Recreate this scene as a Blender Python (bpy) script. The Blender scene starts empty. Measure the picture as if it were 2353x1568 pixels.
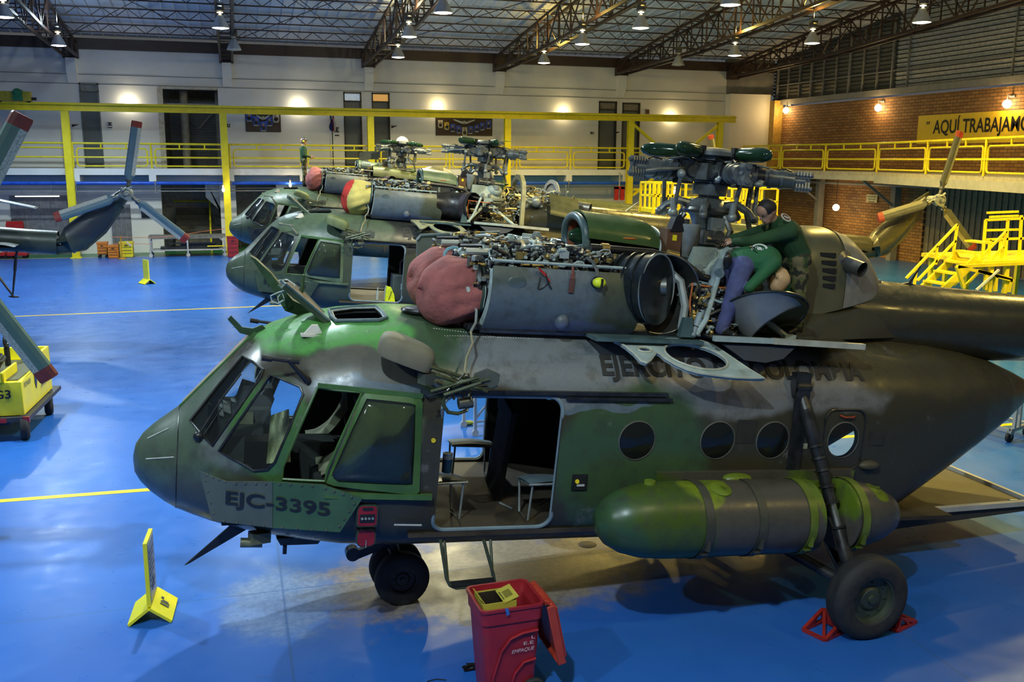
import bpy, math, random
import numpy as np
from mathutils import Vector, Matrix, Euler
random.seed(7)
sin, cos, pi = math.sin, math.cos, math.pi
S = bpy.context.scene
COL = S.collection

# ------------------------------------------------------------------ camera, world, exposure
CAMH, FPX = 4.711, 2166.4
PITCH, ROLL, YAW = .19086, .0057, .28656
_f = Vector((sin(YAW)*cos(PITCH), cos(YAW)*cos(PITCH), -sin(PITCH)))
_r0 = Vector((cos(YAW), -sin(YAW), 0)); _u0 = _r0.cross(_f)
_r = _r0*cos(ROLL) + _u0*sin(ROLL); _u = -_r0*sin(ROLL) + _u0*cos(ROLL)
cam = bpy.data.cameras.new('camera'); cam.sensor_width = 36; cam.lens = 36*FPX/2353
cam.clip_start = .1; cam.clip_end = 300
co = bpy.data.objects.new('camera', cam); COL.objects.link(co)
co.matrix_world = Matrix(((_r.x, _u.x, -_f.x, 0), (_r.y, _u.y, -_f.y, 0), (_r.z, _u.z, -_f.z, CAMH), (0, 0, 0, 1)))
S.camera = co
vs = S.view_settings
S.display_settings.display_device = 'sRGB'
vs.view_transform = 'Standard'; vs.look = 'None'; vs.gamma = 1; vs.use_curve_mapping = False
vs.exposure = 0.0
S.cycles.max_bounces = 7; S.cycles.diffuse_bounces = 3; S.cycles.glossy_bounces = 3
S.cycles.transparent_max_bounces = 10; S.cycles.transmission_bounces = 4
S.cycles.sample_clamp_indirect = 4; S.cycles.caustics_reflective = False; S.cycles.caustics_refractive = False
W = bpy.data.worlds.new('hangar_air'); S.world = W; W.use_nodes = True
W.node_tree.nodes['Background'].inputs[0].default_value = (.92, .95, 1.0, 1)
W.node_tree.nodes['Background'].inputs[1].default_value = .085

def ray(px, py):
    return _f + _r*((px-1176.5)/FPX) - _u*((py-784)/FPX)
def floor_at(px, py, z=0.):
    d = ray(px, py); t = (z-CAMH)/d.z
    return Vector((d.x*t, d.y*t, z))
def at_y(px, py, Y):
    d = ray(px, py); t = Y/d.y
    return Vector((d.x*t, Y, CAMH+d.z*t))
def at_x(px, py, X):
    d = ray(px, py); t = X/d.x
    return Vector((X, d.y*t, CAMH+d.z*t))

# ------------------------------------------------------------------ high bay lamps carry the light of the hall
def lamp_light(name, parent, loc, power, color, size=.2, angle=155):
    L = bpy.data.lights.new(name, 'SPOT'); L.energy = power; L.color = color
    L.shadow_soft_size = size; L.spot_size = math.radians(angle); L.spot_blend = .6
    o = bpy.data.objects.new(name, L); COL.objects.link(o); o.parent = parent; o.location = loc
    return o
COOL, NEUT, WARM = (.74, .92, 1.0), (1.0, .90, .52), (1.0, .72, .16)
LAMP_W = 2400.

# ------------------------------------------------------------------ materials
MATS = {}
def _nodes(name):
    m = bpy.data.materials.new(name); m.use_nodes = True
    nt = m.node_tree; b = nt.nodes['Principled BSDF']
    return m, nt, b
def lin(c):
    return tuple((x/12.92 if x <= .04045 else ((x+.055)/1.055)**2.4) for x in c)
def rgb(r, g, b):
    return lin((r/255, g/255, b/255))
def N(nt, typ, **kw):
    n = nt.nodes.new(typ)
    for k, v in kw.items(): setattr(n, k, v)
    return n
def mix_color(nt, fac, a, b, blend='MIX'):
    n = N(nt, 'ShaderNodeMix', data_type='RGBA', blend_type=blend)
    for s, v in ((n.inputs[0], fac), (n.inputs[6], a), (n.inputs[7], b)):
        if hasattr(v, 'is_linked'): nt.links.new(v, s)
        elif isinstance(v, (int, float)): s.default_value = v
        else: s.default_value = (*v, 1)
    return n.outputs[2]
def math_n(nt, op, a, b=None, c=None, clamp=False):
    n = N(nt, 'ShaderNodeMath', operation=op); n.use_clamp = clamp
    for i, v in enumerate((a, b, c)):
        if v is None: continue
        if hasattr(v, 'is_linked'): nt.links.new(v, n.inputs[i])
        else: n.inputs[i].default_value = v
    return n.outputs[0]
def noise(nt, scale, vec=None, detail=4, rough=.55):
    n = N(nt, 'ShaderNodeTexNoise'); n.inputs['Scale'].default_value = scale
    n.inputs['Detail'].default_value = detail; n.inputs['Roughness'].default_value = rough
    if vec is not None: nt.links.new(vec, n.inputs['Vector'])
    return n
def ramp(nt, fac, lo, hi):
    n = N(nt, 'ShaderNodeMapRange'); n.interpolation_type = 'SMOOTHSTEP'
    nt.links.new(fac, n.inputs[0]); n.inputs[1].default_value = lo; n.inputs[2].default_value = hi
    return n.outputs[0]
def objco(nt):
    return N(nt, 'ShaderNodeTexCoord').outputs['Object']
def mat(name, col, rough=.5, metal=0., var=.18, scale=6., bump=0., bscale=60., spec=.5, rvar=.1, emit=None, estr=0., dirt=None):
    if name in MATS: return MATS[name]
    m, nt, b = _nodes(name); MATS[name] = m
    v = objco(nt)
    nz = noise(nt, scale, v)
    d = tuple(max(0, c*(1-var)) for c in col); u = tuple(min(1, c*(1+var)) for c in col)
    c = mix_color(nt, ramp(nt, nz.outputs[0], .3, .7), d, u)
    if dirt:
        n2 = noise(nt, scale*.6, v, 6, .7)
        c = mix_color(nt, math_n(nt, 'MULTIPLY', ramp(nt, n2.outputs[0], .52, .75), dirt[1]), c, dirt[0])
    nt.links.new(c, b.inputs['Base Color'])
    b.inputs['Metallic'].default_value = metal
    b.inputs['Specular IOR Level'].default_value = spec
    r = N(nt, 'ShaderNodeMapRange'); nt.links.new(nz.outputs[0], r.inputs[0])
    r.inputs[1].default_value = .25; r.inputs[2].default_value = .75
    r.inputs[3].default_value = max(.03, rough-rvar); r.inputs[4].default_value = min(1, rough+rvar)
    nt.links.new(r.outputs[0], b.inputs['Roughness'])
    if bump:
        nb = noise(nt, bscale, v, 3)
        bp = N(nt, 'ShaderNodeBump'); bp.inputs['Strength'].default_value = bump; bp.inputs['Distance'].default_value = .02
        nt.links.new(nb.outputs[0], bp.inputs['Height']); nt.links.new(bp.outputs[0], b.inputs['Normal'])
    if emit:
        b.inputs['Emission Color'].default_value = (*emit, 1); b.inputs['Emission Strength'].default_value = estr
    return m
def glass(name, tint=(.75, .85, .82), alpha=.2, rough=.04):
    """thin pane: mostly clear, picks up reflections"""
    if name in MATS: return MATS[name]
    m = bpy.data.materials.new(name); m.use_nodes = True; MATS[name] = m
    nt = m.node_tree; nt.nodes.clear()
    out = N(nt, 'ShaderNodeOutputMaterial')
    tr = N(nt, 'ShaderNodeBsdfTransparent'); tr.inputs[0].default_value = (*tint, 1)
    gl = N(nt, 'ShaderNodeBsdfGlossy'); gl.inputs['Roughness'].default_value = rough; gl.inputs[0].default_value = (.9, .95, 1, 1)
    df = N(nt, 'ShaderNodeBsdfDiffuse'); df.inputs[0].default_value = (.35, .42, .40, 1)
    fr = N(nt, 'ShaderNodeFresnel'); fr.inputs[0].default_value = 1.5
    a = N(nt, 'ShaderNodeMixShader'); a.inputs[0].default_value = alpha
    nt.links.new(tr.outputs[0], a.inputs[1]); nt.links.new(df.outputs[0], a.inputs[2])
    b = N(nt, 'ShaderNodeMixShader'); nt.links.new(fr.outputs[0], b.inputs[0])
    nt.links.new(a.outputs[0], b.inputs[1]); nt.links.new(gl.outputs[0], b.inputs[2])
    nt.links.new(b.outputs[0], out.inputs[0])
    return m
def camo(name, base, blobs, rough=.42, wear=None, edge=.12, scale=1.6, panel=True):
    """painted camouflage: each patch is an ellipsoid in the airframe's own coordinates with a wobbly edge"""
    if name in MATS: return MATS[name]
    m, nt, b = _nodes(name); MATS[name] = m
    v = objco(nt)
    nz = noise(nt, scale, v, 2)
    off = N(nt, 'ShaderNodeVectorMath', operation='SCALE'); nt.links.new(nz.outputs['Color'], off.inputs[0]); off.inputs['Scale'].default_value = .45
    ad = N(nt, 'ShaderNodeVectorMath', operation='ADD'); nt.links.new(v, ad.inputs[0]); nt.links.new(off.outputs[0], ad.inputs[1])
    c = base
    for (p, r, colr) in blobs:
        sb = N(nt, 'ShaderNodeVectorMath', operation='SUBTRACT'); nt.links.new(ad.outputs[0], sb.inputs[0]); sb.inputs[1].default_value = tuple(x+.22 for x in p)
        dv = N(nt, 'ShaderNodeVectorMath', operation='DIVIDE'); nt.links.new(sb.outputs[0], dv.inputs[0]); dv.inputs[1].default_value = r
        ln = N(nt, 'ShaderNodeVectorMath', operation='LENGTH'); nt.links.new(dv.outputs[0], ln.inputs[0])
        c = mix_color(nt, ramp(nt, ln.outputs['Value'], 1+edge, 1-edge), c, colr)
    n2 = noise(nt, 5, v, 8, .7)
    c = mix_color(nt, math_n(nt, 'MULTIPLY', ramp(nt, n2.outputs[0], .42, .72), .60), c, (.030, .030, .026))
    if wear:
        n3 = noise(nt, 2.2, v, 8, .75)
        c = mix_color(nt, math_n(nt, 'MULTIPLY', ramp(nt, n3.outputs[0], .60, .68), .55), c, wear)
    nt.links.new(c, b.inputs['Base Color'])
    r = N(nt, 'ShaderNodeMapRange'); nt.links.new(n2.outputs[0], r.inputs[0]); r.inputs[1].default_value = .3; r.inputs[2].default_value = .7
    r.inputs[3].default_value = rough-.14; r.inputs[4].default_value = rough+.10
    nt.links.new(r.outputs[0], b.inputs['Roughness'])
    if panel:   # faint skin seams and rows of rivets
        sx = N(nt, 'ShaderNodeSeparateXYZ'); nt.links.new(v, sx.inputs[0])
        fx = math_n(nt, 'PINGPONG', sx.outputs[0], .31); gx = math_n(nt, 'LESS_THAN', fx, .006)
        fz = math_n(nt, 'PINGPONG', sx.outputs[2], .26); gz = math_n(nt, 'LESS_THAN', fz, .004)
        seam = math_n(nt, 'MAXIMUM', gx, gz)
        rx = math_n(nt, 'PINGPONG', sx.outputs[0], .02); rz = math_n(nt, 'PINGPONG', sx.outputs[2], .02)
        near = math_n(nt, 'MAXIMUM', math_n(nt, 'LESS_THAN', math_n(nt, 'ABSOLUTE', math_n(nt, 'SUBTRACT', fx, .025)), .006),
                      math_n(nt, 'LESS_THAN', math_n(nt, 'ABSOLUTE', math_n(nt, 'SUBTRACT', fz, .025)), .006))
        dot = math_n(nt, 'MULTIPLY', near, math_n(nt, 'LESS_THAN', math_n(nt, 'MAXIMUM', rx, rz), .011))
        n4 = noise(nt, 1.3, v, 3)
        h = math_n(nt, 'ADD', math_n(nt, 'MULTIPLY', seam, -.6), math_n(nt, 'MULTIPLY', dot, .4))
        h = math_n(nt, 'ADD', h, math_n(nt, 'MULTIPLY', n4.outputs[0], 1.6))
        bp = N(nt, 'ShaderNodeBump'); bp.inputs['Strength'].default_value = .35; bp.inputs['Distance'].default_value = .012
        nt.links.new(h, bp.inputs['Height']); nt.links.new(bp.outputs[0], b.inputs['Normal'])
    return m

# ------------------------------------------------------------------ mesh builder
def rot_to(d):
    d = Vector(d).normalized()
    return d.to_track_quat('Z', 'Y').to_matrix()
class MB:
    def __init__(s): s.v = []; s.f = []; s.m = []; s.cur = 0; s.sm = []
    def add(s, vs, fs, smooth=True):
        o = len(s.v); s.v += [tuple(p) for p in vs]
        s.f += [tuple(i+o for i in q) for q in fs]; s.m += [s.cur]*len(fs); s.sm += [smooth]*len(fs)
        return s
    def slot(s, i): s.cur = i; return s
    def box(s, c, d, R=None, taper=1.):
        x, y, z = d[0]/2, d[1]/2, d[2]/2; t = taper
        P = [(-x, -y, -z), (x, -y, -z), (x, y, -z), (-x, y, -z), (-x*t, -y*t, z), (x*t, -y*t, z), (x*t, y*t, z), (-x*t, y*t, z)]
        if R is not None:
            if isinstance(R, (int, float)): R = Matrix.Rotation(R, 3, 'Z')
            P = [R @ Vector(p) for p in P]
        P = [(p[0]+c[0], p[1]+c[1], p[2]+c[2]) for p in P]
        return s.add(P, [(3, 2, 1, 0), (4, 5, 6, 7), (0, 1, 5, 4), (1, 2, 6, 5), (2, 3, 7, 6), (3, 0, 4, 7)], False)
    def bbox(s, a, b): # box from two corners
        return s.box([(a[i]+b[i])/2 for i in range(3)], [abs(b[i]-a[i]) for i in range(3)])
    def bar(s, p, q, w, h=None, up=(0, 0, 1)):
        """rectangular bar from p to q"""
        p, q = Vector(p), Vector(q); d = (q-p); L = d.length
        if L < 1e-6: return s
        d.normalize(); u = Vector(up)
        if abs(u.dot(d)) > .98: u = Vector((1, 0, 0)) if abs(d.x) < .9 else Vector((0, 1, 0))
        y = u.cross(d).normalized(); z = d.cross(y)
        R = Matrix((d, y, z)).transposed()
        return s.box((p+q)/2, (L, w, h or w), R)
    def cyl(s, p, q, r, r2=None, n=16, cap=True):
        p, q = Vector(p), Vector(q); r2 = r if r2 is None else r2
        R = rot_to(q-p); V = []
        for (c, rr) in ((p, r), (q, r2)):
            for i in range(n):
                a = 2*pi*i/n; V.append(c + R @ Vector((rr*cos(a), rr*sin(a), 0)))
        s.add(V, [(i, (i+1) % n, n+(i+1) % n, n+i) for i in range(n)], True)
        if cap:
            o = len(s.v)-2*n
            s.f += [tuple(o+i for i in reversed(range(n))), tuple(o+n+i for i in range(n))]; s.m += [s.cur]*2; s.sm += [False]*2
        return s
    def tube(s, pts, r, n=8, closed=False, cap=True, flat=None):
        pts = [Vector(p) for p in pts]; k = len(pts); V = []; F = []
        rr = r if hasattr(r, '__len__') else [r]*k
        prev = None
        for i, p in enumerate(pts):
            if closed: d = pts[(i+1) % k]-pts[i-1]
            else: d = pts[min(i+1, k-1)]-pts[max(i-1, 0)]
            if d.length < 1e-9: d = Vector((0, 0, 1))
            d.normalize()
            if prev is None:
                a = Vector((0, 0, 1)) if abs(d.z) < .9 else Vector((1, 0, 0))
                x = a.cross(d).normalized()
            else: x = (prev - d*prev.dot(d)).normalized()
            prev = x; y = d.cross(x)
            for j in range(n):
                t = 2*pi*j/n; V.append(p + (x*cos(t)+y*sin(t)*(flat or 1))*rr[i])
        for i in range(k if closed else k-1):
            a = i*n; b = ((i+1) % k)*n
            F += [(a+j, a+(j+1) % n, b+(j+1) % n, b+j) for j in range(n)]
        s.add(V, F, True)
        if cap and not closed:
            o = len(s.v)-k*n
            s.f += [tuple(o+j for j in reversed(range(n))), tuple(o+(k-1)*n+j for j in range(n))]; s.m += [s.cur]*2; s.sm += [False]*2
        return s
    def sph(s, c, r, n=12, m=8, R=None):
        r = r if hasattr(r, '__len__') else (r, r, r); V = []; F = []
        for i in range(m+1):
            th = pi*i/m
            for j in range(n):
                a = 2*pi*j/n; p = Vector((r[0]*sin(th)*cos(a), r[1]*sin(th)*sin(a), r[2]*cos(th)))
                if R is not None: p = R @ p
                V.append((p.x+c[0], p.y+c[1], p.z+c[2]))
        for i in range(m):
            for j in range(n): F.append((i*n+j, (i+1)*n+j, (i+1)*n+(j+1) % n, i*n+(j+1) % n))
        return s.add(V, F)
    def lathe(s, prof, c=(0, 0, 0), axis=(0, 0, 1), n=24, a0=0, a1=2*pi, sy=1.):
        """prof: (radius, height) pairs turned about axis through c"""
        R = rot_to(axis); full = abs(a1-a0-2*pi) < 1e-6; k = n if full else n+1; V = []; F = []
        c = Vector(c)
        for (r, h) in prof:
            for j in range(k):
                a = a0+(a1-a0)*j/n; V.append(c + R @ Vector((r*cos(a), r*sin(a)*sy, h)))
        for i in range(len(prof)-1):
            for j in range(n):
                j2 = (j+1) % k
                F.append((i*k+j, i*k+j2, (i+1)*k+j2, (i+1)*k+j))
        return s.add(V, F)
    def grid(s, fn, nu, nv, closed_u=False, smooth=True):
        V = [fn(i/nu, j/nv) for j in range(nv+1) for i in range(nu+1)]
        k = nu+1
        return s.add(V, [(j*k+i, j*k+i+1, (j+1)*k+i+1, (j+1)*k+i) for j in range(nv) for i in range(nu)], smooth)
    def prism(s, poly, d0, d1, M=None, smooth=False):
        """2D polygon (x,y) extruded from height d0 to d1; M maps to place"""
        n = len(poly); P = [Vector((p[0], p[1], d0)) for p in poly]+[Vector((p[0], p[1], d1)) for p in poly]
        if M is not None: P = [M @ p for p in P]
        s.add(P, [(i, (i+1) % n, n+(i+1) % n, n+i) for i in range(n)], smooth)
        o = len(s.v)-2*n
        s.f += [tuple(o+i for i in reversed(range(n))), tuple(o+n+i for i in range(n))]; s.m += [s.cur]*2; s.sm += [False]*2
        return s
    def mesh(s, name, mats):
        me = bpy.data.meshes.new(name); me.from_pydata(s.v, [], s.f)
        for m in (mats if isinstance(mats, (list, tuple)) else [mats]): me.materials.append(m)
        me.polygons.foreach_set('material_index', s.m); me.polygons.foreach_set('use_smooth', s.sm)
        me.update(); me.validate()
        import bmesh
        bm = bmesh.new(); bm.from_mesh(me); bmesh.ops.recalc_face_normals(bm, faces=bm.faces); bm.to_mesh(me); bm.free()
        return me
    def build(s, name, mats, parent=None, loc=None, rot=None, bevel=0., sharp=35):
        me = s.mesh(name, mats)
        o = bpy.data.objects.new(name, me); COL.objects.link(o)
        if parent is not None: o.parent = parent
        if loc is not None: o.location = loc
        if rot is not None: o.rotation_euler = rot
        if sharp: me.set_sharp_from_angle(angle=math.radians(sharp))
        if bevel:
            b = o.modifiers.new('bevel', 'BEVEL'); b.width = bevel; b.segments = 2; b.limit_method = 'ANGLE'; b.angle_limit = .6
        return o
def tag(o, label=None, cat=None, group=None, kind=None):
    if label: o['label'] = label
    if cat: o['category'] = cat
    if group: o['group'] = group
    if kind: o['kind'] = kind
    return o
def thing(name, label, cat, loc=(0, 0, 0), rot=(0, 0, 0), group=None):
    o = bpy.data.objects.new(name, None); COL.objects.link(o); o.empty_display_size = .3
    o.location = loc; o.rotation_euler = rot
    return tag(o, label, cat, group)
def struct(o): o['kind'] = 'structure'; return o
def copy_tree(o, parent=None):
    c = o.copy(); COL.objects.link(c)
    if parent is not None: c.parent = parent; c.matrix_parent_inverse = o.matrix_parent_inverse.copy()
    for ch in list(o.children): copy_tree(ch, c)
    return c
def bool_cut(o, cutter):
    """subtract cutter from o and keep the result as o's mesh"""
    m = o.modifiers.new('cut', 'BOOLEAN'); m.operation = 'DIFFERENCE'; m.solver = 'EXACT'; m.object = cutter
    bpy.context.view_layer.update()
    dg = bpy.context.evaluated_depsgraph_get()
    me = bpy.data.meshes.new_from_object(o.evaluated_get(dg))
    o.modifiers.clear(); old = o.data; o.data = me; bpy.data.meshes.remove(old)
    bpy.data.objects.remove(cutter)
    return o
def text_mesh(txt, size, sx=1., offset=0.):
    cu = bpy.data.curves.new('lettering', 'FONT'); cu.body = txt; cu.size = size; cu.offset = offset; cu.align_x = 'LEFT'
    o = bpy.data.objects.new('lettering', cu); COL.objects.link(o)
    bpy.context.view_layer.update(); dg = bpy.context.evaluated_depsgraph_get()
    me = bpy.data.meshes.new_from_object(o.evaluated_get(dg)); bpy.data.objects.remove(o); bpy.data.curves.remove(cu)
    xs = [v.co.x for v in me.vertices]; ys = [v.co.y for v in me.vertices]
    for v in me.vertices: v.co.x = (v.co.x-min(xs))*sx; v.co.y -= min(ys)
    return me, (max(xs)-min(xs))*sx, max(ys)-min(ys)
def text_obj(txt, w, h, m, parent=None, fn=None, name='lettering', bold=0.):
    """lettering w wide and h tall; fn maps (u,v) to a point on the surface"""
    import bmesh
    me, tw, th = text_mesh(txt, 1., 1., bold)
    for v in me.vertices: v.co.x *= w/tw; v.co.y *= h/th
    bm = bmesh.new(); bm.from_mesh(me); bmesh.ops.remove_doubles(bm, verts=bm.verts, dist=1e-5)
    for k in range(1, 14):
        g = bm.verts[:]+bm.edges[:]+bm.faces[:]
        bmesh.ops.bisect_plane(bm, geom=g, plane_co=(0, h*k/14, 0), plane_no=(0, 1, 0), dist=1e-6)
    for v in bm.verts: v.co = Vector(fn(v.co.x, v.co.y))
    bm.to_mesh(me); bm.free(); me.materials.clear(); me.materials.append(m); me.name = name
    o = bpy.data.objects.new(name, me); COL.objects.link(o)
    if parent is not None: o.parent = parent
    return o
# fuselage: x aft from the nose gear, y to starboard, z up; each row x, half width, bottom, top, waist, n upper, n lower
FUS = np.array([
 (-2.72, .02, 1.57, 1.63, 1.60, 2.0, 2.0), (-2.70, .15, 1.46, 1.74, 1.60, 2.0, 2.0), (-2.64, .26, 1.37, 1.84, 1.60, 2.0, 2.0), (-2.55, .37, 1.28, 1.93, 1.60, 2.0, 2.0),
 (-2.42, .50, 1.19, 2.03, 1.61, 2.0, 2.1), (-2.30, .61, 1.13, 2.12, 1.63, 2.0, 2.2), (-2.15, .73, 1.08, 2.29, 1.68, 2.0, 2.3), (-2.0, .83, 1.04, 2.46, 1.74, 2.05, 2.5),
 (-1.8, .94, 1.0, 2.69, 1.82, 2.1, 2.7), (-1.61, 1.02, .97, 2.88, 1.90, 2.15, 2.9), (-1.45, 1.07, .95, 2.97, 1.95, 2.2, 3.1), (-1.15, 1.14, .92, 3.08, 2.02, 2.3, 3.4),
 (-.8, 1.20, .89, 3.15, 2.07, 2.4, 3.7), (-.3, 1.24, .88, 3.20, 2.1, 2.5, 4.0), (.3, 1.25, .88, 3.20, 2.1, 2.6, 4.0), (4.6, 1.25, .88, 3.18, 2.1, 2.6, 4.0),
 (5.2, 1.22, 1.0, 3.17, 2.12, 2.5, 5.0), (5.6, 1.18, 1.22, 3.155, 2.16, 2.4, 6.0), (6.2, 1.07, 1.55, 3.11, 2.28, 2.3, 6.0), (6.8, .92, 1.87, 3.02, 2.38, 2.2, 6.0),
 (7.4, .70, 2.15, 2.89, 2.44, 2.1, 6.0), (7.9, .45, 2.34, 2.73, 2.47, 2.0, 4.0), (8.3, .20, 2.43, 2.58, 2.49, 2.0, 2.0), (8.5, .02, 2.47, 2.50, 2.485, 2.0, 2.0)])
def fus(x):
    return [np.interp(x, FUS[:, 0], FUS[:, i]) for i in range(1, 7)]
def fus_in(x, y, z):
    hw, zb, zt, zw, nt, nb = fus(x)
    if x < -2.72 or x > 8.5: return 1.
    return abs(y/hw)**(nt if z > zw else nb)+((z-zw)/(zt-zw) if z > zw else (zw-z)/(zw-zb))**(nt if z > zw else nb)-1 if (zb-.001 < z < zt+.001 or True) else 1.
def fus_y(x, z):
    """half width of the skin at height z"""
    hw, zb, zt, zw, nt, nb = fus(x)
    n = nt if z > zw else nb
    q = (z-zw)/(zt-zw) if z > zw else (zw-z)/(zw-zb)
    return hw*max(0., 1-min(1., abs(q))**n)**(1/n)
# ================================================================== the hall
YB, YS, YG = 50.5, 48.75, 48.4          # back wall, edge of the gallery, line of the crane columns
XR = 30.8                                # brick side wall
def floor_material():
    m, nt, b = _nodes('blue_epoxy_floor')
    g = N(nt, 'ShaderNodeTexCoord').outputs['Object']
    sx = N(nt, 'ShaderNodeSeparateXYZ'); nt.links.new(g, sx.inputs[0]); x, y = sx.outputs[0], sx.outputs[1]
    n1 = noise(nt, .35, g, 5, .6); n2 = noise(nt, 2.5, g, 6, .65); n3 = noise(nt, 14, g, 5, .7)
    c = mix_color(nt, ramp(nt, n1.outputs[0], .3, .7), (.016, .105, .42), (.026, .140, .52))
    c = mix_color(nt, math_n(nt, 'MULTIPLY', ramp(nt, n2.outputs[0], .5, .85), .14), c, (.06, .19, .52))
    # scrapes and pale scuffs
    st = N(nt, 'ShaderNodeMapping'); nt.links.new(g, st.inputs[0]); st.inputs['Scale'].default_value = (.5, 3.0, 1); st.inputs['Rotation'].default_value = (0, 0, .2)
    n4 = noise(nt, 2.2, st.outputs[0], 8, .72)
    c = mix_color(nt, math_n(nt, 'MULTIPLY', ramp(nt, n4.outputs[0], .56, .82), .16), c, (.20, .34, .60))
    # bare worn concrete where machines stand, plus a glare painted into the floor
    def worn(cx, cy, rx, ry, col, amt, c, rot=0.):
        mp = N(nt, 'ShaderNodeMapping'); nt.links.new(g, mp.inputs[0])
        mp.vector_type = 'TEXTURE'; mp.inputs['Location'].default_value = (cx, cy, 0); mp.inputs['Scale'].default_value = (rx, ry, 1); mp.inputs['Rotation'].default_value = (0, 0, rot)
        ln = N(nt, 'ShaderNodeVectorMath', operation='LENGTH'); nt.links.new(mp.outputs[0], ln.inputs[0])
        d = math_n(nt, 'ADD', ln.outputs['Value'], math_n(nt, 'MULTIPLY', math_n(nt, 'SUBTRACT', n2.outputs[0], .5), 1.3))
        f = math_n(nt, 'MULTIPLY', ramp(nt, d, 1.22, .66), amt)
        return mix_color(nt, f, c, mix_color(nt, ramp(nt, n3.outputs[0], .35, .65), col, tuple(q*.62 for q in col)))
    c = worn(2.75, 9.9, 2.1, 1.15, (.34, .27, .17), .92, c, .03)
    c = worn(.3, 9.75, .62, .85, (.24, .33, .47), .6, c)  # pale light glare put into the floor colour
    # sawn joints
    def joint(v, step, off, w):
        q = math_n(nt, 'PINGPONG', math_n(nt, 'ADD', v, off), step/2)
        return math_n(nt, 'LESS_THAN', q, w)
    j = math_n(nt, 'MAXIMUM', joint(x, 6., -.33, .014), joint(y, 5., -10.05, .012))
    c = mix_color(nt, math_n(nt, 'MULTIPLY', j, .7), c, (.025, .10, .30))
    # green strip along the back wall
    c = mix_color(nt, math_n(nt, 'GREATER_THAN', y, 48.75), c, (.02, .16, .05))
    nt.links.new(c, b.inputs['Base Color'])
    r = N(nt, 'ShaderNodeMapRange'); nt.links.new(n2.outputs[0], r.inputs[0]); r.inputs[1].default_value = .3; r.inputs[2].default_value = .7
    r.inputs[3].default_value = .25; r.inputs[4].default_value = .40
    nt.links.new(r.outputs[0], b.inputs['Roughness'])
    b.inputs['Specular IOR Level'].default_value = .45
    bp = N(nt, 'ShaderNodeBump'); bp.inputs['Strength'].default_value = .02; bp.inputs['Distance'].default_value = .02
    nt.links.new(n2.outputs[0], bp.inputs['Height']); nt.links.new(bp.outputs[0], b.inputs['Normal'])
    return m
def brick_material():
    m, nt, b = _nodes('brick')
    g = objco(nt); sx = N(nt, 'ShaderNodeSeparateXYZ'); nt.links.new(g, sx.inputs[0])
    cb = N(nt, 'ShaderNodeCombineXYZ'); nt.links.new(sx.outputs[1], cb.inputs[0]); nt.links.new(sx.outputs[2], cb.inputs[1])
    br = N(nt, 'ShaderNodeTexBrick'); nt.links.new(cb.outputs[0], br.inputs['Vector'])
    br.inputs['Scale'].default_value = 1; br.inputs['Brick Width'].default_value = .42; br.inputs['Row Height'].default_value = .145
    br.inputs['Mortar Size'].default_value = .014; br.inputs['Color1'].default_value = (.36, .19, .065, 1); br.inputs['Color2'].default_value = (.24, .115, .04, 1)
    br.inputs['Mortar'].default_value = (.06, .045, .03, 1)
    n = noise(nt, .5, g, 5)
    nt.links.new(mix_color(nt, math_n(nt, 'MULTIPLY', ramp(nt, n.outputs[0], .5, .75), .4), br.outputs[0], (.32, .18, .09)), b.inputs['Base Color'])
    b.inputs['Roughness'].default_value = .85
    bp = N(nt, 'ShaderNodeBump'); bp.inputs['Strength'].default_value = .5; bp.invert = True
    nt.links.new(br.outputs['Fac'], bp.inputs['Height']); nt.links.new(bp.outputs[0], b.inputs['Normal'])
    return m
WHITE = mat('white_wall_paint', (.70, .69, .64), .6, var=.05, scale=.6, dirt=((.45, .43, .38), .3))
WHITE2 = mat('white_slab_paint', (.72, .72, .68), .6, var=.06, scale=1, dirt=((.35, .33, .28), .5))
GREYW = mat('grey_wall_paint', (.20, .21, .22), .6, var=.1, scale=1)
DARK = mat('dark_void', (.012, .012, .012), .9, var=.1)
STEELB = mat('rust_brown_steel', (.040, .020, .014), .5, var=.25, scale=3)
YEL = mat('yellow_paint', (.80, .66, .015), .38, var=.08, scale=3, dirt=((.35, .25, .02), .35))
YELN = mat('yellow_floor_paint', (.74, .52, .01), .4, var=.1, scale=8, dirt=((.35, .3, .12), .4))
ROOFM = mat('roof_sheet', (.60, .61, .62), .5, var=.12, scale=.8, dirt=((.40, .40, .38), .5))
GREYM = mat('grey_steel', (.22, .22, .21), .45, var=.12, scale=3)
LGREY = mat('light_grey_steel', (.42, .42, .40), .45, var=.1, scale=3)
DOORM = mat('grey_door_paint', (.10, .115, .115), .35, var=.06, scale=2)
BLKM = mat('black_paint', (.012, .012, .013), .35, var=.2)
ALU = mat('bare_aluminium', (.55, .56, .55), .32, 1., var=.1, scale=8)
REDP = mat('red_paint', (.42, .018, .016), .4, var=.12, scale=5, dirt=((.12, .02, .02), .4))
BLUEP = mat('blue_pipe_paint', (.015, .09, .55), .35)
RUB = mat('tyre_rubber', (.018, .018, .019), .75, var=.25, scale=14, bump=.15, bscale=90)

MB().bbox((-34, -6, -.3), (XR, YB+4, 0)).build('floor', floor_material())['kind'] = 'structure'
def line(n, p, q, w=.13):
    struct(MB().bar((*p, .0015), (*q, .0015), w, .003).build('trim_%d' % n, YELN))
line(1, (-14, 14.3), (14, 13.35)); line(2, (-20, 30.5), (16, 31.5)); line(3, (-30, 48.55), (26, 48.7), .1)

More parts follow.
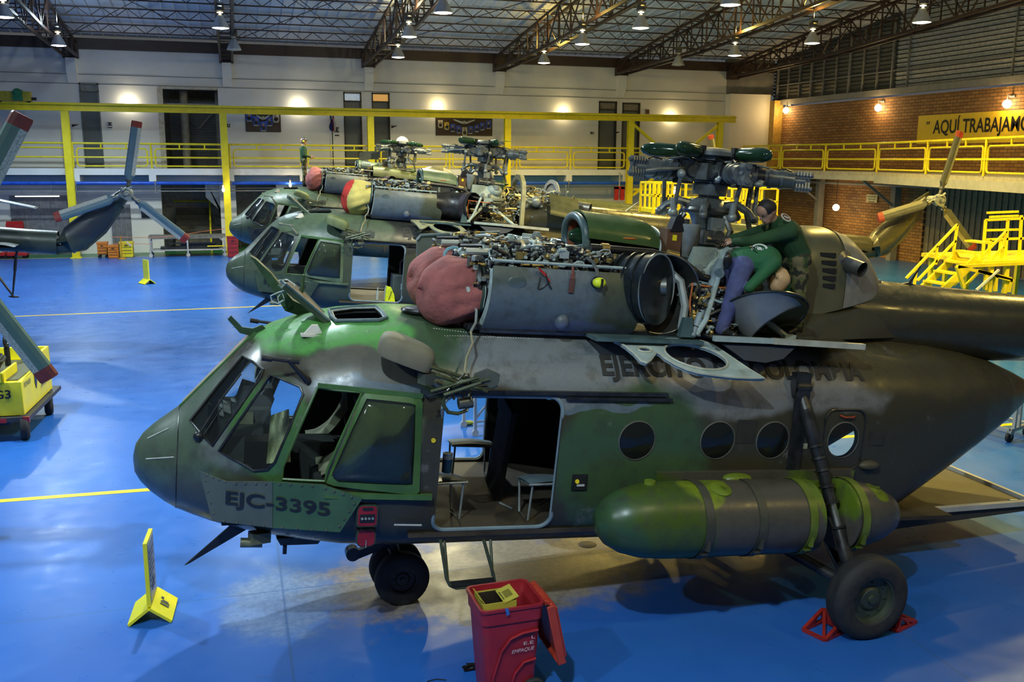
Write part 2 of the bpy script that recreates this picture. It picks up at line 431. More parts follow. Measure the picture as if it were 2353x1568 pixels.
def holes(mb, y0, y1, x0, x1, z0, z1, hs):
    """wall slab between y0 and y1 with rectangular holes (xa, xb, za, zb)"""
    xs = sorted({x0, x1, *[h[0] for h in hs], *[h[1] for h in hs]}); zs = sorted({z0, z1, *[h[2] for h in hs], *[h[3] for h in hs]})
    for i in range(len(xs)-1):
        for k in range(len(zs)-1):
            cx, cz = (xs[i]+xs[i+1])/2, (zs[k]+zs[k+1])/2
            if any(h[0] < cx < h[1] and h[2] < cz < h[3] for h in hs): continue
            mb.bbox((xs[i], y0, zs[k]), (xs[i+1], y1, zs[k+1]))
    return mb
def R_(x0, y0, x1, y1, Y=YB):
    a, b = at_y(x0, y0, Y), at_y(x1, y1, Y); return (min(a.x, b.x), max(a.x, b.x), min(a.z, b.z), max(a.z, b.z))
def zset(h, za, zb): return (h[0], h[1], za, zb)
SLAB_T, SLAB_B = 4.16, 3.86
up_doors = [zset(R_(183, 222, 240, 380), SLAB_T, 8.17), zset(R_(789, 230, 834, 380), SLAB_T, 8.05), zset(R_(854, 231, 898, 380), SLAB_T, 8.05),
            zset(R_(1376, 245, 1414, 380), SLAB_T, 7.9), zset(R_(1430, 248, 1467, 380), SLAB_T, 7.85)]
big = zset(R_(368, 236, 509, 380), SLAB_T, 7.98)
stairs_h = zset(R_(369, 430, 511, 560), 0, 3.5); work_h = zset(R_(541, 430, 640, 560), 0, 3.4)
store_h = zset(R_(868, 430, 1040, 560), 0, 3.4)
mb = MB(); holes(mb, YB, YB+.3, -32, 27.7, 0, 10.25, up_doors+[big, stairs_h, work_h, store_h])
wall_back = struct(mb.build('wall_back', WHITE, sharp=None))
# corner return of the white block next to the brick wall
c0 = at_y(1668, 200, YB).x; 
mb = MB().bbox((27.7, YB-.6, 0), (30.3, YB+.3, 8.45)); struct(mb.build('wall_corner', WHITE))
struct(MB().bbox((27.7, YB, 8.45), (XR, YB+.3, 10.6)).build('wall_gable', GREYM))
struct(MB().bbox((30.25, YB-1.1, 0), (XR, YB-.4, 8.1)).build('column_corner', mat('ochre_paint', (.42, .26, .05), .6)))
# grooves running along the upper wall
for i, (za, zb) in enumerate(((8.62, 8.40), (8.18, 8.0))):
    struct(MB().bar((-32, YB-.006, za), (27.6, YB-.006, za-.12), .02, .035).build('trim_%d' % (11+i), GREYW))
# what lies behind the openings
mb = MB()
for h in (big, stairs_h, work_h, store_h):
    x0, x1, z0, z1 = h; y1 = YB+3.4
    mb.bbox((x0-.6, y1, z0-.1), (x1+.6, y1+.1, z1+.4)); mb.bbox((x0-.7, YB+.3, z0-.1), (x0-.6, y1, z1+.4)); mb.bbox((x1+.6, YB+.3, z0-.1), (x1+.7, y1, z1+.4))
    mb.bbox((x0-.6, YB+.3, z1+.3), (x1+.6, y1, z1+.4))
    if z0 > 1: mb.bbox((x0-.6, YB+.3, z0-.1), (x1+.6, y1, z0))
struct(mb.build('wall_recesses', mat('recess_paint', (.42, .40, .34), .8)))
# doors of the gallery
for i, h in enumerate(up_doors):
    x0, x1, z0, z1 = h; d = struct(thing('door_%d' % (i+1), None, None, (0, 0, 0)))
    del_z = z1-(.42 if i != 0 else .35)
    fr = MB(); t = .07
    fr.bbox((x0, YB-.03, z0), (x0+t, YB+.25, z1)).bbox((x1-t, YB-.03, z0), (x1, YB+.25, z1)).bbox((x0, YB-.03, z1-t), (x1, YB+.25, z1)).bbox((x0, YB-.03, del_z-.05), (x1, YB+.25, del_z))
    struct(fr.build('door_frame', BLKM if i else DOORM, d)); struct(MB().bbox((x0+t, YB+.12, z0), (x1-t, YB+.17, del_z-.05)).build('door_leaf', DOORM, d))
    gl = mat('transom_pane_%d' % min(i, 3), ((.20, .22, .23), (.4, .5, .6), (.6, .35, .1), (.22, .20, .15))[min(i, 3)], .2, emit=((.5, .55, .6), (.55, .65, .75), (.9, .45, .12), (.2, .2, .15))[min(i, 3)], estr=(.02, .40, .5, .02)[min(i, 3)])
    struct(MB().bbox((x0+t, YB+.13, del_z), (x1-t, YB+.16, z1-t)).build('transom_pane', gl, d))
# shutter and posts inside the large opening
x0, x1, z0, z1 = big
mb = MB()
for k in range(26): mb.bbox((x0+.3, YB+1.8, z0+k*.13), (x1+.4, YB+1.83+.03*(k % 2), z0+k*.13+.12))
s_ = struct(mb.build('door_shutter', mat('shutter_paint', (.085, .085, .075), .5)))
mb = MB().bbox((x0+2.55, YB+1.55, z0), (x0+2.8, YB+1.75, z1)).bar((x0+1.7, YB+1.6, z0+2.), (x0+2.5, YB+1.6, z0+2.9), .06).bbox((x0, YB+.3, z1-.75), (x1, YB+.5, z1-.65)).cyl((x0+1.05, YB+1.2, z0), (x0+1.05, YB+1.2, z1), .2)
struct(mb.build('column_opening', mat('recess_post', (.28, .26, .2), .6)))
mb = MB().bbox((x0-.12, YB-.08, z0), (x0+.14, YB+.2, z1+.06)).bbox((x0, YB-.12, z1), (x1, YB+.2, z1+.12)); struct(mb.build('trim_opening', mat('rusty_frame', (.5, .46, .36), .6, dirt=((.25, .1, .03), .7))))
# stair flight in the lower opening, its landing slab and handrail
x0, x1, z0, z1 = stairs_h
mb = MB()
for k in range(12): mb.bbox((x0+.5, YB+.4+k*.24, 0), (x0+2.2, YB+.66+k*.24, .17*(k+1)))
struct(mb.build('floor_stairs', mat('stair_concrete', (.11, .10, .07), .8)))
struct(MB().prism([(x0+2.1, 3.6), (x1, 3.6), (x1, 1.85), (x0+2.9, 1.9), (x0+2.1, 2.7)], YB+.5, YB+2.6, Matrix(((1, 0, 0, 0), (0, 0, 1, 0), (0, 1, 0, 0), (0, 0, 0, 1)))).build('ceiling_stairs', WHITE))
hr = MB().tube([(x0+2.25, YB+.3, 0), (x0+2.25, YB+.3, 1.0), (x0+2.25, YB+2.6, 2.9)], .045).tube([(x0+.4, YB+3, 2.4), (x0+2.2, YB+3, 2.4)], .04)
struct(hr.build('trim_handrail', YEL))
# gallery slab with downstands, soffit and the blue pipe below it
mb = MB().bbox((-32, YS, SLAB_B), (27.7, YB, SLAB_T)); struct(mb.build('floor_gallery', WHITE2))
mb = MB()
for px in (174, 350, 530, 697, 1308, 1438):
    X = at_y(px, 400, YS).x; mb.bbox((X-.16, YS, 3.42), (X+.16, YB, SLAB_B))
struct(mb.build('beam_gallery', WHITE2))
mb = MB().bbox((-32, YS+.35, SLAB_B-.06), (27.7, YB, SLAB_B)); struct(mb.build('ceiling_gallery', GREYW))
# lower wall is grey behind the benches, with wide steel doors
for n, (a, b_, top) in enumerate(((22, 172, 450), (253, 305, 470))):
    x0, x1, z0, z1 = zset(R_(a, top, b_, 560), 0, at_y(a, top, YB).z)
    d = struct(MB().bbox((x0, YB-.06, 0), (x1, YB-.01, z1)).build('door_%d' % (8+n), mat('steel_gate', (.16, .165, .18), .45)))
    q = MB()
    for k in range(1, 4): q.bbox((x0+(x1-x0)*k/4-.02, YB-.09, 0), (x0+(x1-x0)*k/4+.02, YB-.06, z1))
    struct(q.build('door_rib', GREYM, d))

# ------------------------------------------------------------------ roof, trusses, purlins
def roof_z(Y): return 10.18+(YB-Y)*.117
YR = -6.
mb = MB()
n = 130
for i in range(n):                      # ribbed sheets
    xa, xb = -33+i*.5, -33+(i+1)*.5
    if xa > XR: break
    xb = min(xb, XR)
    mb.add([(xa, YB+.3, roof_z(YB+.3)+.25), (xb-.05, YB+.3, roof_z(YB+.3)+.25), (xb-.05, YR, roof_z(YR)+.25), (xa, YR, roof_z(YR)+.25),
            (xb, YB+.3, roof_z(YB+.3)+.20), (xb, YR, roof_z(YR)+.20)], [(0, 1, 2, 3), (1, 4, 5, 2)], False)
ceil = struct(mb.build('ceiling', ROOFM, sharp=None))
def lattice(mb, p, q, depth, step, r, up=(0, 0, 1)):
    """lattice joist: two chords and a zigzag web"""
    p, q, up = Vector(p), Vector(q), Vector(up); L = (q-p).length; n = max(2, int(L/step))
    mb.bar(p, q, r*2.2); mb.bar(p-up*depth, q-up*depth, r*2.2)
    for i in range(n):
        a = p+(q-p)*(i/n); b = p+(q-p)*((i+1)/n)
        s_, t_ = (a, b-up*depth) if i % 2 == 0 else (a-up*depth, b)
        mb.bar(s_, t_, r*1.3)
for k in range(9):
    Y = 48.0-k*2.75
    mb = MB(); lattice(mb, (-22, Y, roof_z(Y)+.14), (XR-.1, Y, roof_z(Y)+.14), .36, .50, .024)
    struct(mb.build('ceiling_purlin', STEELB, sharp=None))
TX = [-7, 0.05, 7.05, 14.05, 21.08, 28.0]
def bot_z(Y): return 9.38+(YB-Y)*.030+max(0, YB-9-Y)*.04
for X in TX:
    mb = MB(); y1 = 22.
    for dx in (-.28, .28):
        ys = [YB-.05-i*1.5 for i in range(19)]
        mb.bar((X+dx, ys[0], roof_z(ys[0])-.22), (X+dx, ys[-1], roof_z(ys[-1])-.22), .10, .12)
        for i in range(len(ys)-1):
            a, b = ys[i], ys[i+1]
            mb.bar((X+dx, a, bot_z(a)), (X+dx, b, bot_z(b)), .10, .12)
            mb.bar((X+dx, a, bot_z(a)), (X+dx, a, roof_z(a)-.22), .05)
            mb.bar((X+dx, a, roof_z(a)-.22) if i % 2 else (X+dx, a, bot_z(a)), (X+dx, b, bot_z(b)) if i % 2 else (X+dx, b, roof_z(b)-.22), .05)
    for i in range(0, 19):
        a = YB-.05-i*1.5
        mb.bar((X-.28, a, bot_z(a)), (X+.28, a, bot_z(a)), .05); mb.bar((X-.28, a, roof_z(a)-.22), (X+.28, a, roof_z(a)-.22), .05)
    mb.bbox((X-.34, YB-.35, 9.28), (X+.34, YB, 10.1))
    struct(mb.build('ceiling_truss', STEELB, sharp=None))
    if X < 27:
        struct(MB().prism([(YB, 9.28), (YB-.42, 9.28), (YB-.42, 8.75), (YB-.1, 8.15), (YB, 8.15)], X-.22, X+.22, Matrix(((0, 0, 1, 0), (1, 0, 0, 0), (0, 1, 0, 0), (0, 0, 0, 1)))).build('wall_corbel', WHITE))
mb = MB().bbox((-32, YB-.22, 9.72), (XR-.1, YB-.02, 10.22)); struct(mb.build('beam_eaves', STEELB))
mb = MB()
for (i, s_) in ((0, 1), (1, -1), (2, 1), (3, -1), (4, 1)):       # wind bracing rods between the trusses
    a, b = (YB-2, YB-14) if s_ > 0 else (YB-14, YB-2)
    mb.tube([(TX[i]+.3, a, roof_z(a)-.3), (TX[i+1]-.3, b, roof_z(b)-.3)], .018, 4); mb.tube([(TX[i]+.3, b, roof_z(b)-.3), (TX[i+1]-.3, a, roof_z(a)-.3)], .018, 4)
struct(mb.build('ceiling_bracing', STEELB, sharp=None))

# ------------------------------------------------------------------ brick side wall with louvres above and a ribbed gate
BR = brick_material()
zt = 7.75
gateY0, gateY1 = 29.0, at_x(2122, 500, XR).y
struct(MB().bbox((XR, gateY1, 0), (XR+.3, YB, zt)).bbox((XR, 10, 4.0), (XR+.3, gateY1, zt)).bbox((XR, 10, 0), (XR+.3, gateY0, 4.0)).build('wall_right', BR))
mb = MB()
for k in range(46):
    a = gateY0+(gateY1-gateY0)*k/46; mb.bbox((XR+.08+.05*(k % 2), a, 0), (XR+.16, a+(gateY1-gateY0)/46, 4.))
struct(mb.build('door_10', mat('ribbed_gate', (.17, .155, .125), .5)))
split = at_x(2058, 200, XR).y
mb = MB().slot(0)
ztop = lambda Y: roof_z(Y)+.2
for k in range(36):
    z = 8.12+k*.20
    for (ya, yb, sl) in ((split, YB, 0), (16, split, 1)):
        ylim = YB-(z-10.3)/.117 if z > 10.3 else YB
        yb2 = min(yb, ylim)
        if yb2 <= ya: continue
        mb.slot(sl); mb.add([(XR+.02, ya, z), (XR+.02, yb2, z), (XR-.03, yb2, z+.15), (XR-.03, ya, z+.15)], [(0, 1, 2, 3)], False)
mb.slot(0).bbox((XR+.12, 10, 8.1), (XR+.2, YB, 15.5))
louv = struct(mb.build('wall_louvres', [mat('dark_louvre', (.06, .065, .065), .4, .2), mat('grey_louvre', (.30, .30, .29), .45, .1)], sharp=None))
mb = MB()
for i in range(19):
    Y = YB-.5-i*1.12; w = .05 if i % 3 else .1
    if Y < split-1: w = .05; Y = split-2.4*(i-8)
    if Y < 16: break
    mb.bbox((XR-.1, Y-w/2, 8.1), (XR+.03, Y+w/2, roof_z(Y)))
mb.bbox((XR-.08, 16, 8.95), (XR, YB-.3, 9.0))
struct(mb.build('trim_mullions', GREYM))
struct(MB().bbox((XR-.18, 10, 7.86), (XR+.1, YB-.3, 8.14)).build('beam_louvres', GREYM))
# walkway along the brick wall
KX = 28.3; kY = at_x(2014, 400, KX).y
kd = Vector((-.297, -.955, 0)); K0 = Vector((KX, kY, 0)); K1 = K0+kd*14
zs_t, zs_b = 4.2, 3.83
mb = MB().bbox((KX, kY, zs_b), (XR, YB-.6, zs_t))
mb.prism([(KX, kY), (K1.x, K1.y), (XR, K1.y), (XR, kY)], zs_b-.1, zs_t)
struct(mb.build('floor_walkway', mat('walkway_concrete', (.40, .38, .33), .6)))
mb = MB()
mb.bbox((KX-.05, kY, zs_b-.02), (KX+.1, YB-.6, zs_b+.2)); mb.bar(K0+Vector((-.04, 0, zs_b+.06)), K1+Vector((-.04, 0, zs_b+.06)), .14, .34)
struct(mb.build('beam_walkway', LGREY))
mb = MB()
for Y in (at_x(1878, 520, XR-.4).y, at_x(2052, 520, XR-.4).y):
    mb.bbox((XR-.55, Y-.16, 0), (XR-.2, Y+.16, zs_b)); mb.bar((XR-.5, Y, 2.6), (KX+.2, Y, zs_b), .1)
struct(mb.build('column_walkway', GREYM))
struct(MB().tube([(XR-.6, YB-1, 3.55), (XR-.6, kY-2, 3.55)], .05).tube([(XR-.9, YB-1, 3.6), (XR-.9, kY-2, 3.6)], .03).build('trim_conduit', GREYM))
# ================================================================== lamps
EM = {}
def emat(name, col, st):
    if name in EM: return EM[name]
    m, nt, b = _nodes(name); b.inputs['Base Color'].default_value = (*col, 1)
    b.inputs['Emission Color'].default_value = (*col, 1); b.inputs['Emission Strength'].default_value = st
    EM[name] = m; return m
SPUN = mat('spun_aluminium', (.42, .43, .44), .4, .7, var=.08)
HOUS = mat('lamp_housing', (.035, .033, .03), .5)
def _lamp_meshes():
    bell = MB().lathe([(.055, .44), (.09, .42), (.12, .36), (.17, .27), (.235, .15), (.285, .03), (.295, 0), (.28, 0), (.27, .03), (.16, .25), (.1, .35)], n=28)
    neck = MB().cyl((0, 0, .44), (0, 0, .54), .035).cyl((0, 0, .50), (0, 0, .52), .1)
    box = MB().cyl((0, 0, .56), (0, 0, .72), .16, .15, 20).box((0, 0, .76), (.26, .2, .1))
    rod = MB().cyl((0, 0, .78), (0, 0, 1.0), .014, n=6)
    lens = MB().lathe([(.0, -.03), (.14, -.022), (.25, .0), (.278, .012)], n=28)
    return bell, neck, box, rod, lens
_lm = [b.mesh(n, m) for b, n, m in zip(_lamp_meshes(), ('reflector', 'neck', 'ballast_box', 'hanger', 'lens'), (SPUN, SPUN, HOUS, HOUS, HOUS))]
def high_bay(label, p, col, on=True, group='high bay lamps under the roof', power=None):
    t = thing('high_bay_lamp', label, 'lamp', p, group=group)
    for me, nm in zip(_lm, ('reflector', 'neck', 'ballast_box', 'hanger')):
        o = bpy.data.objects.new(nm, me); COL.objects.link(o); o.parent = t
        if nm == 'neck' and on: o.data = me.copy(); o.data.materials[0] = emat('neck_glow', (1, .85, .5), 3.)
    me = _lm[4].copy(); me.materials.clear()
    key = 'cool' if col is COOL else 'neutral' if col is NEUT else 'warm'
    me.materials.append(emat('lens_'+key, {'cool': (.92, .95, 1), 'neutral': (1, .96, .86), 'warm': (1, .93, .68)}[key], 14) if on else SPUN)
    o = bpy.data.objects.new('lens', me); COL.objects.link(o); o.parent = t
    zr = roof_z(t.location.y)+.2-t.location.z
    MB().tube([(0, 0, .95), (0, 0, zr)], .016, 6).build('hanger_rod', HOUS, t)
    if on:
        U = bpy.data.lights.new('spill_light', 'POINT'); U.energy = (power or LAMP_W)*.055; U.color = col; U.shadow_soft_size = .05
        u = bpy.data.objects.new('spill_light', U); COL.objects.link(u); u.parent = t; u.location = (.05, 0, 1.02)
    if on: lamp_light('lamp_glow', t, (0, 0, -.09), power or LAMP_W, col, .16)
    return t
LZ = 9.0
_L = [((10, 40), COOL, 1, 'lit bell lamp at the top left corner, cut by the picture edge'),
 ((135, 105), COOL, 1, 'lit bell lamp below the leftmost roof truss near the wall'),
 ((507, 65), COOL, 1, 'bright white bell lamp in front of the second truss, over the tail rotor side'),
 ((538, 115), COOL, 0, 'unlit grey bell lamp beside the second truss, near the white wall'),
 ((1018, 30), NEUT, 1, 'lit bell lamp hanging high between the third and fourth truss'),
 ((940, 85), NEUT, 1, 'middle lit bell lamp of the three along the third truss'),
 ((915, 132), NEUT, 1, 'small lit bell lamp of the third truss closest to the white wall'),
 ((1338, 102), WARM, 1, 'middle lit bell lamp along the fourth truss, orange glow on its hanger'),
 ((1472, 65), WARM, 1, 'lit bell lamp between the fourth and fifth truss, hung clear of steelwork'),
 ((1250, 145), WARM, 1, 'small lit bell lamp of the fourth truss, just above the wall top'),
 ((1678, 12), WARM, 1, 'lit bell lamp cut by the top edge over the green rotor head'),
 ((1688, 128), WARM, 1, 'lit bell lamp under the fifth truss beside the white corner block'),
 ((1866, 100), WARM, 1, 'lit bell lamp in front of the dark louvres'),
 ((2118, 52), WARM, 1, 'large lit bell lamp in front of the light grey shutters, rightmost in the roof'),
 ((1558, 150), WARM, 0, 'faint unlit bell lamp near the wall between fourth and fifth truss')]
for (px, py), col, on, lab in _L: high_bay(lab, floor_at(px, py, LZ), col, on)
for X, col, k1, k2 in ((-6.5, COOL, 1.2, .95), (0, COOL, 1.3, 1.25), (6.5, NEUT, 1.0, .22), (13.5, WARM, 1.8, .26), (21, WARM, 1.8, .26)):
    high_bay('bell lamp hanging over the bay of the nearest helicopter', (X, 16., 9.6), col, group='bell lamps over the near bay', power=LAMP_W*k1)
    high_bay('bell lamp hanging over the gallery opposite the white wall', (X-1.5, 1.5, 10.6), col, group='bell lamps over the gallery side', power=LAMP_W*k2)

BULB = emat('bulb_warm', (1, .82, .5), 22)
BULBW = emat('bulb_white', (1, .92, .75), 20)
def bulb_light(parent, loc, power, col, r=.08):
    L = bpy.data.lights.new('bulb_glow', 'POINT'); L.energy = power; L.color = col; L.shadow_soft_size = r
    o = bpy.data.objects.new('bulb_glow', L); COL.objects.link(o); o.parent = parent; o.location = loc
# wall sconces of the upper floor
for px, py, lab in ((296, 241, 'glowing wall lamp right of the first tall door'), (685, 249, 'glowing wall lamp between the flag and the smaller photo board'),
                    (1006, 249, 'glowing wall lamp over the left end of the wide photo board'), (1294, 262, 'glowing wall lamp right of the wide photo board'), (1540, 272, 'glowing wall lamp closest to the white corner block')):
    p = at_y(px, py, YB-.02); t = thing('wall_lamp', lab, 'wall lamp', p, group='wall lamps along the gallery')
    MB().lathe([(.02, -.06), (.16, -.02), (.2, .02), (.17, .05)], axis=(0, 0, 1), n=16, a0=pi, a1=2*pi).build('shade', LGREY, t)
    MB().sph((0, -.07, .03), (.10, .06, .05)).build('bulb', BULBW, t)
    bulb_light(t, (0, -.3, .1), 32, (1, .76, .36) if px > 900 else (1, .88, .62))
# bare bulbs on the brick side
for px, py, X, lab in ((1806, 254, XR-.25, 'round glowing bulb on the brick wall nearest the corner'), (2018, 248, XR-.25, 'round glowing bulb in the middle of the brick wall above the bend of the walkway'), (2314, 239, XR-.25, 'large round glowing bulb above the yellow painted sign'),
                       (1921, 477, XR-1.0, 'bulb hanging below the walkway in front of dark brick')):
    p = at_x(px, py, X); t = thing('globe_lamp', lab, 'lamp', p, group='globe bulbs along the brick wall')
    MB().sph((0, 0, 0), .17, 16, 10).build('bulb', BULB, t)
    if py < 400: MB().tube([(.25, 0, .32), (0, 0, .36), (0, 0, .16)], .03).cyl((.25, -.15, .32), (.25, .15, .32), .06).build('bracket', GREYM, t)
    else: MB().tube([(0, 0, .15), (0, 0, 1.6)], .015).build('cord', BLKM, t)
    bulb_light(t, (-.35, 0, -.05), 65, (1, .62, .2))
for px, py, Y, lab in ((513, 437, YG-.5, 'small white lamp on the second yellow crane column'), (667, 426, YS-.1, 'small round lamp under the gallery above the cockpit of the farthest helicopter'), (1550, 441, 38., 'bright work lamp behind the yellow stands')):
    p = at_y(px, py, Y); t = thing('work_lamp', lab, 'lamp', p)
    MB().sph((0, 0, 0), (.06, .06, .09)).build('bulb', BULBW, t)
    MB().cyl((0, .0, .12), (0, 0, .24), .05).tube([(0, 0, .2), (0, .3, .3)], .02).build('holder', LGREY, t)
    if Y == 38.: MB().tube([(0, 0, .2), (0, .15, .2), (0, .15, -p.z)], .03).cyl((0, .15, -p.z), (0, .15, -p.z+.05), .25).build('pole', GREYM, t)
    bulb_light(t, (0, -.25, 0), 18, (1, .75, .4))
p = at_y(35, 452, YS+.6); q = at_y(136, 450, YS+.6)
t = thing('strip_light', 'long fluorescent strip under the gallery above the steel gate', 'strip light', (p+q)/2)
L_ = (q-p).length
MB().box((0, 0, .04), (L_, .12, .05)).bar((-L_/3, 0, .05), (-L_/3, 0, SLAB_B-.06-p.z), .02).bar((L_/3, 0, .05), (L_/3, 0, SLAB_B-.06-p.z), .02).build('housing', LGREY, t); MB().cyl((-L_/2, 0, 0), (L_/2, 0, 0), .03).build('tube', emat('strip', (1, .9, .7), 5), t)

# ================================================================== gallery rail, crane runway, boards
def railing(name, label, P, base, top, post_at, yel=YEL, r=.05, loops=True, skip=()):
    """guard rail along the polyline P; posts at distances post_at along it"""
    t = thing(name, label, 'railing', (P[0][0], P[0][1], base))
    seg = [(Vector((*P[i], 0)), Vector((*P[i+1], 0))) for i in range(len(P)-1)]
    def pt(d):
        for a, b in seg:
            L = (b-a).length
            if d <= L+1e-6: return a+(b-a)*(d/L)
            d -= L
        return seg[-1][1]
    o = Vector((P[0][0], P[0][1], base)); H = top-base
    def W(d, z): q = pt(d); return (q.x-o.x, q.y-o.y, z)
    tot = sum((b-a).length for a, b in seg); brk = [0]
    for a, b in seg: brk.append(brk[-1]+(b-a).length)
    MB().tube([W(d, H) for d in brk], r, 8).build('top_rail', yel, t)
    MB().tube([W(d, H*.45) for d in brk], r*.8, 8).build('middle_rail', yel, t)
    for d in post_at: MB().tube([W(d, 0), W(d, H)], r, 8).build('post', yel, t)
    for i in range(len(post_at)-1):
        a, b = post_at[i], post_at[i+1]
        if i in skip:
            MB().tube([W(a, H*.82), W(b, H*.82)], r*.8).build('rail_panel', yel, t); continue
        g = .18; z0, z1, c = H*.10, H*.80, .14
        loop = []
        for (cx, cz, a0) in ((b-g-c, z1-c, 0), (a+g+c, z1-c, pi/2), (a+g+c, z0+c, pi), (b-g-c, z0+c, 1.5*pi)):
            for k in range(5): loop.append(W(cx+c*cos(a0+k*pi/8), cz+c*sin(a0+k*pi/8)))
        mb = MB().tube(loop, r*.8, 6, closed=True)
        for f in (.36, .68): mb.tube([W(a+(b-a)*f, z1), W(a+(b-a)*f, H)], r*.8, 6)
        mb.build('rail_panel', yel, t)
    return t
x_of = lambda px: at_y(px, 380, YS+.05).x
pxs = [-200, -12, 169, 349, 529, 700, 868, 1033, 1187, 1311, 1441]
xs = [x_of(p) for p in pxs]
railing('gallery_railing', 'yellow tubular railing along the white gallery of the back wall', [(xs[0], YS+.06), (27.4, YS+.06)], SLAB_T, 5.32, [x-xs[0] for x in xs]+[27.4-xs[0]], skip=(0, 1))
LK = (Vector((KX, YB-1.2, 0))-K0).length; Y0_ = YB-1.2
pd = [LK-at_d for at_d in (LK, (at_x(1887, 500, KX).y-kY), 0)]
pr = [LK+3.4*i for i in range(1, 5)]
for i, px in enumerate((2127, 2260)):     # posts of the bent stretch, found where they cross its line
    d_ = ray(px, 400); s_ = (K0.x*d_.y-K0.y*d_.x)/(kd.y*d_.x-kd.x*d_.y); pr[i] = LK+s_
railing('walkway_railing', 'yellow railing with rounded loops along the bent walkway by the brick wall', [(KX, Y0_), (KX, kY), (K1.x, K1.y)], zs_t, 5.5, [0, pd[1]*.5, pd[1], LK]+pr[:2]+[pr[1]+(pr[1]-pr[0]), pr[1]+2*(pr[1]-pr[0])])

g = thing('crane_runway', 'yellow crane runway beam on tall steel columns before the gallery', 'crane runway', (0, YG, 0))
bz1, bz0 = at_y(900, 253.5, YG).z, at_y(900, 268, YG).z
za, zb_ = at_y(80, 240, YG).z, at_y(1688, 273.7, YG).z
Xa, Xb = -16., at_y(1690, 280, YG).x
mb = MB(); h_ = .27
for (dz, w, th) in ((0, .34, .05), (-h_, .3, .05)): mb.bar((Xa, 0, bz1+dz-.02), (Xb, 0, bz1+dz-.02), w, th)
mb.bar((Xa, 0, bz1-h_/2-.02), (Xb, 0, bz1-h_/2-.02), .03, h_)
mb.bar((Xa, 0, bz1+.03), (Xb, 0, bz1+.03), .07, .06)
mb.build('runway_beam', YEL, g)
colX = [at_y(p, 275, YG).x for p in (-190, 150, 513, 851, 1166, 1450, 1655)]
for X in colX:
    MB().bbox((X-.16, -.14, 0), (X+.16, -.11, bz1-h_)).bbox((X-.16, .11, 0), (X+.16, .14, bz1-h_)).bbox((X-.02, -.12, 0), (X+.02, .12, bz1-h_)).bbox((X-.24, -.2, 0), (X+.24, .2, .04)).bbox((X-.2, -.17, bz1-h_-.04), (X+.2, .17, bz1-h_)).build('column', YEL, g)
xe, xf = colX[5], colX[6]
for (a, b) in (((xe+.15, 0, bz1-.5), (xf-.2, 0, bz1-4.3)), ((xf-.15, 0, bz1-.5), (xe+.2, 0, bz1-4.3))): MB().bar(a, b, .14, .14).build('brace', YEL, g)
MB().bar((xe, 0, 4.0-.9), (xf+1.2, 0, 4.0-.9), .12, .12).build('tie_beam', YEL, g)
p = at_y(38, 226, YG)
t = thing('crane_hoist', 'yellow crane end carriage with green motor standing on the runway', 'crane', (p.x, YG, bz1))
MB().bbox((-1.6, -.16, .08), (.62, .16, .5)).bbox((-1.6, -.2, .2), (-.9, .2, .62)).build('carriage', mat('hoist_yellow', (.5, .38, .02), .5), t)
MB().cyl((.1, -.34, .42), (.1, .2, .42), .2).cyl((.1, -.4, .42), (.1, -.34, .42), .12).bbox((-.1, -.3, .1), (.3, .1, .3)).build('motor', mat('motor_green', (.02, .2, .07), .4), t)
for x in (-.7, .5): MB().cyl((x, -.1, .1), (x, .1, .1), .1).build('wheel', BLKM, t)
MB().bbox((.62, -.08, .12), (.82, .08, .25)).build('buffer', BLKM, t)

BRN = mat('board_brown', (.035, .018, .010), .4)
PHOT = [mat('photo_blue', (.03, .08, .42), .4, var=.7, scale=9), mat('photo_pale', (.45, .42, .32), .4, var=.5, scale=9), mat('photo_gold', (.6, .42, .05), .4, var=.6, scale=9)]
SIL = mat('emblem_silver', (.5, .5, .42), .4)
def photo_board(label, a, b, pics):
    P, Q = at_y(*a, YB-.032), at_y(*b, YB-.032); c = (P+Q)/2; w, h = abs(Q.x-P.x), abs(P.z-Q.z)
    t = thing('photo_board', label, 'notice board', c)
    MB().box((0, 0, 0), (w, .05, h)).build('board', BRN, t, bevel=.01)
    mb = MB().bar((-w*.32, 0, h/2+.14), (w*.36, 0, h/2+.14), .06, .08).build('lamp_bar', BLKM, t)
    for (u, v, k, s) in pics:
        x, z = (u-.5)*w, (.5-v)*h; sw, sh = s*.30, s*.40
        f = MB().box((x, -.035, z), (sw, .02, sh)).build('photo', PHOT[k], t)
        MB().slot(0).sph((x, -.05, z+.05*s), (.05*s, .012, .07*s), 8, 6).slot(1).sph((x, -.047, z-.10*s), (.11*s, .012, .09*s), 8, 6).build('portrait', [mat('skin_print', (.35, .2, .13), .6), BLKM], f)
        MB().box((x, -.04, z-sh/2-.04), (sw*.8, .01, .04)).build('caption', SIL, f)
    mb = MB(); z = h*.30; L = w*.19
    for s in (-1, 1): mb.prism([(s*.05, z-.06), (s*L, z+.08), (s*L*.95, z+.02), (s*L*.8, z-.02), (s*L*.6, z-.07), (s*L*.35, z-.13), (s*.07, z-.17)], -.05, -.03, Matrix(((1, 0, 0, 0), (0, 0, 1, 0), (0, 1, 0, 0), (0, 0, 0, 1))))
    mb.lathe([(0, .02), (.07, .02), (.085, 0)], (0, -.03, z-.08), (0, -1, 0), 16)
    mb.build('winged_emblem', SIL, t)
    return t
photo_board('small dark photo board with winged emblem and five portraits', (563, 258), (646, 304), [(.11, .2, 0, 1), (.30, .42, 0, 1), (.5, .68, 0, 1.05), (.68, .42, 0, 1), (.87, .22, 1, 1.05)])
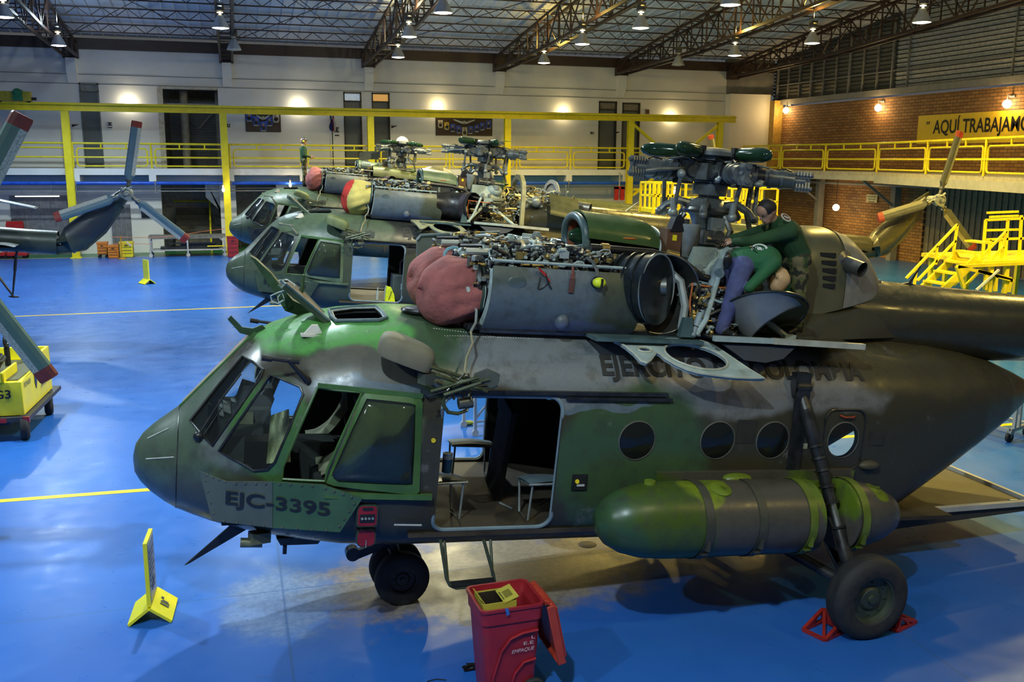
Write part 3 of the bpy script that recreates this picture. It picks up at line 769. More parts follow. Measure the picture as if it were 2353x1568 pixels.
photo_board('wide dark photo board with winged emblem and nine portraits', (1001, 268), (1131, 313),
            [(.08, .36, 1, .85), (.19, .46, 2, .85), (.295, .56, 0, .85), (.40, .64, 0, .85), (.505, .74, 1, .95), (.61, .66, 0, .85), (.72, .56, 0, .85), (.82, .46, 0, .85), (.93, .36, 0, .9)])
WS = mat('sign_white', (.7, .7, .68), .5)
def wall_sign(label, a, b, mark):
    P, Q = at_y(*a, YB-.02), at_y(*b, YB-.02); c = (P+Q)/2; w, h = abs(Q.x-P.x), abs(P.z-Q.z)
    t = thing('wall_sign', label, 'sign', c); MB().box((0, 0, 0), (w, .02, h)).build('plate', WS, t)
    mb = MB(); D = Matrix(((1, 0, 0, 0), (0, 0, 1, 0), (0, 1, 0, 0), (0, 0, 0, 1)))
    if mark == 'slope': mb.prism([(-w/2, h*.4), (w*.45, h*.4), (-w*.1, -h*.05), (-w/2, -h*.35)], -.018, -.012, D)
    elif mark == 'stack':
        for z in (.36, -.02, -.38): mb.box((0, -.015, z*h), (w*.9, .008, h*.14))
        mb.sph((0, -.015, .16*h), (w*.28, .01, h*.12), 8, 6)
    else: mb.box((-w*.22, -.015, 0), (w*.3, .008, h*.8)).box((w*.2, -.015, h*.15), (w*.35, .008, h*.3)).box((w*.1, -.015, -h*.25), (w*.5, .008, h*.25))
    mb.build('marking', BLKM, t)
    return t
wall_sign('small wide sign left of the first tall door', (165, 285), (184, 294), 'slope')
wall_sign('narrow stacked black and white sign right of the first tall door', (246, 280), (259, 295), 'stack')
wall_sign('small square black sign behind the second crane column', (519, 283), (531, 294), 'square')
wall_sign('small slanted sign right of the door with the orange transom', (899, 288), (915, 297), 'slope')
wall_sign('small picture sign left of the double doors', (1355, 302), (1366, 309), 'square')
wall_sign('slanted sign on the pier between the double doors', (1415, 302), (1426, 309), 'slope')
wall_sign('three stacked black plates beside the flagpole', (768, 291), (780, 314), 'stack')
p = at_y(766, 380, YB-.35); q = at_y(764, 270, YB-.35)
t = thing('flagpole', 'furled red and blue flag on a thin pole before the gallery wall', 'flag', (p.x, p.y, SLAB_T))
MB().tube([(0, 0, 0), (0, 0, q.z-SLAB_T+.2)], .025).cyl((0, 0, 0), (0, 0, .05), .16).build('pole', BLKM, t)
hz = q.z-SLAB_T
mb = MB()
for i, (dx, s_) in enumerate(((-.07, 0), (.03, 1), (.11, 2))):
    mb.slot(s_); mb.grid(lambda u, v, dx=dx: (dx*(.3+v)+(u-.5)*.14+.03*sin(9*v+dx*30), -.05+.05*sin(u*6+dx*20), hz+.1-v*.72*(1+.15*u)), 6, 8)
mb.build('flag', [mat('flag_blue', (.04, .06, .22), .8), mat('flag_red', (.25, .03, .03), .8), mat('flag_white', (.5, .5, .5), .8)], t)
t = tag(MB().bbox((-.11, -.06, -.12), (.11, 0, .12)).build('alarm_box', mat('alarm_brown', (.08, .03, .02), .5), loc=at_y(1487, 257, YB)), 'small dark box high on the wall right of the double doors', 'alarm box')

# yellow painted sign with black letters on the brick
A, B = at_x(2112, 264, XR), at_x(2108, 327, XR); yl = (A.y+B.y)/2; z1_, z0_ = at_x(2200, 261, XR).z, at_x(2200, 329.5, XR).z
t = thing('painted_sign', 'yellow sign on the brick wall with large black lettering', 'sign', (XR-.03, yl, 0))
MB().bbox((0, -13, z0_), (.03, 0, z1_)).build('panel', mat('sign_yellow', (.78, .55, .03), .5, var=.05), t)
ya, yb_ = at_x(2140, 300, XR).y, at_x(2352, 300, XR).y
full = (ya-yb_)*15.6/14.2
text_obj('AQU\u00cd TRABAJAMOS', full, (z1_-z0_)*.74, BLKM, t, lambda u, v: (-.012, ya-yl-.15-u, z0_+(z1_-z0_)*.20+v*.99), bold=.02)
mb = MB()
for k in range(2): mb.bar((-.012, ya-yl+.28-k*.12, z0_+(z1_-z0_)*.68), (-.012, ya-yl+.25-k*.12, z0_+(z1_-z0_)*.78), .01, .06)
mb.build('quotation_mark', BLKM, t)
P = at_x(2004, 456, XR-.04); t = thing('notice_plate', 'pale notice plate on dark brick below the walkway', 'sign', P)
MB().bbox((-.02, -.42, -.2), (0, .42, .2)).build('plate', mat('notice_pale', (.42, .42, .24), .5), t)
mb = MB()
for k in range(3): mb.bbox((-.025, -.34+.05*k, .1-k*.12), (-.02, .34-.06*k, .05-k*.12))
mb.build('print', mat('notice_ink', (.08, .12, .06), .6), t)

# blue pipe and thin lines under the gallery edge
pz = at_y(300, 421, YS).z
t = thing('blue_pipe', 'long blue pipe hung below the gallery edge', 'pipe', (-20, YS+.02, pz))
MB().tube([(-10, 0, .03), (47.5, 0, -.04)], .085, 12).build('pipe', BLUEP, t)
mb = MB().tube([(-10, .1, -.42), (47.5, .1, -.36)], .03, 6).tube([(-10, .25, -.28), (47.5, .25, -.25)], .02, 6)
mb.build('thin_line', GREYM, t)
for i in range(16): MB().bar((-8+i*3.5, 0, -.45), (-8+i*3.5, 0, .75), .03).box((-8+i*3.5, 0, 0), (.06, .2, .2)).build('hanger', GREYM, t)
# ================================================================== helicopters
# frame of the nearest one: origin under the nose wheels, x aft, y to starboard, z up, sitting nose high
H1POS, H1YAW, H1PIT = Vector((1.52228, 9.5644, 0)), .028993, .086807
H1M = Matrix.Translation(H1POS) @ Euler((0, H1PIT, H1YAW)).to_matrix().to_4x4()
H1I = H1M.inverted()
def H1at(px, py, y, M=None):
    """where the sight line to a photo point meets the plane y of the nearest helicopter"""
    I = M.inverted() if M is not None else H1I
    o = I @ Vector((0, 0, CAMH)); d = I.to_3x3() @ ray(px, py); t = (y-o.y)/d.y
    return o+d*t
def H1z(px, py, p0, n):
    o = H1I @ Vector((0, 0, CAMH)); d = H1I.to_3x3() @ ray(px, py); n = Vector(n); t = (Vector(p0)-o).dot(n)/d.dot(n)
    return o+d*t
def H1skin(px, py):
    o = H1I @ Vector((0, 0, CAMH)); d = H1I.to_3x3() @ ray(px, py); t = 6.
    while t < 16:
        p = o+d*t
        if -2.7 < p.x < 8.4 and fus_in(*p) < 0:
            lo, hi = t-.02, t
            for _ in range(14):
                m = (lo+hi)/2
                if fus_in(*(o+d*m)) < 0: hi = m
                else: lo = m
            return o+d*hi
        t += .02
    return None
def sy(poly): return [Vector((p.x, -p.y, p.z)) for p in poly]

DG, LG, BRO, GB, CH, LGR, OLV, GG = (.030, .052, .022), (.090, .290, .060), (.090, .078, .045), (.110, .150, .175), (.020, .023, .023), (.165, .155, .135), (.058, .052, .026), (.072, .105, .068)
BODY1 = camo('airframe_camouflage', (.042, .037, .020), [
    ((-2.6, 0, 1.7), (1.0, 1.8, 1.1), GG), ((-1.7, 0, 1.25), (.9, 2., .42), (.060, .065, .045)), ((-.9, -.1, 3.12), (1.0, 1.0, .42), LG), ((-.75, -1.1, 2.80), (.85, .42, .16), (.115, .105, .075)),
    ((-.5, -1.2, 2.63), (.8, .4, .09), GB), ((.15, -.7, 2.98), (.42, 1.2, .5), (.045, .085, .038)), ((-1.9, -1, 2.0), (.25, .6, .3), (.12, .14, .12)), ((-1.45, -1, 2.1), (.45, 1., .5), (.05, .13, .035)),
    ((1.5, -1.1, 2.92), (1.3, .9, .42), (.165, .185, .195)), ((3.2, -1.1, 2.74), (1.3, .8, .37), (.165, .170, .170)), ((4.35, -1.1, 2.74), (.85, .7, .34), (.160, .160, .155)),  # one grey paint, cool to warm lamplight put into its three tints
    ((-.52, -1.25, 2.1), (.36, .3, .46), (.10, .115, .065)), ((2.0, -1.2, 1.9), (.85, .5, .85), (.045, .088, .038)), ((1.7, -1.25, 2.50), (.55, .3, .05), GB), ((6.0, 0, 3.0), (2.2, 1.6, .5), (.068, .058, .026))], rough=.34, wear=(.16, .16, .14))
BODY2 = camo('airframe_camouflage_far', (.042, .048, .030), [
    ((-2.4, 0, 1.7), (1.2, 1.8, 1.3), (.060, .085, .052)), ((-.6, -.1, 3.0), (1.4, 1.5, .6), (.078, .118, .070)), ((1.3, -1, 2.9), (1.0, 1., .5), CH), ((.4, -1.1, 2.8), (.6, .6, .5), (.07, .10, .065)),
    ((3., -1., 2.5), (1.4, .8, .5), (.07, .065, .05)), ((5.5, 0, 3.), (2.2, 1.8, .7), (.10, .085, .04)), ((0, -1.2, 1.7), (.8, .5, .7), (.045, .062, .036))], rough=.42)
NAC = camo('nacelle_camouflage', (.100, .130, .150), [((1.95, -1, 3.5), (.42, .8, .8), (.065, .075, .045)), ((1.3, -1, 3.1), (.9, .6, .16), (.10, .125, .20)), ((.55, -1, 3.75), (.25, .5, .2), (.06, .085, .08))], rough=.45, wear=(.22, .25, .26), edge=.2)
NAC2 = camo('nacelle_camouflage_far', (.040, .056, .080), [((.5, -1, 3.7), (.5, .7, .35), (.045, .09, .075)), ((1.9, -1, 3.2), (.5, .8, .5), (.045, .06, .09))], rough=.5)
TANKM = camo('tank_camouflage', (.075, .066, .050), [((1.7, -1.7, 1.4), (.95, 1., .8), (.052, .090, .010)), ((1.5, -1.7, 1.3), (.45, .7, .5), (.035, .085, .030)), ((2.62, -1.75, 1.85), (.20, .4, .16), (.16, .22, .01)), ((4.0, -1.75, 1.7), (.32, .5, .35), (.10, .155, .012)), ((4.75, -1.7, 1.8), (.18, .4, .1), (.15, .2, .01)), ((1.6, -1.5, 1.0), (.8, .8, .25), (.03, .05, .015))], rough=.36, panel=False)
BOOM = camo('boom_camouflage', (.055, .052, .030), [((7, -.4, 3.1), (2.2, .6, .3), (.045, .038, .018)), ((11, 0, 3.3), (1.8, 1., .6), (.055, .07, .04))], rough=.28)
BOOM4 = camo('boom_camouflage_left', (.050, .066, .048), [((12.9, -.3, 3.0), (.9, 1.2, .7), (.020, .030, .022)), ((11.6, 0, 3.5), (1.2, .8, .35), (.11, .15, .11)), ((15, 0, 4.2), (.8, .6, .8), (.025, .035, .05))], rough=.4)
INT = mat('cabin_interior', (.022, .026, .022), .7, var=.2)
CFLOOR = mat('cabin_floor_worn', (.045, .034, .022), .6, var=.35, scale=3, dirt=((.10, .075, .045), .5))
DOORF = mat('door_edge_paint', (.16, .22, .25), .45, var=.1)
GRNF = mat('window_frame_green', (.055, .125, .032), .42, var=.12)
TEAL = mat('teal_primer', (.062, .110, .115), .4, var=.2, dirt=((.3, .36, .34), .4))
TEALL = mat('pale_teal_primer', (.34, .42, .40), .42, var=.15, dirt=((.16, .14, .07), .5))
MET = mat('worn_metal', (.20, .20, .18), .35, .8, var=.3, scale=8)
METD = mat('dark_metal', (.045, .045, .045), .35, .6, var=.3, scale=8)
METL = mat('grey_casting', (.31, .34, .32), .4, .35, var=.2, scale=4, dirt=((.13, .11, .05), .5))
BRASS = mat('brassy_fitting', (.42, .30, .10), .35, .7, var=.2)
HUBM = mat('hub_blue_grey', (.155, .172, .168), .34, .35, var=.25, scale=6, dirt=((.02, .02, .02), .6))
GLOSS = mat('gloss_dark_green', (.012, .040, .016), .12, var=.15)
HOSE = mat('black_hose', (.010, .010, .010), .35)
CABLE = mat('cable_tan', (.28, .24, .13), .6)
ORNG = mat('orange_line', (.55, .14, .03), .5)
GL1 = glass('canopy_glass', (.88, .93, .90), .025); GLB = glass('bubble_glass', (.70, .80, .58), .03, .05)
MARK = mat('stencil_black', (.022, .022, .020), .6, var=.1); MARK2 = mat('code_black', (.012, .014, .014), .5)
BLADE = mat('blade_grey_blue', (.105, .185, .225), .45, var=.08); BLADET = mat('blade_trailing_cream', (.50, .50, .42), .5, var=.15, scale=20); TIPR = mat('blade_tip_red', (.30, .035, .022), .5)
CANVAS = mat('seat_canvas', (.20, .21, .13), .85, var=.2, bump=.3, bscale=25)

# outlines traced on the skin
FRONT = [H1skin(*p) for p in ((558, 819), (582, 833), (606, 851), (601, 867), (545, 946), (489, 1025), (462, 997), (438, 967), (498, 892))]
QUART = [H1skin(*p) for p in ((622, 863), (656, 876), (690, 890), (697, 907), (665, 985), (632, 1062), (615, 1079), (583, 1082), (560, 1068), (532, 1053), (503, 1037), (562, 950))]
SLIDE = [H1skin(*p) for p in ((729, 892), (780, 898), (831, 904), (792, 990), (753, 1077), (747, 1106), (697, 1104), (649, 1101), (650, 1074), (690, 980))]
BUBBL = [H1skin(*p) for p in ((841, 914), (900, 920), (953, 926), (951, 1020), (946, 1113), (860, 1110), (772, 1105), (760, 1090), (800, 1000))]
BFRAM = [H1skin(*p) for p in ((833, 902), (970, 914), (962, 1130), (960, 1137), (825, 1122), (747, 1112))]
HATCH = [H1skin(*p) for p in ((757, 716), (810, 709), (865, 708), (880, 720), (888, 733), (872, 739), (820, 740), (772, 741), (762, 732))]
WINX = [2.05, 2.972, 3.637, 4.528]; WZ = 2.125; WR = .193

def cutter(polys):
    """closed prisms that pierce the skin along each outline's own normal"""
    mb = MB()
    for P, dp in polys:
        c = sum(P, Vector())/len(P); n = Vector()
        for i in range(len(P)): n += (P[i]-c).cross(P[(i+1) % len(P)]-c)
        n.normalize()
        if n.dot(c-Vector((c.x, 0, 2.0))) < 0: n = -n
        k = len(P); o = len(mb.v)
        mb.add([p+n*.25 for p in P]+[p-n*dp for p in P], [tuple(range(k)), tuple(range(2*k-1, k-1, -1))]+[(i, k+i, k+(i+1) % k, (i+1) % k) for i in range(k)], False)
    return mb
def rrect(x0, x1, z0, z1, r, y):
    out = []
    for cx, cz, a in ((x1-r, z1-r, 0), (x0+r, z1-r, pi/2), (x0+r, z0+r, pi), (x1-r, z0+r, 1.5*pi)):
        for k in range(6): out.append(Vector((cx+r*cos(a+k*pi/10), y, cz+r*sin(a+k*pi/10))))
    return out
def loft(inset=0., x0=-2.72, x1=8.5, zfloor=None, nx=90, na=64):
    xs = sorted(set(list(np.linspace(x0, x1, nx))+[q for q in FUS[:, 0] if x0 < q < x1])); V = []; F = []
    for x in xs:
        hw, zb, zt, zw, nt, nb = fus(x); hw = max(.01, hw-inset); zt = max(zw+.01, zt-inset); zb = min(zw-.01, zb+inset)
        for j in range(na):
            a = 2*pi*j/na; n = nt if sin(a) > 0 else nb
            y = hw*math.copysign(abs(cos(a))**(2/n), cos(a)); z = zw+(zt-zw if sin(a) > 0 else zw-zb)*math.copysign(abs(sin(a))**(2/n), sin(a))
            if zfloor is not None: z = max(z, zfloor)
            V.append((x, y, z))
    m = len(xs)
    for i in range(m-1):
        for j in range(na): F.append((i*na+j, i*na+(j+1) % na, (i+1)*na+(j+1) % na, (i+1)*na+j))
    F.append(tuple(reversed(range(na)))); F.append(tuple((m-1)*na+j for j in range(na)))
    mb = MB(); mb.add(V, F); return mb
def fus_normal(x, y, z):
    e = .01; g = Vector((fus_in(x+e, y, z)-fus_in(x-e, y, z), fus_in(x, y+e, z)-fus_in(x, y-e, z), fus_in(x, y, z+e)-fus_in(x, y, z-e)))
    return g.normalized()
def pane(mb, P, inset=.0, off=-.01, dome=0.):
    """glass skin over an outline: rings towards the middle, optionally domed"""
    c = sum(P, Vector())/len(P); n = Vector()
    for i in range(len(P)): n += (P[i]-c).cross(P[(i+1) % len(P)]-c)
    n.normalize()
    if n.y*c.y < 0: n = -n
    # refine outline
    Q = []
    for i in range(len(P)):
        a, b = P[i], P[(i+1) % len(P)]
        for t in (0, .5): Q.append(a+(b-a)*t)
    k = len(Q); rings = [1, .94, .85, .7, .45, .2]; V = []; F = []
    for r in rings:
        for q in Q:
            p = c+(q-c)*r
            V.append(p+n*(off+dome*(1-r**4)))
    V.append(c+n*(off+dome))
    for i in range(len(rings)-1):
        for j in range(k): F.append((i*k+j, i*k+(j+1) % k, (i+1)*k+(j+1) % k, (i+1)*k+j))
    for j in range(k): F.append(((len(rings)-1)*k+j, (len(rings)-1)*k+(j+1) % k, len(V)-1))
    return mb.add(V, F)

def body_mesh():
    o = loft(0).build('fuselage', BODY1, sharp=None)
    inner = loft(.05, -2.05, 7.9, 1.17).build('c', INT, sharp=None)
    bool_cut(o, inner)
    mb = cutter([(FRONT, .35), (sy(FRONT), .35), (QUART, .3), (sy(QUART), .3), (SLIDE, .3), (sy(SLIDE), .3), (HATCH, .3)])
    for s in (-1, 1):
        P = rrect(.03, 1.22, 1.21, 2.54, .12, s); k = len(P)
        mb.add([(p.x, s*1.6, p.z) for p in P]+[(p.x, s*.85, p.z) for p in P], [tuple(range(k)), tuple(range(2*k-1, k-1, -1))]+[(i, k+i, k+(i+1) % k, (i+1) % k) for i in range(k)], False)
        for x in WINX: mb.cyl((x, s*1.5, WZ), (x, s*1.0, WZ), WR, n=28)
    c = mb.build('c', INT, sharp=None); bool_cut(o, c)
    # the open tail end above the ramp
    r = MB().prism([(5.05, 1.0), (5.25, 1.18), (7.75, 2.36), (9.2, 2.40), (9.2, .2), (5.05, .2)], -.80, .80, Matrix(((1, 0, 0, 0), (0, 0, 1, 0), (0, 1, 0, 0), (0, 0, 0, 1)))).build('c', INT, sharp=None)
    bool_cut(o, r)
    me = o.data; bpy.data.objects.remove(o)
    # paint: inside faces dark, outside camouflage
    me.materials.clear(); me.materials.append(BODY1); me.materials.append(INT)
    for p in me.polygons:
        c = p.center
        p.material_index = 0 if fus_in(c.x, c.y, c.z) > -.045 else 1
        p.use_smooth = True
    me.set_sharp_from_angle(angle=.6)
    me.name = 'fuselage'
    return me

class Heli:
    """collects the parts of one helicopter under an Empty; shared meshes are kept for the other ones"""
    store = {}
    def __init__(s, label, pos, yaw, pitch, lift, group=None):
        s.t = thing('helicopter', label, 'helicopter', pos, (0, pitch, yaw), group)
        s.lift = lift
    def part(s, name, mb=None, m=None, parent=None, key=None, sharp=35, loc=None, rot=None):
        key = key or name
        if key in Heli.store: me = Heli.store[key]
        else:
            me = mb() if callable(mb) else mb
            if isinstance(me, MB):
                me = me.mesh(name, m)
                if sharp: me.set_sharp_from_angle(angle=math.radians(sharp))
            Heli.store[key] = me
        o = bpy.data.objects.new(name, me); COL.objects.link(o); o.parent = parent or s.t
        if loc is not None: o.location = loc
        if rot is not None: o.rotation_euler = rot
        return o
def paint(o, *ms):
    """give this copy its own paint"""
    if o.data.users > 1: o.data = o.data.copy()
    for i, m in enumerate(ms): o.data.materials[i] = m
    return o

def wheel_mb(r, w, hub, n=40):
    mb = MB().slot(0); k = w/2
    prof = [(hub, -k*.75), (hub*1.05, -k*.9), (r*.72, -k), (r*.88, -k*.92), (r*.965, -k*.68), (r, -k*.35)]
    gro = []
    for i in range(5):
        z = -k*.35+i*k*.175; gro += [(r, z), (r-.012, z+.012*k), (r-.012, z+.03*k), (r, z+.05*k)]
    prof += gro+[(r, k*.35), (r*.965, k*.68), (r*.88, k*.92), (r*.72, k), (hub*1.05, k*.9), (hub, k*.75)]
    mb.lathe(prof, n=n)
    mb.slot(1)
    for s in (-1, 1):
        mb.lathe([(hub*1.02, s*k*.78), (hub*.95, s*k*.72), (hub*.9, s*k*.35), (hub*.55, s*k*.3), (hub*.42, s*k*.5), (hub*.2, s*k*.52), (hub*.17, s*k*.72), (0, s*k*.74)], n=24)
        for i in range(8):
            a = 2*pi*i/8; mb.cyl((hub*.7*cos(a), hub*.7*sin(a), s*k*.3), (hub*.7*cos(a), hub*.7*sin(a), s*k*.42), hub*.05, n=6)
    return mb
RIM = mat('wheel_rim_green', (.035, .045, .030), .45, var=.2)
NRIM = mat('nose_wheel_rim', (.022, .022, .024), .5)
def gear(H, main=True):
    L = H.lift; c, s_ = cos(H1PIT), sin(H1PIT)
    def ground(x, y, zw):     # local point at height zw above the hall floor
        z = (zw-L+x*s_)/c; return Vector((x, y, z))
    w = ground(0, 0, .285); RX = Euler((pi/2, 0, 0))
    for y in (-.17, .17):
        H.part('nose_wheel', lambda: wheel_mb(.295, .185, .15), [RUB, NRIM], loc=(w.x, y, w.z), rot=RX)
    mb = MB().cyl((w.x, -.17, w.z), (w.x, .17, w.z), .045).tube([(w.x, 0, w.z), (w.x-.05, 0, w.z+.2), (w.x-.25, 0, 1.0)], [.05, .06, .07]).bar((w.x-.48, 0, w.z+.22), (w.x-.12, 0, w.z+.36), .07, .09).cyl((w.x-.52, -.06, w.z+.24), (w.x-.52, .06, w.z+.24), .075).tube([(w.x+.1, .1, .95), (w.x-.05, .05, w.z+.2)], .03).bar((w.x-.1, 0, w.z+.3), (w.x-.42, .0, w.z+.46), .10, .06)
    H.part('nose_gear_leg', mb, METD, key='nose_gear_leg%.2f' % L)
    for y in (-1, 1):
        p = ground(4.28, y*2.255, .42)
        H.part('main_wheel', lambda: wheel_mb(.432, .28, .24), [RUB, RIM], loc=p, rot=RX)
        top = Vector((3.93, y*1.17, 2.70)); ax = Vector((p.x, y*2.07, p.z))
        d = (ax-top)
        mb = MB().slot(0).tube([top, top+d*.05, top+d*.12], [.05, .055, .075], 12).tube([top+d*.12, top+d*.30, top+d*.31, top+d*.58], [.072, .075, .062, .062], 14).slot(1).tube([top+d*.58, top+d*.70], .045, 14)
        mb.slot(0).tube([top+d*.70, top+d*.72, top+d*.93, ax], [.05, .068, .068, .06], 14)
        for f in (.30, .36, .42, .50, .58, .70): mb.tube([top+d*f, top+d*(f+.012)], .082, 12)
        mb.slot(0).cyl(ax, p, .06)
        H.part('shock_strut', mb, [METD, ALU], key='shock%d_%.2f' % (y, L))
        mb = MB().tube([ax, (3.8, y*.85, .98)], [.055, .07], 12).tube([(p.x, y*2.02, p.z-.02), (4.75, y*.8, .98)], [.05, .06], 12)
        H.part('axle_brace', mb, METD, key='axle%d_%.2f' % (y, L))
        H.part('strut_bracket', lambda: MB().box((3.93, y*1.19, 2.72), (.18, .10, .26)).cyl((3.85, y*1.22, 2.70), (4.02, y*1.22, 2.70), .06).box((3.93, y*1.25, 2.2), (.16, .04, 1.0)), METD, key='bracket%d' % y)

def blade_mb(L=1.66, c0=.27, root=.28):
    """tail rotor blade along +z, chord along x, red tip"""
    mb = MB()
    def sec(z, ch, tw): 
        out = []
        for (u, t) in ((-.5, 0), (-.42, .035), (-.2, .05), (.15, .035), (.5, .006), (.5, -.006), (.15, -.03), (-.2, -.045), (-.42, -.03)):
            out.append(Vector((u*ch*cos(tw)-t*sin(tw), u*ch*sin(tw)+t*cos(tw), z)))
        return out
    zs = [(root, .10), (root+.10, .13), (root+.22, c0), (root+.4, c0), (L*.9+root, c0), (L*.9+root, c0), (L+root-.03, c0), (L+root, c0*.9)]
    S_ = [sec(z, ch, .14) for z, ch in zs]; k = 9
    for i in range(len(S_)-1):
        V = S_[i]+S_[i+1]
        for j in range(k):
            te = j in (3, 4, 5) and i < 4 and i > 1
            mb.slot(2 if i >= 5 else (1 if te else 0)); mb.add([V[j], V[(j+1) % k], V[k+(j+1) % k], V[k+j]], [(0, 1, 2, 3)], j not in (4,))
    mb.slot(2).add(S_[-1], [tuple(range(k))], False); mb.slot(0).add(S_[0], [tuple(range(k))], False)
    mb.slot(3).cyl((0, 0, .05), (0, 0, root+.06), .05, .045, 12).cyl((0, 0, root+.03), (0, 0, root+.09), .075, n=12)
    return mb
def tail(H, ang, boom, blades=(BLADE, BLADET, TIPR)):
    """tail boom, fin, tail rotor (blade angle ang), stabilizers and skid"""
    def bm():
        mb = MB(); C = [(4.2, 3.28, .50, .36), (5.0, 3.30, .51, .51), (5.6, 3.29, .495, .495), (8.1, 3.28, .43, .43), (11., 3.275, .36, .36), (13.6, 3.285, .31, .315), (14.35, 3.275, .28, .32)]
        for i in range(len(C)-1):
            a, b = C[i], C[i+1]; n = 6
            def f(u, v, a=a, b=b):
                q = a[0]+(b[0]-a[0])*v; t = (q-a[0])/(b[0]-a[0]); th = 2*pi*u
                return (q, (a[2]+(b[2]-a[2])*t)*cos(th), a[1]+(b[1]-a[1])*t+(a[3]+(b[3]-a[3])*t)*sin(th))
            mb.grid(f, 32, n)
        return mb
    H.part('tail_boom', bm, BOOM)
    def fin():
        mb = MB(); P = [(14.2, 3.275, .285, .322, 0), (14.62, 3.36, .25, .37, .35), (15.0, 3.66, .20, .38, .72), (15.35, 4.02, .16, .33, .8), (15.7, 4.40, .13, .25, .82), (16.02, 4.74, .11, .15, .82), (16.15, 4.95, .02, .05, .8)]
        V = []; n = 20
        for (x, z, ry, rl, t) in P:
            for j in range(n):
                a = 2*pi*j/n; l = rl*cos(a); V.append((x+l*sin(t)*1., ry*sin(a), z-l*cos(t)*-1 if t == 0 else z-l*cos(t)))
        F = [(i*n+j, i*n+(j+1) % n, (i+1)*n+(j+1) % n, (i+1)*n+j) for i in range(len(P)-1) for j in range(n)]
        mb.add(V, F); mb.f.append(tuple(range(n))); mb.m.append(0); mb.sm.append(False)
        # fixed fin surface behind and under the boom end
        mb.prism([(14.3, 2.95), (15.05, 3.12), (15.55, 3.62), (16.0, 4.35), (15.9, 4.5), (15.2, 3.9), (14.5, 3.4)], -.05, .05, Matrix(((1, 0, 0, 0), (0, 0, 1, 0), (0, 1, 0, 0), (0, 0, 0, 1))))
        mb.grid(lambda u, v: (13.6+1.5*u, (v-.5)*.5*(1-.5*u), 2.955+.20*u*u+.20*abs(2*v-1)**2), 8, 8)
        return mb
    f = H.part('tail_fin', fin, BOOM)
    r = H.part('tail_rotor_hub', lambda: MB().cyl((0, .42, 0), (0, -.06, 0), .10, .13, 16).sph((0, -.02, 0), (.17, .12, .17)).cyl((0, -.06, 0), (0, -.22, 0), .07, .05).cyl((.0, -.1, .1), (.12, -.1, .2), .035).cyl((-.1, -.1, -.1), (-.2, -.1, 0), .035).box((.05, -.1, -.12), (.14, .1, .1)).sph((-.1, -.12, .1), .06).lathe([(.12, -.02), (.16, 0), (.12, .02)], (0, -.14, 0), (0, 1, 0), 16), METL, loc=(16.1, -.45, 4.76))
    for k in range(3):
        H.part('blade', blade_mb, [*blades, MET], parent=r, rot=(0, ang+k*2*pi/3, 0), key='tblade'+blades[0].name)
    for s in (-1, 1):
        H.part('stabilizer', lambda: MB().grid(lambda u, v, s=s: (12.75+.22*u+.75*v*(1-.25*u)+.0, s*(.25+1.05*u), 3.22+.035*sin(pi*v)), 6, 8).grid(lambda u, v, s=s: (12.75+.22*u+.75*v*(1-.25*u), s*(.25+1.05*u), 3.22-.03*sin(pi*v)), 6, 8), BOOM, key='stab%d' % s)
    H.part('tail_skid', lambda: MB().tube([(12.4, -.12, 3.02), (13.25, 0, 1.78)], .025).tube([(12.4, .12, 3.02), (13.25, 0, 1.78)], .025).tube([(13.35, 0, 3.0), (13.28, 0, 2.2), (13.25, 0, 1.78)], [.03, .03, .02]).sph((13.28, 0, 1.75), (.14, .06, .03)).cyl((13.33, 0, 2.9), (13.30, 0, 2.45), .04), METD)
HX = 3.24
def gridpanel(mb, fn, nu, nv, th, nrm):
    """curved sheet with thickness: fn(u,v) point, nrm(u,v) outward normal"""
    k = nu+1; A = []; B = []
    for j in range(nv+1):
        for i in range(nu+1):
            p = Vector(fn(i/nu, j/nv)); n = Vector(nrm(i/nu, j/nv)); A.append(p); B.append(p-n*th)
    N_ = len(A); F = []
    for j in range(nv):
        for i in range(nu):
            a, b, c, d = j*k+i, j*k+i+1, (j+1)*k+i+1, (j+1)*k+i
            F.append((a, b, c, d)); F.append((N_+d, N_+c, N_+b, N_+a))
    edge = [i for i in range(k)]+[(j+1)*k-1 for j in range(1, nv+1)]+[nv*k+i for i in range(k-2, -1, -1)]+[j*k for j in range(nv-1, 0, -1)]
    for i in range(len(edge)):
        a, b = edge[i], edge[(i+1) % len(edge)]; F.append((a, b, N_+b, N_+a))
    return mb.add(A+B, F)
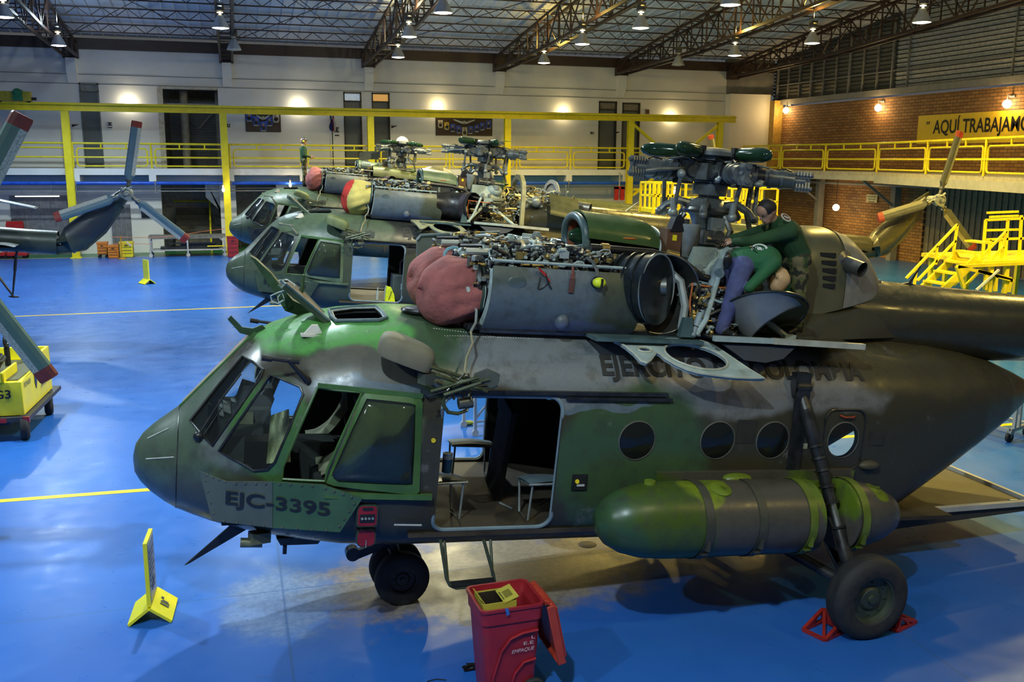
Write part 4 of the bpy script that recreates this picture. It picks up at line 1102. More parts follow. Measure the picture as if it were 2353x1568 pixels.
def arm_mb():
    mb = MB()
    mb.slot(0).box((.22, 0, 0), (.20, .26, .24)).box((.38, 0, 0), (.16, .20, .34))
    for y in (-.08, 0, .08): mb.slot(1).box((.38, y, .0), (.19, .035, .40)); 
    mb.slot(0).cyl((.30, -.16, 0), (.30, .16, 0), .10).cyl((.44, 0, 0), (.62, 0, 0), .125, .135, 20).cyl((.62, 0, 0), (.66, 0, 0), .165, n=20).cyl((.66, 0, 0), (.90, 0, 0), .15, .14, 20).cyl((.74, 0, 0), (.78, 0, 0), .16, n=20)
    mb.slot(1).cyl((.5, 0, .0), (.58, 0, 0), .14, n=20)
    mb.slot(0)
    for i in range(5):
        x = .92+i*.033; mb.prism([(-.05, .17), (.05, .17), (.07, .10), (.035, 0), (.07, -.10), (.05, -.17), (-.05, -.17), (-.07, -.10), (-.035, 0), (-.07, .10)], x, x+.018, Matrix(((0, 0, 1, 0), (1, 0, 0, 0), (0, 1, 0, 0), (0, 0, 0, 1))))
    mb.cyl((.90, 0, .11), (1.10, 0, .11), .035).cyl((.90, 0, -.11), (1.10, 0, -.11), .035).cyl((.90, 0, 0), (1.02, 0, 0), .06)
    mb.slot(0).tube([(.52, .16, .02), (.80, .20, -.02), (.93, .12, -.06)], [.03, .035, .03]).box((.60, .15, .06), (.10, .08, .10)).cyl((.5, .0, .12), (.5, 0, .20), .045).tube([(.25, .1, .12), (.42, .12, .22), (.62, .05, .17)], .016)
    mb.slot(3).tube([(.12, -.05, .14), (.30, -.1, .24), (.52, -.05, .16)], .014).tube([(.7, .05, .15), (.8, .0, .18), (.88, .06, .14)], .012)
    mb.slot(2).tube([(.55, -.13, -.06), (.52, -.16, -.12)], .04).sph((.52, -.16, -.12), .05, 10, 6)
    mb.v = [(p[0], p[1]*.66, p[2]*.66) for p in mb.v]
    return mb
def rotor_head(H, a0, dome=False, weights=True):
    def hub():
        mb = MB().slot(0).cyl((0, 0, -.11), (0, 0, .11), .17, .17, 20).cyl((0, 0, .11), (0, 0, .17), .22, .18, 20).sph((0, 0, -.10), (.19, .19, .10))
        for k in range(5):
            a = 2*pi*k/5; mb.box((.2*cos(a), .2*sin(a), 0), (.20, .16, .18), a)
        return mb
    h = H.part('rotor_hub', hub, HUBM, loc=(HX, 0, 4.87))
    for k in range(5): H.part('blade_grip', arm_mb, [HUBM, METD, METL, HOSE], loc=(HX, 0, 4.87), rot=(0, .015, a0+k*2*pi/5))
    H.part('rotor_mast', lambda: MB().cyl((HX, 0, 4.0), (HX, 0, 4.75), .11, .12, 20).cyl((HX, 0, 4.62), (HX, 0, 4.74), .19, .2, 20), HUBM)
    def swash():
        mb = MB().slot(0).lathe([(.13, .14), (.20, .10), (.25, .05), (.25, -.02), (.19, -.06), (.15, -.16), (.13, -.2)], n=28)
        for k in range(5):
            a = 2*pi*k/5+.35; c, s = cos(a), sin(a)
            mb.tube([(.2*c, .2*s, .06), (.34*c, .34*s, .09), (.48*c, .48*s, .02), (.54*c, .54*s, -.05)], [.05, .046, .04, .042], 10).sph((.54*c, .54*s, -.05), .048, 10, 6)
        mb.slot(1).lathe([(.26, .03), (.28, .0), (.26, -.03)], n=28)
        for k in range(3):
            a = 2*pi*k/3-1.2; mb.tube([(.26*cos(a), .26*sin(a), -.05), (.36*cos(a), .36*sin(a), -.2), (.30*cos(a), .30*sin(a), -.4)], .035, 8)
        mb.slot(2).box((.0, -.24, -.14), (.16, .10, .14)).cyl((.0, -.3, -.14), (0, -.26, -.14), .045)
        return mb
    H.part('swashplate', swash, [HUBM, MET, METL], loc=(HX, 0, 4.45))
    for k in range(5):
        a = a0+k*2*pi/5+.30; b = 2*pi*k/5+.35+a0-a0
        p, q = Vector((HX+.55*cos(a), .55*sin(a), 4.82)), Vector((HX+.54*cos(a-.12), .54*sin(a-.12), 4.40))
        mb = MB().slot(0).tube([p, q], .024, 10).slot(1).sph(p, .05, 10, 6).sph(q, .055, 10, 6).cyl(q+Vector((0, 0, .02)), q+Vector((0, 0, .16)), .036)
        H.part('pitch_link', mb, [HUBM, METL], key='plink%d_%.2f' % (k, a0))
    H.part('mast_gearing', lambda: MB().slot(0).cyl((HX, 0, 3.98), (HX, 0, 4.14), .26, .20, 20).slot(1).tube([(HX-.45, -.2, 4.12), (HX+.5, -.25, 4.10)], .02).tube([(HX-.2, -.4, 4.15), (HX+.42, -.38, 4.12)], .03).cyl((HX-.42, -.28, 4.08), (HX-.42, -.28, 4.34), .055).cyl((HX-.3, -.34, 4.05), (HX-.3, -.34, 4.26), .05).box((HX-.12, -.34, 4.16), (.2, .12, .14)).cyl((HX-.05, -.42, 4.18), (HX-.05, -.36, 4.18), .07).cyl((HX+.12, -.42, 4.15), (HX+.12, -.36, 4.15), .06).slot(2).box((HX+.28, -.30, 4.1), (.34, .16, .08)).sph((HX+.34, -.25, 4.14), (.24, .14, .05)).slot(0).box((HX+.1, .25, 4.12), (.5, .2, .16)).slot(1).bar((HX-.42, -.28, 4.3), (HX-.54, -.1, 4.42), .05).tube([(HX+.55, -.15, 4.1), (HX+.45, -.1, 4.45), (HX+.5, -.05, 4.8)], .03), [METL, MET, mat('lever_green', (.03, .08, .015), .4)])
    if weights:
        H.part('damper_plate', lambda: MB().lathe([(0, .07), (.16, .07), (.30, .045), (.34, .02), (.34, -.02), (.2, -.05), (.12, -.12)], n=30).box((.12, .05, .04), (.62, .30, .06), -.35).box((0, 0, -.03), (.5, .2, .08), .9), HUBM if not dome else METD, loc=(HX, 0, 5.07))
        for k in range(5):
            if k == 1 and not dome: continue
            a = a0+k*2*pi/5+.45
            def w():
                mb = MB().slot(0).tube([(.36, 0, 0), (.39, 0, 0), (.45, 0, 0), (.62, 0, 0), (.72, 0, 0), (.80, 0, 0), (.835, 0, 0)], [.045, .064, .076, .080, .077, .054, .012], 20)
                mb.slot(1).cyl((.2, 0, 0), (.37, 0, 0), .025).box((.335, 0, 0), (.05, .12, .13)); return mb
            o = H.part('damper_weight', w, [GLOSS, METD], loc=(HX, 0, 5.08), rot=(0, 0, a))
        if not dome: H.part('paint_daub', lambda: MB().sph((.46, -.02, .085), (.09, .05, .012)).sph((.55, .0, .083), (.05, .03, .012)), mat('yellow_green_daub', (.35, .45, .01), .5), loc=(HX, 0, 5.08), rot=(0, 0, a0+.22*2+2*pi/5-.25))
    if dome:
        H.part('hub_dome', lambda: MB().lathe([(0, .20), (.08, .185), (.17, .13), (.22, .06), (.23, 0), (.17, -.03)], n=24), mat('dome_white', (.55, .55, .50), .4), loc=(HX, 0, 5.14))

def clutter(seed, box, n, r=(.012, .03), tubes=14):
    """engine accessories, unions and pipes inside a box: slots 0..6"""
    rnd = random.Random(seed); (x0, y0, z0), (x1, y1, z1) = box; mb = MB()
    P = lambda: Vector((rnd.uniform(x0, x1), rnd.uniform(y0, y1), rnd.uniform(z0, z1)))
    for i in range(n):
        p = P(); mb.slot(rnd.choice((0, 0, 1, 2, 2, 3, 4))); k = rnd.random(); s = rnd.uniform(.016, .05) if rnd.random() < .93 else rnd.uniform(.06, .10)
        if k < .35: mb.box(p, (s*rnd.uniform(.7, 1.8), s*rnd.uniform(.7, 1.5), s*rnd.uniform(.7, 1.5)), rnd.uniform(0, 3))
        elif k < .75:
            d = rnd.choice((Vector((1, 0, 0)), Vector((0, 1, 0)), Vector((0, 0, 1)), Vector((.7, .5, .3)))); L = s*rnd.uniform(1.2, 3)
            mb.cyl(p-d*L/2, p+d*L/2, s*.45, n=10); mb.cyl(p+d*L*.3, p+d*L*.42, s*.6, n=6)
        else: mb.sph(p, s*.6, 8, 6)
    for i in range(tubes):
        p = P(); mb.slot(rnd.choice((0, 1, 3, 4, 5))); pts = [p]; d = Vector((rnd.choice((1, -1)), 0, 0))
        for j in range(rnd.randint(3, 6)):
            q = pts[-1]+d*rnd.uniform(.06, .22); q = Vector((min(x1, max(x0, q.x)), min(y1, max(y0, q.y)), min(z1+.03, max(z0, q.z)))); pts.append(q)
            d = Vector((rnd.uniform(-1, 1), rnd.uniform(-1, 1), rnd.uniform(-.6, .6))).normalized()
        rr = rnd.uniform(*r)
        # round the bends a little
        sm = [pts[0]]
        for j in range(1, len(pts)-1): sm += [pts[j]*.7+pts[j-1]*.3, pts[j]*.7+pts[j+1]*.3]
        mb.tube(sm+[pts[-1]], rr, 6)
    return mb
CM = lambda: [METL, METD, MET, BRASS, TEALL, HOSE, TEAL]
def engine(H, s, nozzle):
    y = s*.50
    H.part('engine_casing', lambda: MB().slot(0).lathe([(.20, -.75), (.27, -.7), (.27, -.45), (.22, -.4), (.22, 0), (.27, .05), (.29, .3), (.27, .75), (.24, .8)], (1.2, y, 3.55), (1, 0, 0), 28).slot(1).lathe([(.29, -.5), (.31, -.48), (.31, -.45), (.29, -.43)], (1.2, y, 3.55), (1, 0, 0), 28).lathe([(.30, .3), (.32, .32), (.32, .35), (.30, .37)], (1.2, y, 3.55), (1, 0, 0), 28), [METD, METL], key='engine%d' % s)
    H.part('engine_accessories', lambda: clutter(11+s, ((.50, y-.34, 3.64), (1.80, y+.32, 3.95)), 900, (.008, .022), 190), CM(), key='acc%d' % s)['kind'] = 'stuff'
    H.part('intake_collar', lambda: MB().slot(0).lathe([(.27, -.1), (.30, 0), (.30, .22), (.27, .26)], (.34, y, 3.50), (1, 0, 0), 28).slot(1).lathe([(.305, .05), (.32, .08), (.305, .11)], (.34, y, 3.50), (1, 0, 0), 28), [METD, HOSE], key='collar%d' % s)
    H.part('front_fittings', lambda: clutter(31+s, ((.28, y-.34, 3.45), (.52, y+.3, 3.84)), 46, tubes=16).slot(0).tube([(.3, y-.1, 3.86), (.55, y-.12, 3.87)], .035).slot(5).tube([(.3, y+.12, 3.9), (.6, y, 3.93), (.9, y+.1, 3.88)], .02).slot(4).box((.62, y-.15, 3.86), (.05, .22, .16), .3).box((.86, y-.05, 3.87), (.05, .24, .16), .25), CM(), key='fit%d' % s)['kind'] = 'stuff'
    if nozzle:
        H.part('exhaust_nozzle', lambda: MB().slot(0).tube([(1.95, y, 3.50), (2.3, y, 3.51), (2.52, y+s*.06, 3.52), (2.70, y+s*.20, 3.53)], [.30, .33, .345, .345], 28, cap=False).slot(1).tube([(2.70, y+s*.20, 3.53), (2.82, y+s*.38, 3.54)], [.345, .34], 28, cap=False).slot(2).tube([(2.815, y+s*.375, 3.54), (2.45, y+s*.05, 3.53)], [.325, .25], 28, cap=False).tube([(2.46, y+s*.06, 3.53), (2.45, y+s*.05, 3.53)], .25, 28), [METD, mat('heat_blued_metal', (.20, .17, .20), .3, .8, var=.4, scale=3), DARK], key='nozzle%d' % s)
def cowl_panel(H, s, m, name='nacelle_panel'):
    cy, cz, r = s*.48, 3.50, .52
    def mb():
        M = MB()
        x0 = lambda v: .49-.05*v; x1 = lambda v: 1.92+.14*max(0, min(1, (v-.42)/.1))-.12*max(0, (v-.86)/.14)
        th = lambda v: .54-v*1.44
        f = lambda u, v: (x0(v)+(x1(v)-x0(v))*u, cy+s*r*cos(th(v)), cz+r*sin(th(v)))
        n = lambda u, v: (0, s*cos(th(v)), sin(th(v)))
        gridpanel(M, f, 16, 14, .02, n)
        p = f(.5, .72); M.sph((p[0]-.02, p[1], p[2]), (.075, .07, .085), 16, 10)
        q = f(.17, .22); M.sph((q[0], q[1], q[2]), (.10, .012, .075), 16, 8)
        M.slot(1).tube([(x0(0)+(x1(0)-x0(0))*k/8, cy+s*r*cos(.64), cz+r*sin(.64)+.006) for k in range(9)], .016, 6, flat=1)
        M.slot(1).grid(lambda u, v: (x0(v)-.005+.03*(1-u)+.0, cy+s*(r-.10*u)*cos(th(v)), cz+(r-.10*u)*sin(th(v))), 3, 14)
        return M
    return H.part(name, mb, [m, TEALL], key='npanel%d' % s)
def gearbox(H):
    H.part('main_gearbox', lambda: MB().slot(0).lathe([(.2, .42), (.27, .40), (.33, .33), (.44, .20), (.48, .10), (.50, .02), (.50, -.06), (.42, -.14), (.40, -.3)], (HX, 0, 3.72), n=30).slot(1).lathe([(.51, .05), (.54, .04), (.54, .0), (.51, -.01)], (HX, 0, 3.72), n=30).slot(0).box((HX-.25, -.30, 3.95), (.34, .3, .22), .2).sph((HX+.2, -.3, 3.95), (.22, .2, .16)).slot(1).cyl((HX+.22, -.42, 3.98), (HX+.22, -.42, 4.08), .09).cyl((HX-.3, -.47, 3.84), (HX-.3, -.53, 3.84), .04).cyl((HX-.12, -.49, 3.84), (HX-.12, -.55, 3.84), .04).cyl((HX+.05, -.5, 3.84), (HX+.05, -.56, 3.84), .04), [TEALL, METL])
    for s in (-1, 1):
        a = Vector((HX, s*.52, 3.66))
        for dx in (-.56, .60):
            f = Vector((HX+dx, s*.98, 3.18)); d = f-a
            H.part('gearbox_strut', MB().tube([a+Vector((dx*.15, 0, 0)), a+d*.3, a+d*.95, f], [.03, .038, .038, .03], 10).box(f+Vector((0, 0, .02)), (.14, .10, .05)).tube([a+d*.45, a+d*.47], .045), TEALL, key='gstrut%d%.2f' % (s, dx))
        H.part('strut_head', lambda: MB().prism([(-.22, -.10), (.22, -.10), (.10, .10), (-.10, .10)], -.03, .03, Matrix(((1, 0, 0, HX), (0, 0, 1, s*.54), (0, 1, 0, 3.66), (0, 0, 0, 1)))).cyl((HX, s*.50, 3.68), (HX, s*.62, 3.68), .05), TEALL, key='shead%d' % s)
    H.part('gearbox_hydraulics', lambda: clutter(5, ((2.65, -.85, 3.22), (4.0, .8, 3.66)), 190, (.012, .03), 60), CM())['kind'] = 'stuff'
    H.part('hydraulic_lines', lambda: MB().slot(0).tube([(1.6, -.62, 3.98), (2.3, -.62, 3.97), (2.62, -.66, 3.92), (2.85, -.72, 3.76), (3.1, -.74, 3.72)], .042, 12).slot(1).cyl((1.95, -.62, 3.98), (2.5, -.62, 3.97), .022).cyl((2.48, -.62, 3.97), (2.6, -.63, 3.95), .05).cyl((1.72, -.62, 3.98), (1.8, -.62, 3.98), .055).slot(2).tube([(2.7, -.78, 3.68), (3.0, -.83, 3.67), (3.25, -.8, 3.66)], .01).tube([(2.72, -.8, 3.7), (2.70, -.82, 3.5), (2.72, -.84, 3.35), (2.76, -.84, 3.24)], .01).slot(3).tube([(2.45, -.6, 3.85), (2.6, -.75, 3.7), (2.66, -.8, 3.45), (2.62, -.85, 3.22)], .045), [HOSE, BRASS, ORNG, METL])
def fan_cowl(H, hood):
    x0, x1 = 1.68, 2.50
    def hd():
        M = MB()
        def f(u, v):
            a = pi*(.02+.96*v); x = x0+(x1-x0)*u; r = .38*(1-.0*u); top = .31*(1-.25*max(0, (u-.8)/.2)**2)
            return (x+.04*sin(a)*u, -r*cos(a), 4.03-.05*u+top*sin(a)**.8)
        gridpanel(M, f, 14, 20, .02, lambda u, v: (0, -cos(pi*v), sin(pi*v)))
        M.slot(1).tube([(x1+.01+.04*sin(pi*k/16), -.39*cos(pi*k/16), 3.98+.24*sin(pi*k/16)**.8) for k in range(17)], .014, 6)
        M.slot(2).sph((2.15, -.372, 4.09), (.09, .01, .012), 8, 4).slot(1).box((1.76, -.39, 3.98), (.06, .012, .06)).box((2.4, -.39, 3.94), (.06, .012, .05))
        return M
    H.part('fan_cowl', hd, [hood, TEALL, ORNG], key='hood'+hood.name)
    def ring():
        M = MB(); P = []
        for k in range(28):
            a = 2*pi*k/28; P.append((1.68-.03*sin(a), -.31*cos(a), 4.05+.225*sin(a)))
        M.slot(0).tube(P, .045, 12, closed=True)
        M.slot(1).lathe([(.24, 0), (.21, .2), (.20, .5)], (1.68, 0, 4.05), (1, 0, 0), 28)
        M.slot(0).grid(lambda u, v: (1.50+.28*v, (u-.5)*.85, 3.82+.05*cos(u*2*pi)*1.2-.02*v), 14, 4)
        return M
    H.part('fan_intake', ring, [TEAL, mat('fan_duct_orange', (.28, .07, .03), .5)])
    H.part('fan_spinner', lambda: MB().lathe([(0, -.16), (.05, -.14), (.09, -.06), (.105, .05), (.105, .3)], (1.74, -.02, 4.06), (1, 0, 0), 20), GLOSS)
    H.part('fan_duct', lambda: MB().slot(0).bbox((1.76, -.32, 3.72), (2.5, .32, 4.0)).slot(1).bbox((1.80, -.335, 3.80), (1.85, -.32, 3.98)).bbox((2.06, -.335, 3.80), (2.11, -.32, 3.98)).slot(0).lathe([(.25, 0), (.22, .9)], (1.75, 0, 3.98), (1, 0, 0), 20), [mat('duct_grey', (.045, .048, .046), .5), METL])
    H.part('oil_tank', lambda: MB().slot(0).lathe([(.04, -.26), (.10, -.1), (.145, .08), (.145, .095), (.13, .08), (.06, -.14)], (2.78, -.42, 4.20), (0, 0, 1), 26).slot(1).box((2.60, -.42, 4.10), (.17, .18, .26)).slot(2).prism([(-.1, 0), (.12, .02), (.08, .18), (.02, .24), (-.04, .2)], -.06, .06, Matrix(((.8, 0, 0, 2.62), (0, 0, 1, -.46), (0, .8, 0, 4.2), (0, 0, 0, 1)))).slot(3).box((2.60, -.512, 4.14), (.05, .01, .06)), [METL, mat('brown_leather_box', (.10, .045, .02), .6), BLKM, YEL])
def rear_cowl(H):
    PR = [(4.10, .64, 4.26), (4.35, .64, 4.36), (4.7, .60, 4.38), (5.0, .53, 4.30), (5.25, .44, 4.13), (5.45, .33, 3.93), (5.6, .18, 3.74)]
    def prof(x): return [float(np.interp(x, [p[0] for p in PR], [p[i] for p in PR])) for i in (1, 2)]
    def mb():
        M = MB()
        def f(u, v):
            x = 4.10+1.5*u; hw, zt = prof(x); a = pi*v; zb = 3.34+.30*u
            return (x, -hw*math.copysign(abs(cos(a))**.7, cos(a)), zb+(zt-zb)*sin(a)**.62)
        M.slot(0).grid(f, 20, 24)
        # lighter tail cap
        M.slot(1).grid(lambda u, v: (lambda p: (p[0]+.006, p[1]*1.012, p[2]+.008))(f(.44+.56*u+.04*abs(v-.5), v)), 12, 24)
        M.slot(2).grid(lambda u, v: f(0, v) if u == 0 else (4.10, f(0, v)[1]*.9*(1-u), 3.34+(f(0, v)[2]-3.34)*(1-u)), 2, 24)
        M.slot(1).box((5.62, 0, 3.72), (.12, .2, .16))
        return M
    H.part('rear_cowling', mb, [mat('cowl_olive', (.110, .105, .055), .36, var=.15, scale=3, dirt=((.05, .045, .025), .5)), mat('cowl_cap_grey', (.24, .23, .19), .42, var=.12), DARK])
    def side(x, z): 
        hw, zt = prof(x); zb = 3.34+.30*(x-4.1)/1.5; q = min(.999, max(0, (z-zb)/(zt-zb))); a = math.asin(q**(1/.62)); return -hw*cos(a)**.7
    lv = MB()
    for k in range(5):
        z = 3.72+k*.085; 
        for xa in (4.42,): lv.slot(0).prism([(xa+.03*(4-k)*.3, z), (xa+.20, z-.01), (xa+.20, z+.045), (xa+.0+.03*(4-k)*.3, z+.04)], side(xa+.1, z)-.012, side(xa+.1, z)+.05, Matrix(((1, 0, 0, 0), (0, 0, 1, 0), (0, 1, 0, 0), (0, 0, 0, 1))))
    H.part('louvre', lv, [DARK])
    H.part('apu_exhaust', lambda: MB().slot(0).cyl((4.76, -.44, 4.02), (4.86, -.74, 3.95), .085, .088, 24, cap=False).slot(1).cyl((4.795, -.55, 3.995), (4.80, -.565, 3.99), .083, n=24).slot(0).lathe([(.14, .0), (.10, .04), (.09, .05)], (4.775, -.49, 4.01), (.10, -.30, -.07), 24), [MET, DARK])
    H.part('cowl_base', lambda: MB().grid(lambda u, v: (3.95+1.75*u, -(1.02-.55*u)+(2.04-1.1*u)*v, 3.16+(.36+.28*u)*sin(pi*v)**.6), 14, 20).grid(lambda u, v: (3.95, (-1.02+2.04*v)*(1-u*.98), 3.16+.36*sin(pi*v)**.6*(1-u)), 3, 20), BOOM)

def fairing_and_hoist(H, m):
    def hf():
        def f(u, v):
            a = 2*pi*u; t = pi*v; e = .60
            X = .27*math.copysign(abs(sin(t))**e, sin(t))*math.copysign(abs(cos(a))**e, cos(a)); Y = .17*math.copysign(abs(sin(t))**e, sin(t))*math.copysign(abs(sin(a))**e, sin(a)); Z = .145*math.copysign(abs(cos(t))**.6, cos(t)); Z = max(Z, -.085)
            return (X, Y*(1-.25*(X/.3)), Z-.10*X)
        return MB().grid(f, 28, 16)
    H.part('hoist_fairing', hf, m, loc=(-.36, -1.22, 2.945), rot=(0, .22, -.25), key='hoistf'+m.name)
    def hb():
        M = MB(); p = lambda x, y, py: H1at(x, y, py)
        M.slot(0)
        for (a, b, y) in (((985, 842), (1128, 888), -1.35), ((1000, 862), (1120, 900), -1.42), ((1030, 895), (1125, 872), -1.4), ((990, 900), (1100, 868), -1.45), ((1020, 908), (1105, 880), -1.5)): M.tube([p(*a, y), p(*b, y-.05)], .018, 8)
        c = p(1128, 872, -1.42); M.slot(1).cyl(c+Vector((0, -.03, 0)), c+Vector((0, .03, 0)), .075, n=18).prism([(-.12, -.06), (.12, -.09), (.14, .05), (.02, .10), (-.1, .05)], -.02, .02, Matrix(((1, 0, 0, c.x-.06), (0, 0, 1, c.y), (0, 1, 0, c.z), (0, 0, 0, 1))))
        c = p(985, 870, -1.3); M.box(c, (.16, .12, .10), .4).cyl(c, c+Vector((.12, 0, -.06)), .05)
        M.slot(0)
        h = [p(*q, -1.4) for q in ((1022, 905), (1018, 930), (1030, 948), (1052, 951), (1072, 944), (1078, 925))]; M.tube(h, .018, 8)
        c = p(1068, 928, -1.4); M.slot(1).cyl(c+Vector((-.06, 0, 0)), c+Vector((.07, 0, .02)), .055, n=14)
        rnd = random.Random(3); M.slot(2)
        for k in range(9):
            a = p(rnd.uniform(985, 1120), rnd.uniform(855, 905), -1.42); b = p(rnd.uniform(985, 1120), rnd.uniform(855, 920), -1.45); M.tube([a, (a+b)/2+Vector((0, -.03, -.05)), b], .008, 6)
        return M
    H.part('hoist_boom', hb, [mat('hoist_olive', (.06, .07, .03), .35, .3), mat('hoist_grey', (.12, .13, .10), .4, .4), HOSE])
    H.part('hoist_cable', lambda: MB().slot(0).tube([H1at(*q) for q in ((1083, 690, -.75), (1095, 715, -.85), (1093, 742, -.95), (1082, 762, -1.05))], .014, 8).slot(1).tube([H1at(*q) for q in ((1082, 762, -1.05), (1086, 790, -1.15), (1072, 822, -1.25), (1068, 850, -1.32), (1078, 905, -1.4), (1074, 945, -1.42))], .011, 8), [METL, CABLE])

def aircraft(H, body, nac, variant):
    """everything the three parked helicopters have in common"""
    f = H.part('fuselage', body_mesh)
    if body is not BODY1: paint(f, body, INT)
    # radome seam, conductor strips
    def rad():
        M = MB(); P = []
        hw, zb, zt, zw, nt, nb = fus(-2.31)
        for j in range(40):
            a = 2*pi*j/40; n = nt if sin(a) > 0 else nb
            P.append((-2.31, (hw+.002)*math.copysign(abs(cos(a))**(2/n), cos(a)), zw+(zt-zw if sin(a) > 0 else zw-zb)*1.002*math.copysign(abs(sin(a))**(2/n), sin(a))))
        M.slot(0).tube(P, .006, 6, closed=True)
        for (px, py), (qx, qy) in (((340, 1008), (388, 985)), ((337, 1055), (400, 1051))):
            pts = [H1skin(px+(qx-px)*k/8, py+(qy-py)*k/8) for k in range(9)]
            M.slot(1).tube([p+fus_normal(*p)*.004 for p in pts], .006, 6); M.tube([Vector((p.x, -p.y, p.z))+fus_normal(p.x, -p.y, p.z)*.004 for p in pts], .006, 6)
        return M
    H.part('radome_strips', rad, [METD, mat('conductor_strip', (.6, .6, .5), .4)])
    for s in (-1, 1):
        Fr, Qu, Bu, Bf = (FRONT, QUART, BUBBL, BFRAM) if s < 0 else (sy(FRONT), sy(QUART), sy(BUBBL), sy(BFRAM))
        g = H.part('windshield', lambda: pane(MB(), Fr), GL1, key='ws%d' % s)
        H.part('windshield_frame', lambda: MB().tube([p+fus_normal(*p)*.006 for p in Fr], .013, 6, closed=True), BLKM, g, key='wsf%d' % s)
        H.part('wiper', lambda: MB().tube([Fr[6]+Vector((-.02, s*.03, .0)), Fr[6]*.5+Fr[1]*.5+Vector((-.03, s*.03, .03)), Fr[1]*.8+Fr[6]*.2+Vector((-.02, s*.02, .03))], .010, 6).sph(Fr[6]+Vector((-.02, s*.03, -.02)), (.05, .04, .05), 8, 6).tube([Fr[6]+Vector((0, s*.05, -.04)), Fr[5]*.6+Fr[0]*.4+Vector((-.03, s*.03, .02))], .007, 6), BLKM, g, key='wip%d' % s)
        g = H.part('quarter_window', lambda: pane(MB(), Qu, dome=.015), GL1, key='qw%d' % s)
        H.part('window_frame', lambda: MB().tube([p+fus_normal(*p)*.006 for p in Qu], .012, 6, closed=True), METD, g, key='qwf%d' % s)
        def bf():
            M = MB(); O = [p+Vector((0, s*.035, 0)) for p in Bf]; I_ = Bu
            # frame band between the outer outline and the bubble
            n = 48
            def loop(P, k):
                L = [0]
                for i in range(len(P)): L.append(L[-1]+(P[(i+1) % len(P)]-P[i]).length)
                t = (k/n)*L[-1]
                for i in range(len(P)):
                    if t <= L[i+1]: return P[i]+(P[(i+1) % len(P)]-P[i])*((t-L[i])/(L[i+1]-L[i]))
                return P[0]
            V = []; 
            for k in range(n):
                q = loop(I_, k)+Vector((0, s*.04, 0)); c = sum(I_, Vector())/len(I_)
                d = (q-c); d.y = 0; d.normalize()
                # march to the outer outline
                best = None
                for i in range(len(O)):
                    a, b = O[i], O[(i+1) % len(O)]; e = b-a; den = d.x*e.z-d.z*e.x
                    if abs(den) < 1e-9: continue
                    w = a-q; t = (w.x*e.z-w.z*e.x)/den; u = (w.x*d.z-w.z*d.x)/den
                    if t > 0 and -1e-6 <= u <= 1+1e-6 and (best is None or t < best[0]): best = (t, a+e*u)
                o_ = best[1] if best else q+d*.05
                V += [q, o_, o_-Vector((0, s*.03, 0)), q-Vector((0, s*.03, 0))]
            F = []
            for k in range(n):
                a, b = k*4, ((k+1) % n)*4
                for j in range(4): F.append((a+j, a+(j+1) % 4, b+(j+1) % 4, b+j))
            M.add(V, F, False)
            z0 = Bf[4].z; M.bar(Vector((-1.02, s*1.20, 1.60)), Vector((-.03, s*1.27, 1.585)), .05, .05)
            return M
        fr = H.part('sliding_window', bf, GRNF, key='sl%d' % s)
        if body is not BODY1: paint(fr, mat('window_frame_olive', (.08, .12, .07), .45))
        H.part('bubble_pane', lambda: pane(MB(), [p+Vector((0, s*.045, 0)) for p in Bu], dome=.09), GLB, fr, key='bub%d' % s)
        Sl = SLIDE if s < 0 else sy(SLIDE)
        H.part('window_track', lambda: MB().tube([p+fus_normal(*p)*.004 for p in Sl], .014, 6, closed=True).bar(Sl[0]+Vector((0, s*.02, .03)), Bf[1]+Vector((0, s*.03, .02)), .03, .04), GRNF, key='trk%d' % s)
        for x in WINX:
            w = H.part('round_window', lambda: MB().slot(0).lathe([(WR-.005, -.02), (WR+.004, .008), (WR+.014, .004), (WR+.014, -.02)], n=32), mat('window_rim', (.10, .10, .085), .4), loc=(x, s*1.25, WZ), rot=(s*-pi/2, 0, 0), key='rwin')
            H.part('window_pane', lambda: MB().lathe([(0, .03), (.1, .024), (WR, .0)], n=24), GL1, w, key='rpane')
        def df():
            P = rrect(.02, 1.23, 1.20, 2.55, .13, s*1.0); out = []
            for p in P: out.append(Vector((p.x, s*(fus_y(p.x, max(p.z, 1.1))-.01), p.z)))
            return MB().tube(out, .022, 8, closed=True)
        H.part('door_edge', df, DOORF, key='de%d' % s)
        H.part('door_rail', lambda: MB().bar((-.05, s*1.215, 2.595), (2.35, s*1.215, 2.595), .05, .035).bar((1.25, s*1.235, 2.545), (2.4, s*1.235, 2.545), .02, .03), METD, key='dr%d' % s)
        H.part('pitot_tube', lambda: MB().tube([(-1.20, s*1.00, 2.62), (-1.30, s*1.02, 2.72), (-1.39, s*1.03, 2.82)], [.035, .022, .02], 8).cyl((-1.60, s*1.03, 2.83), (-1.29, s*1.03, 2.80), .014, .02, 10).cyl((-1.62, s*1.03, 2.833), (-1.53, s*1.03, 2.82), .027, .024, 12), BLKM if body is BODY1 else mat('pitot_grey', (.14, .15, .11), .5), key='pit%d' % s + body.name)
        cowl_panel(H, s, nac) if not (s > 0 and variant == 1) else None
        engine(H, s, variant > 1)
    # inside
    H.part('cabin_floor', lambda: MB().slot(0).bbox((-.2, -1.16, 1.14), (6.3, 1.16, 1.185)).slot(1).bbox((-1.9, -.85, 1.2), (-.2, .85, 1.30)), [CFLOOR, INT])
    H.part('cockpit_bulkhead', lambda: MB().bbox((-.24, -1.12, 1.2), (-.18, -.38, 2.95)).bbox((-.24, .38, 1.2), (-.18, 1.12, 2.95)).bbox((-.24, -.38, 2.75), (-.18, .38, 3.05)), INT)
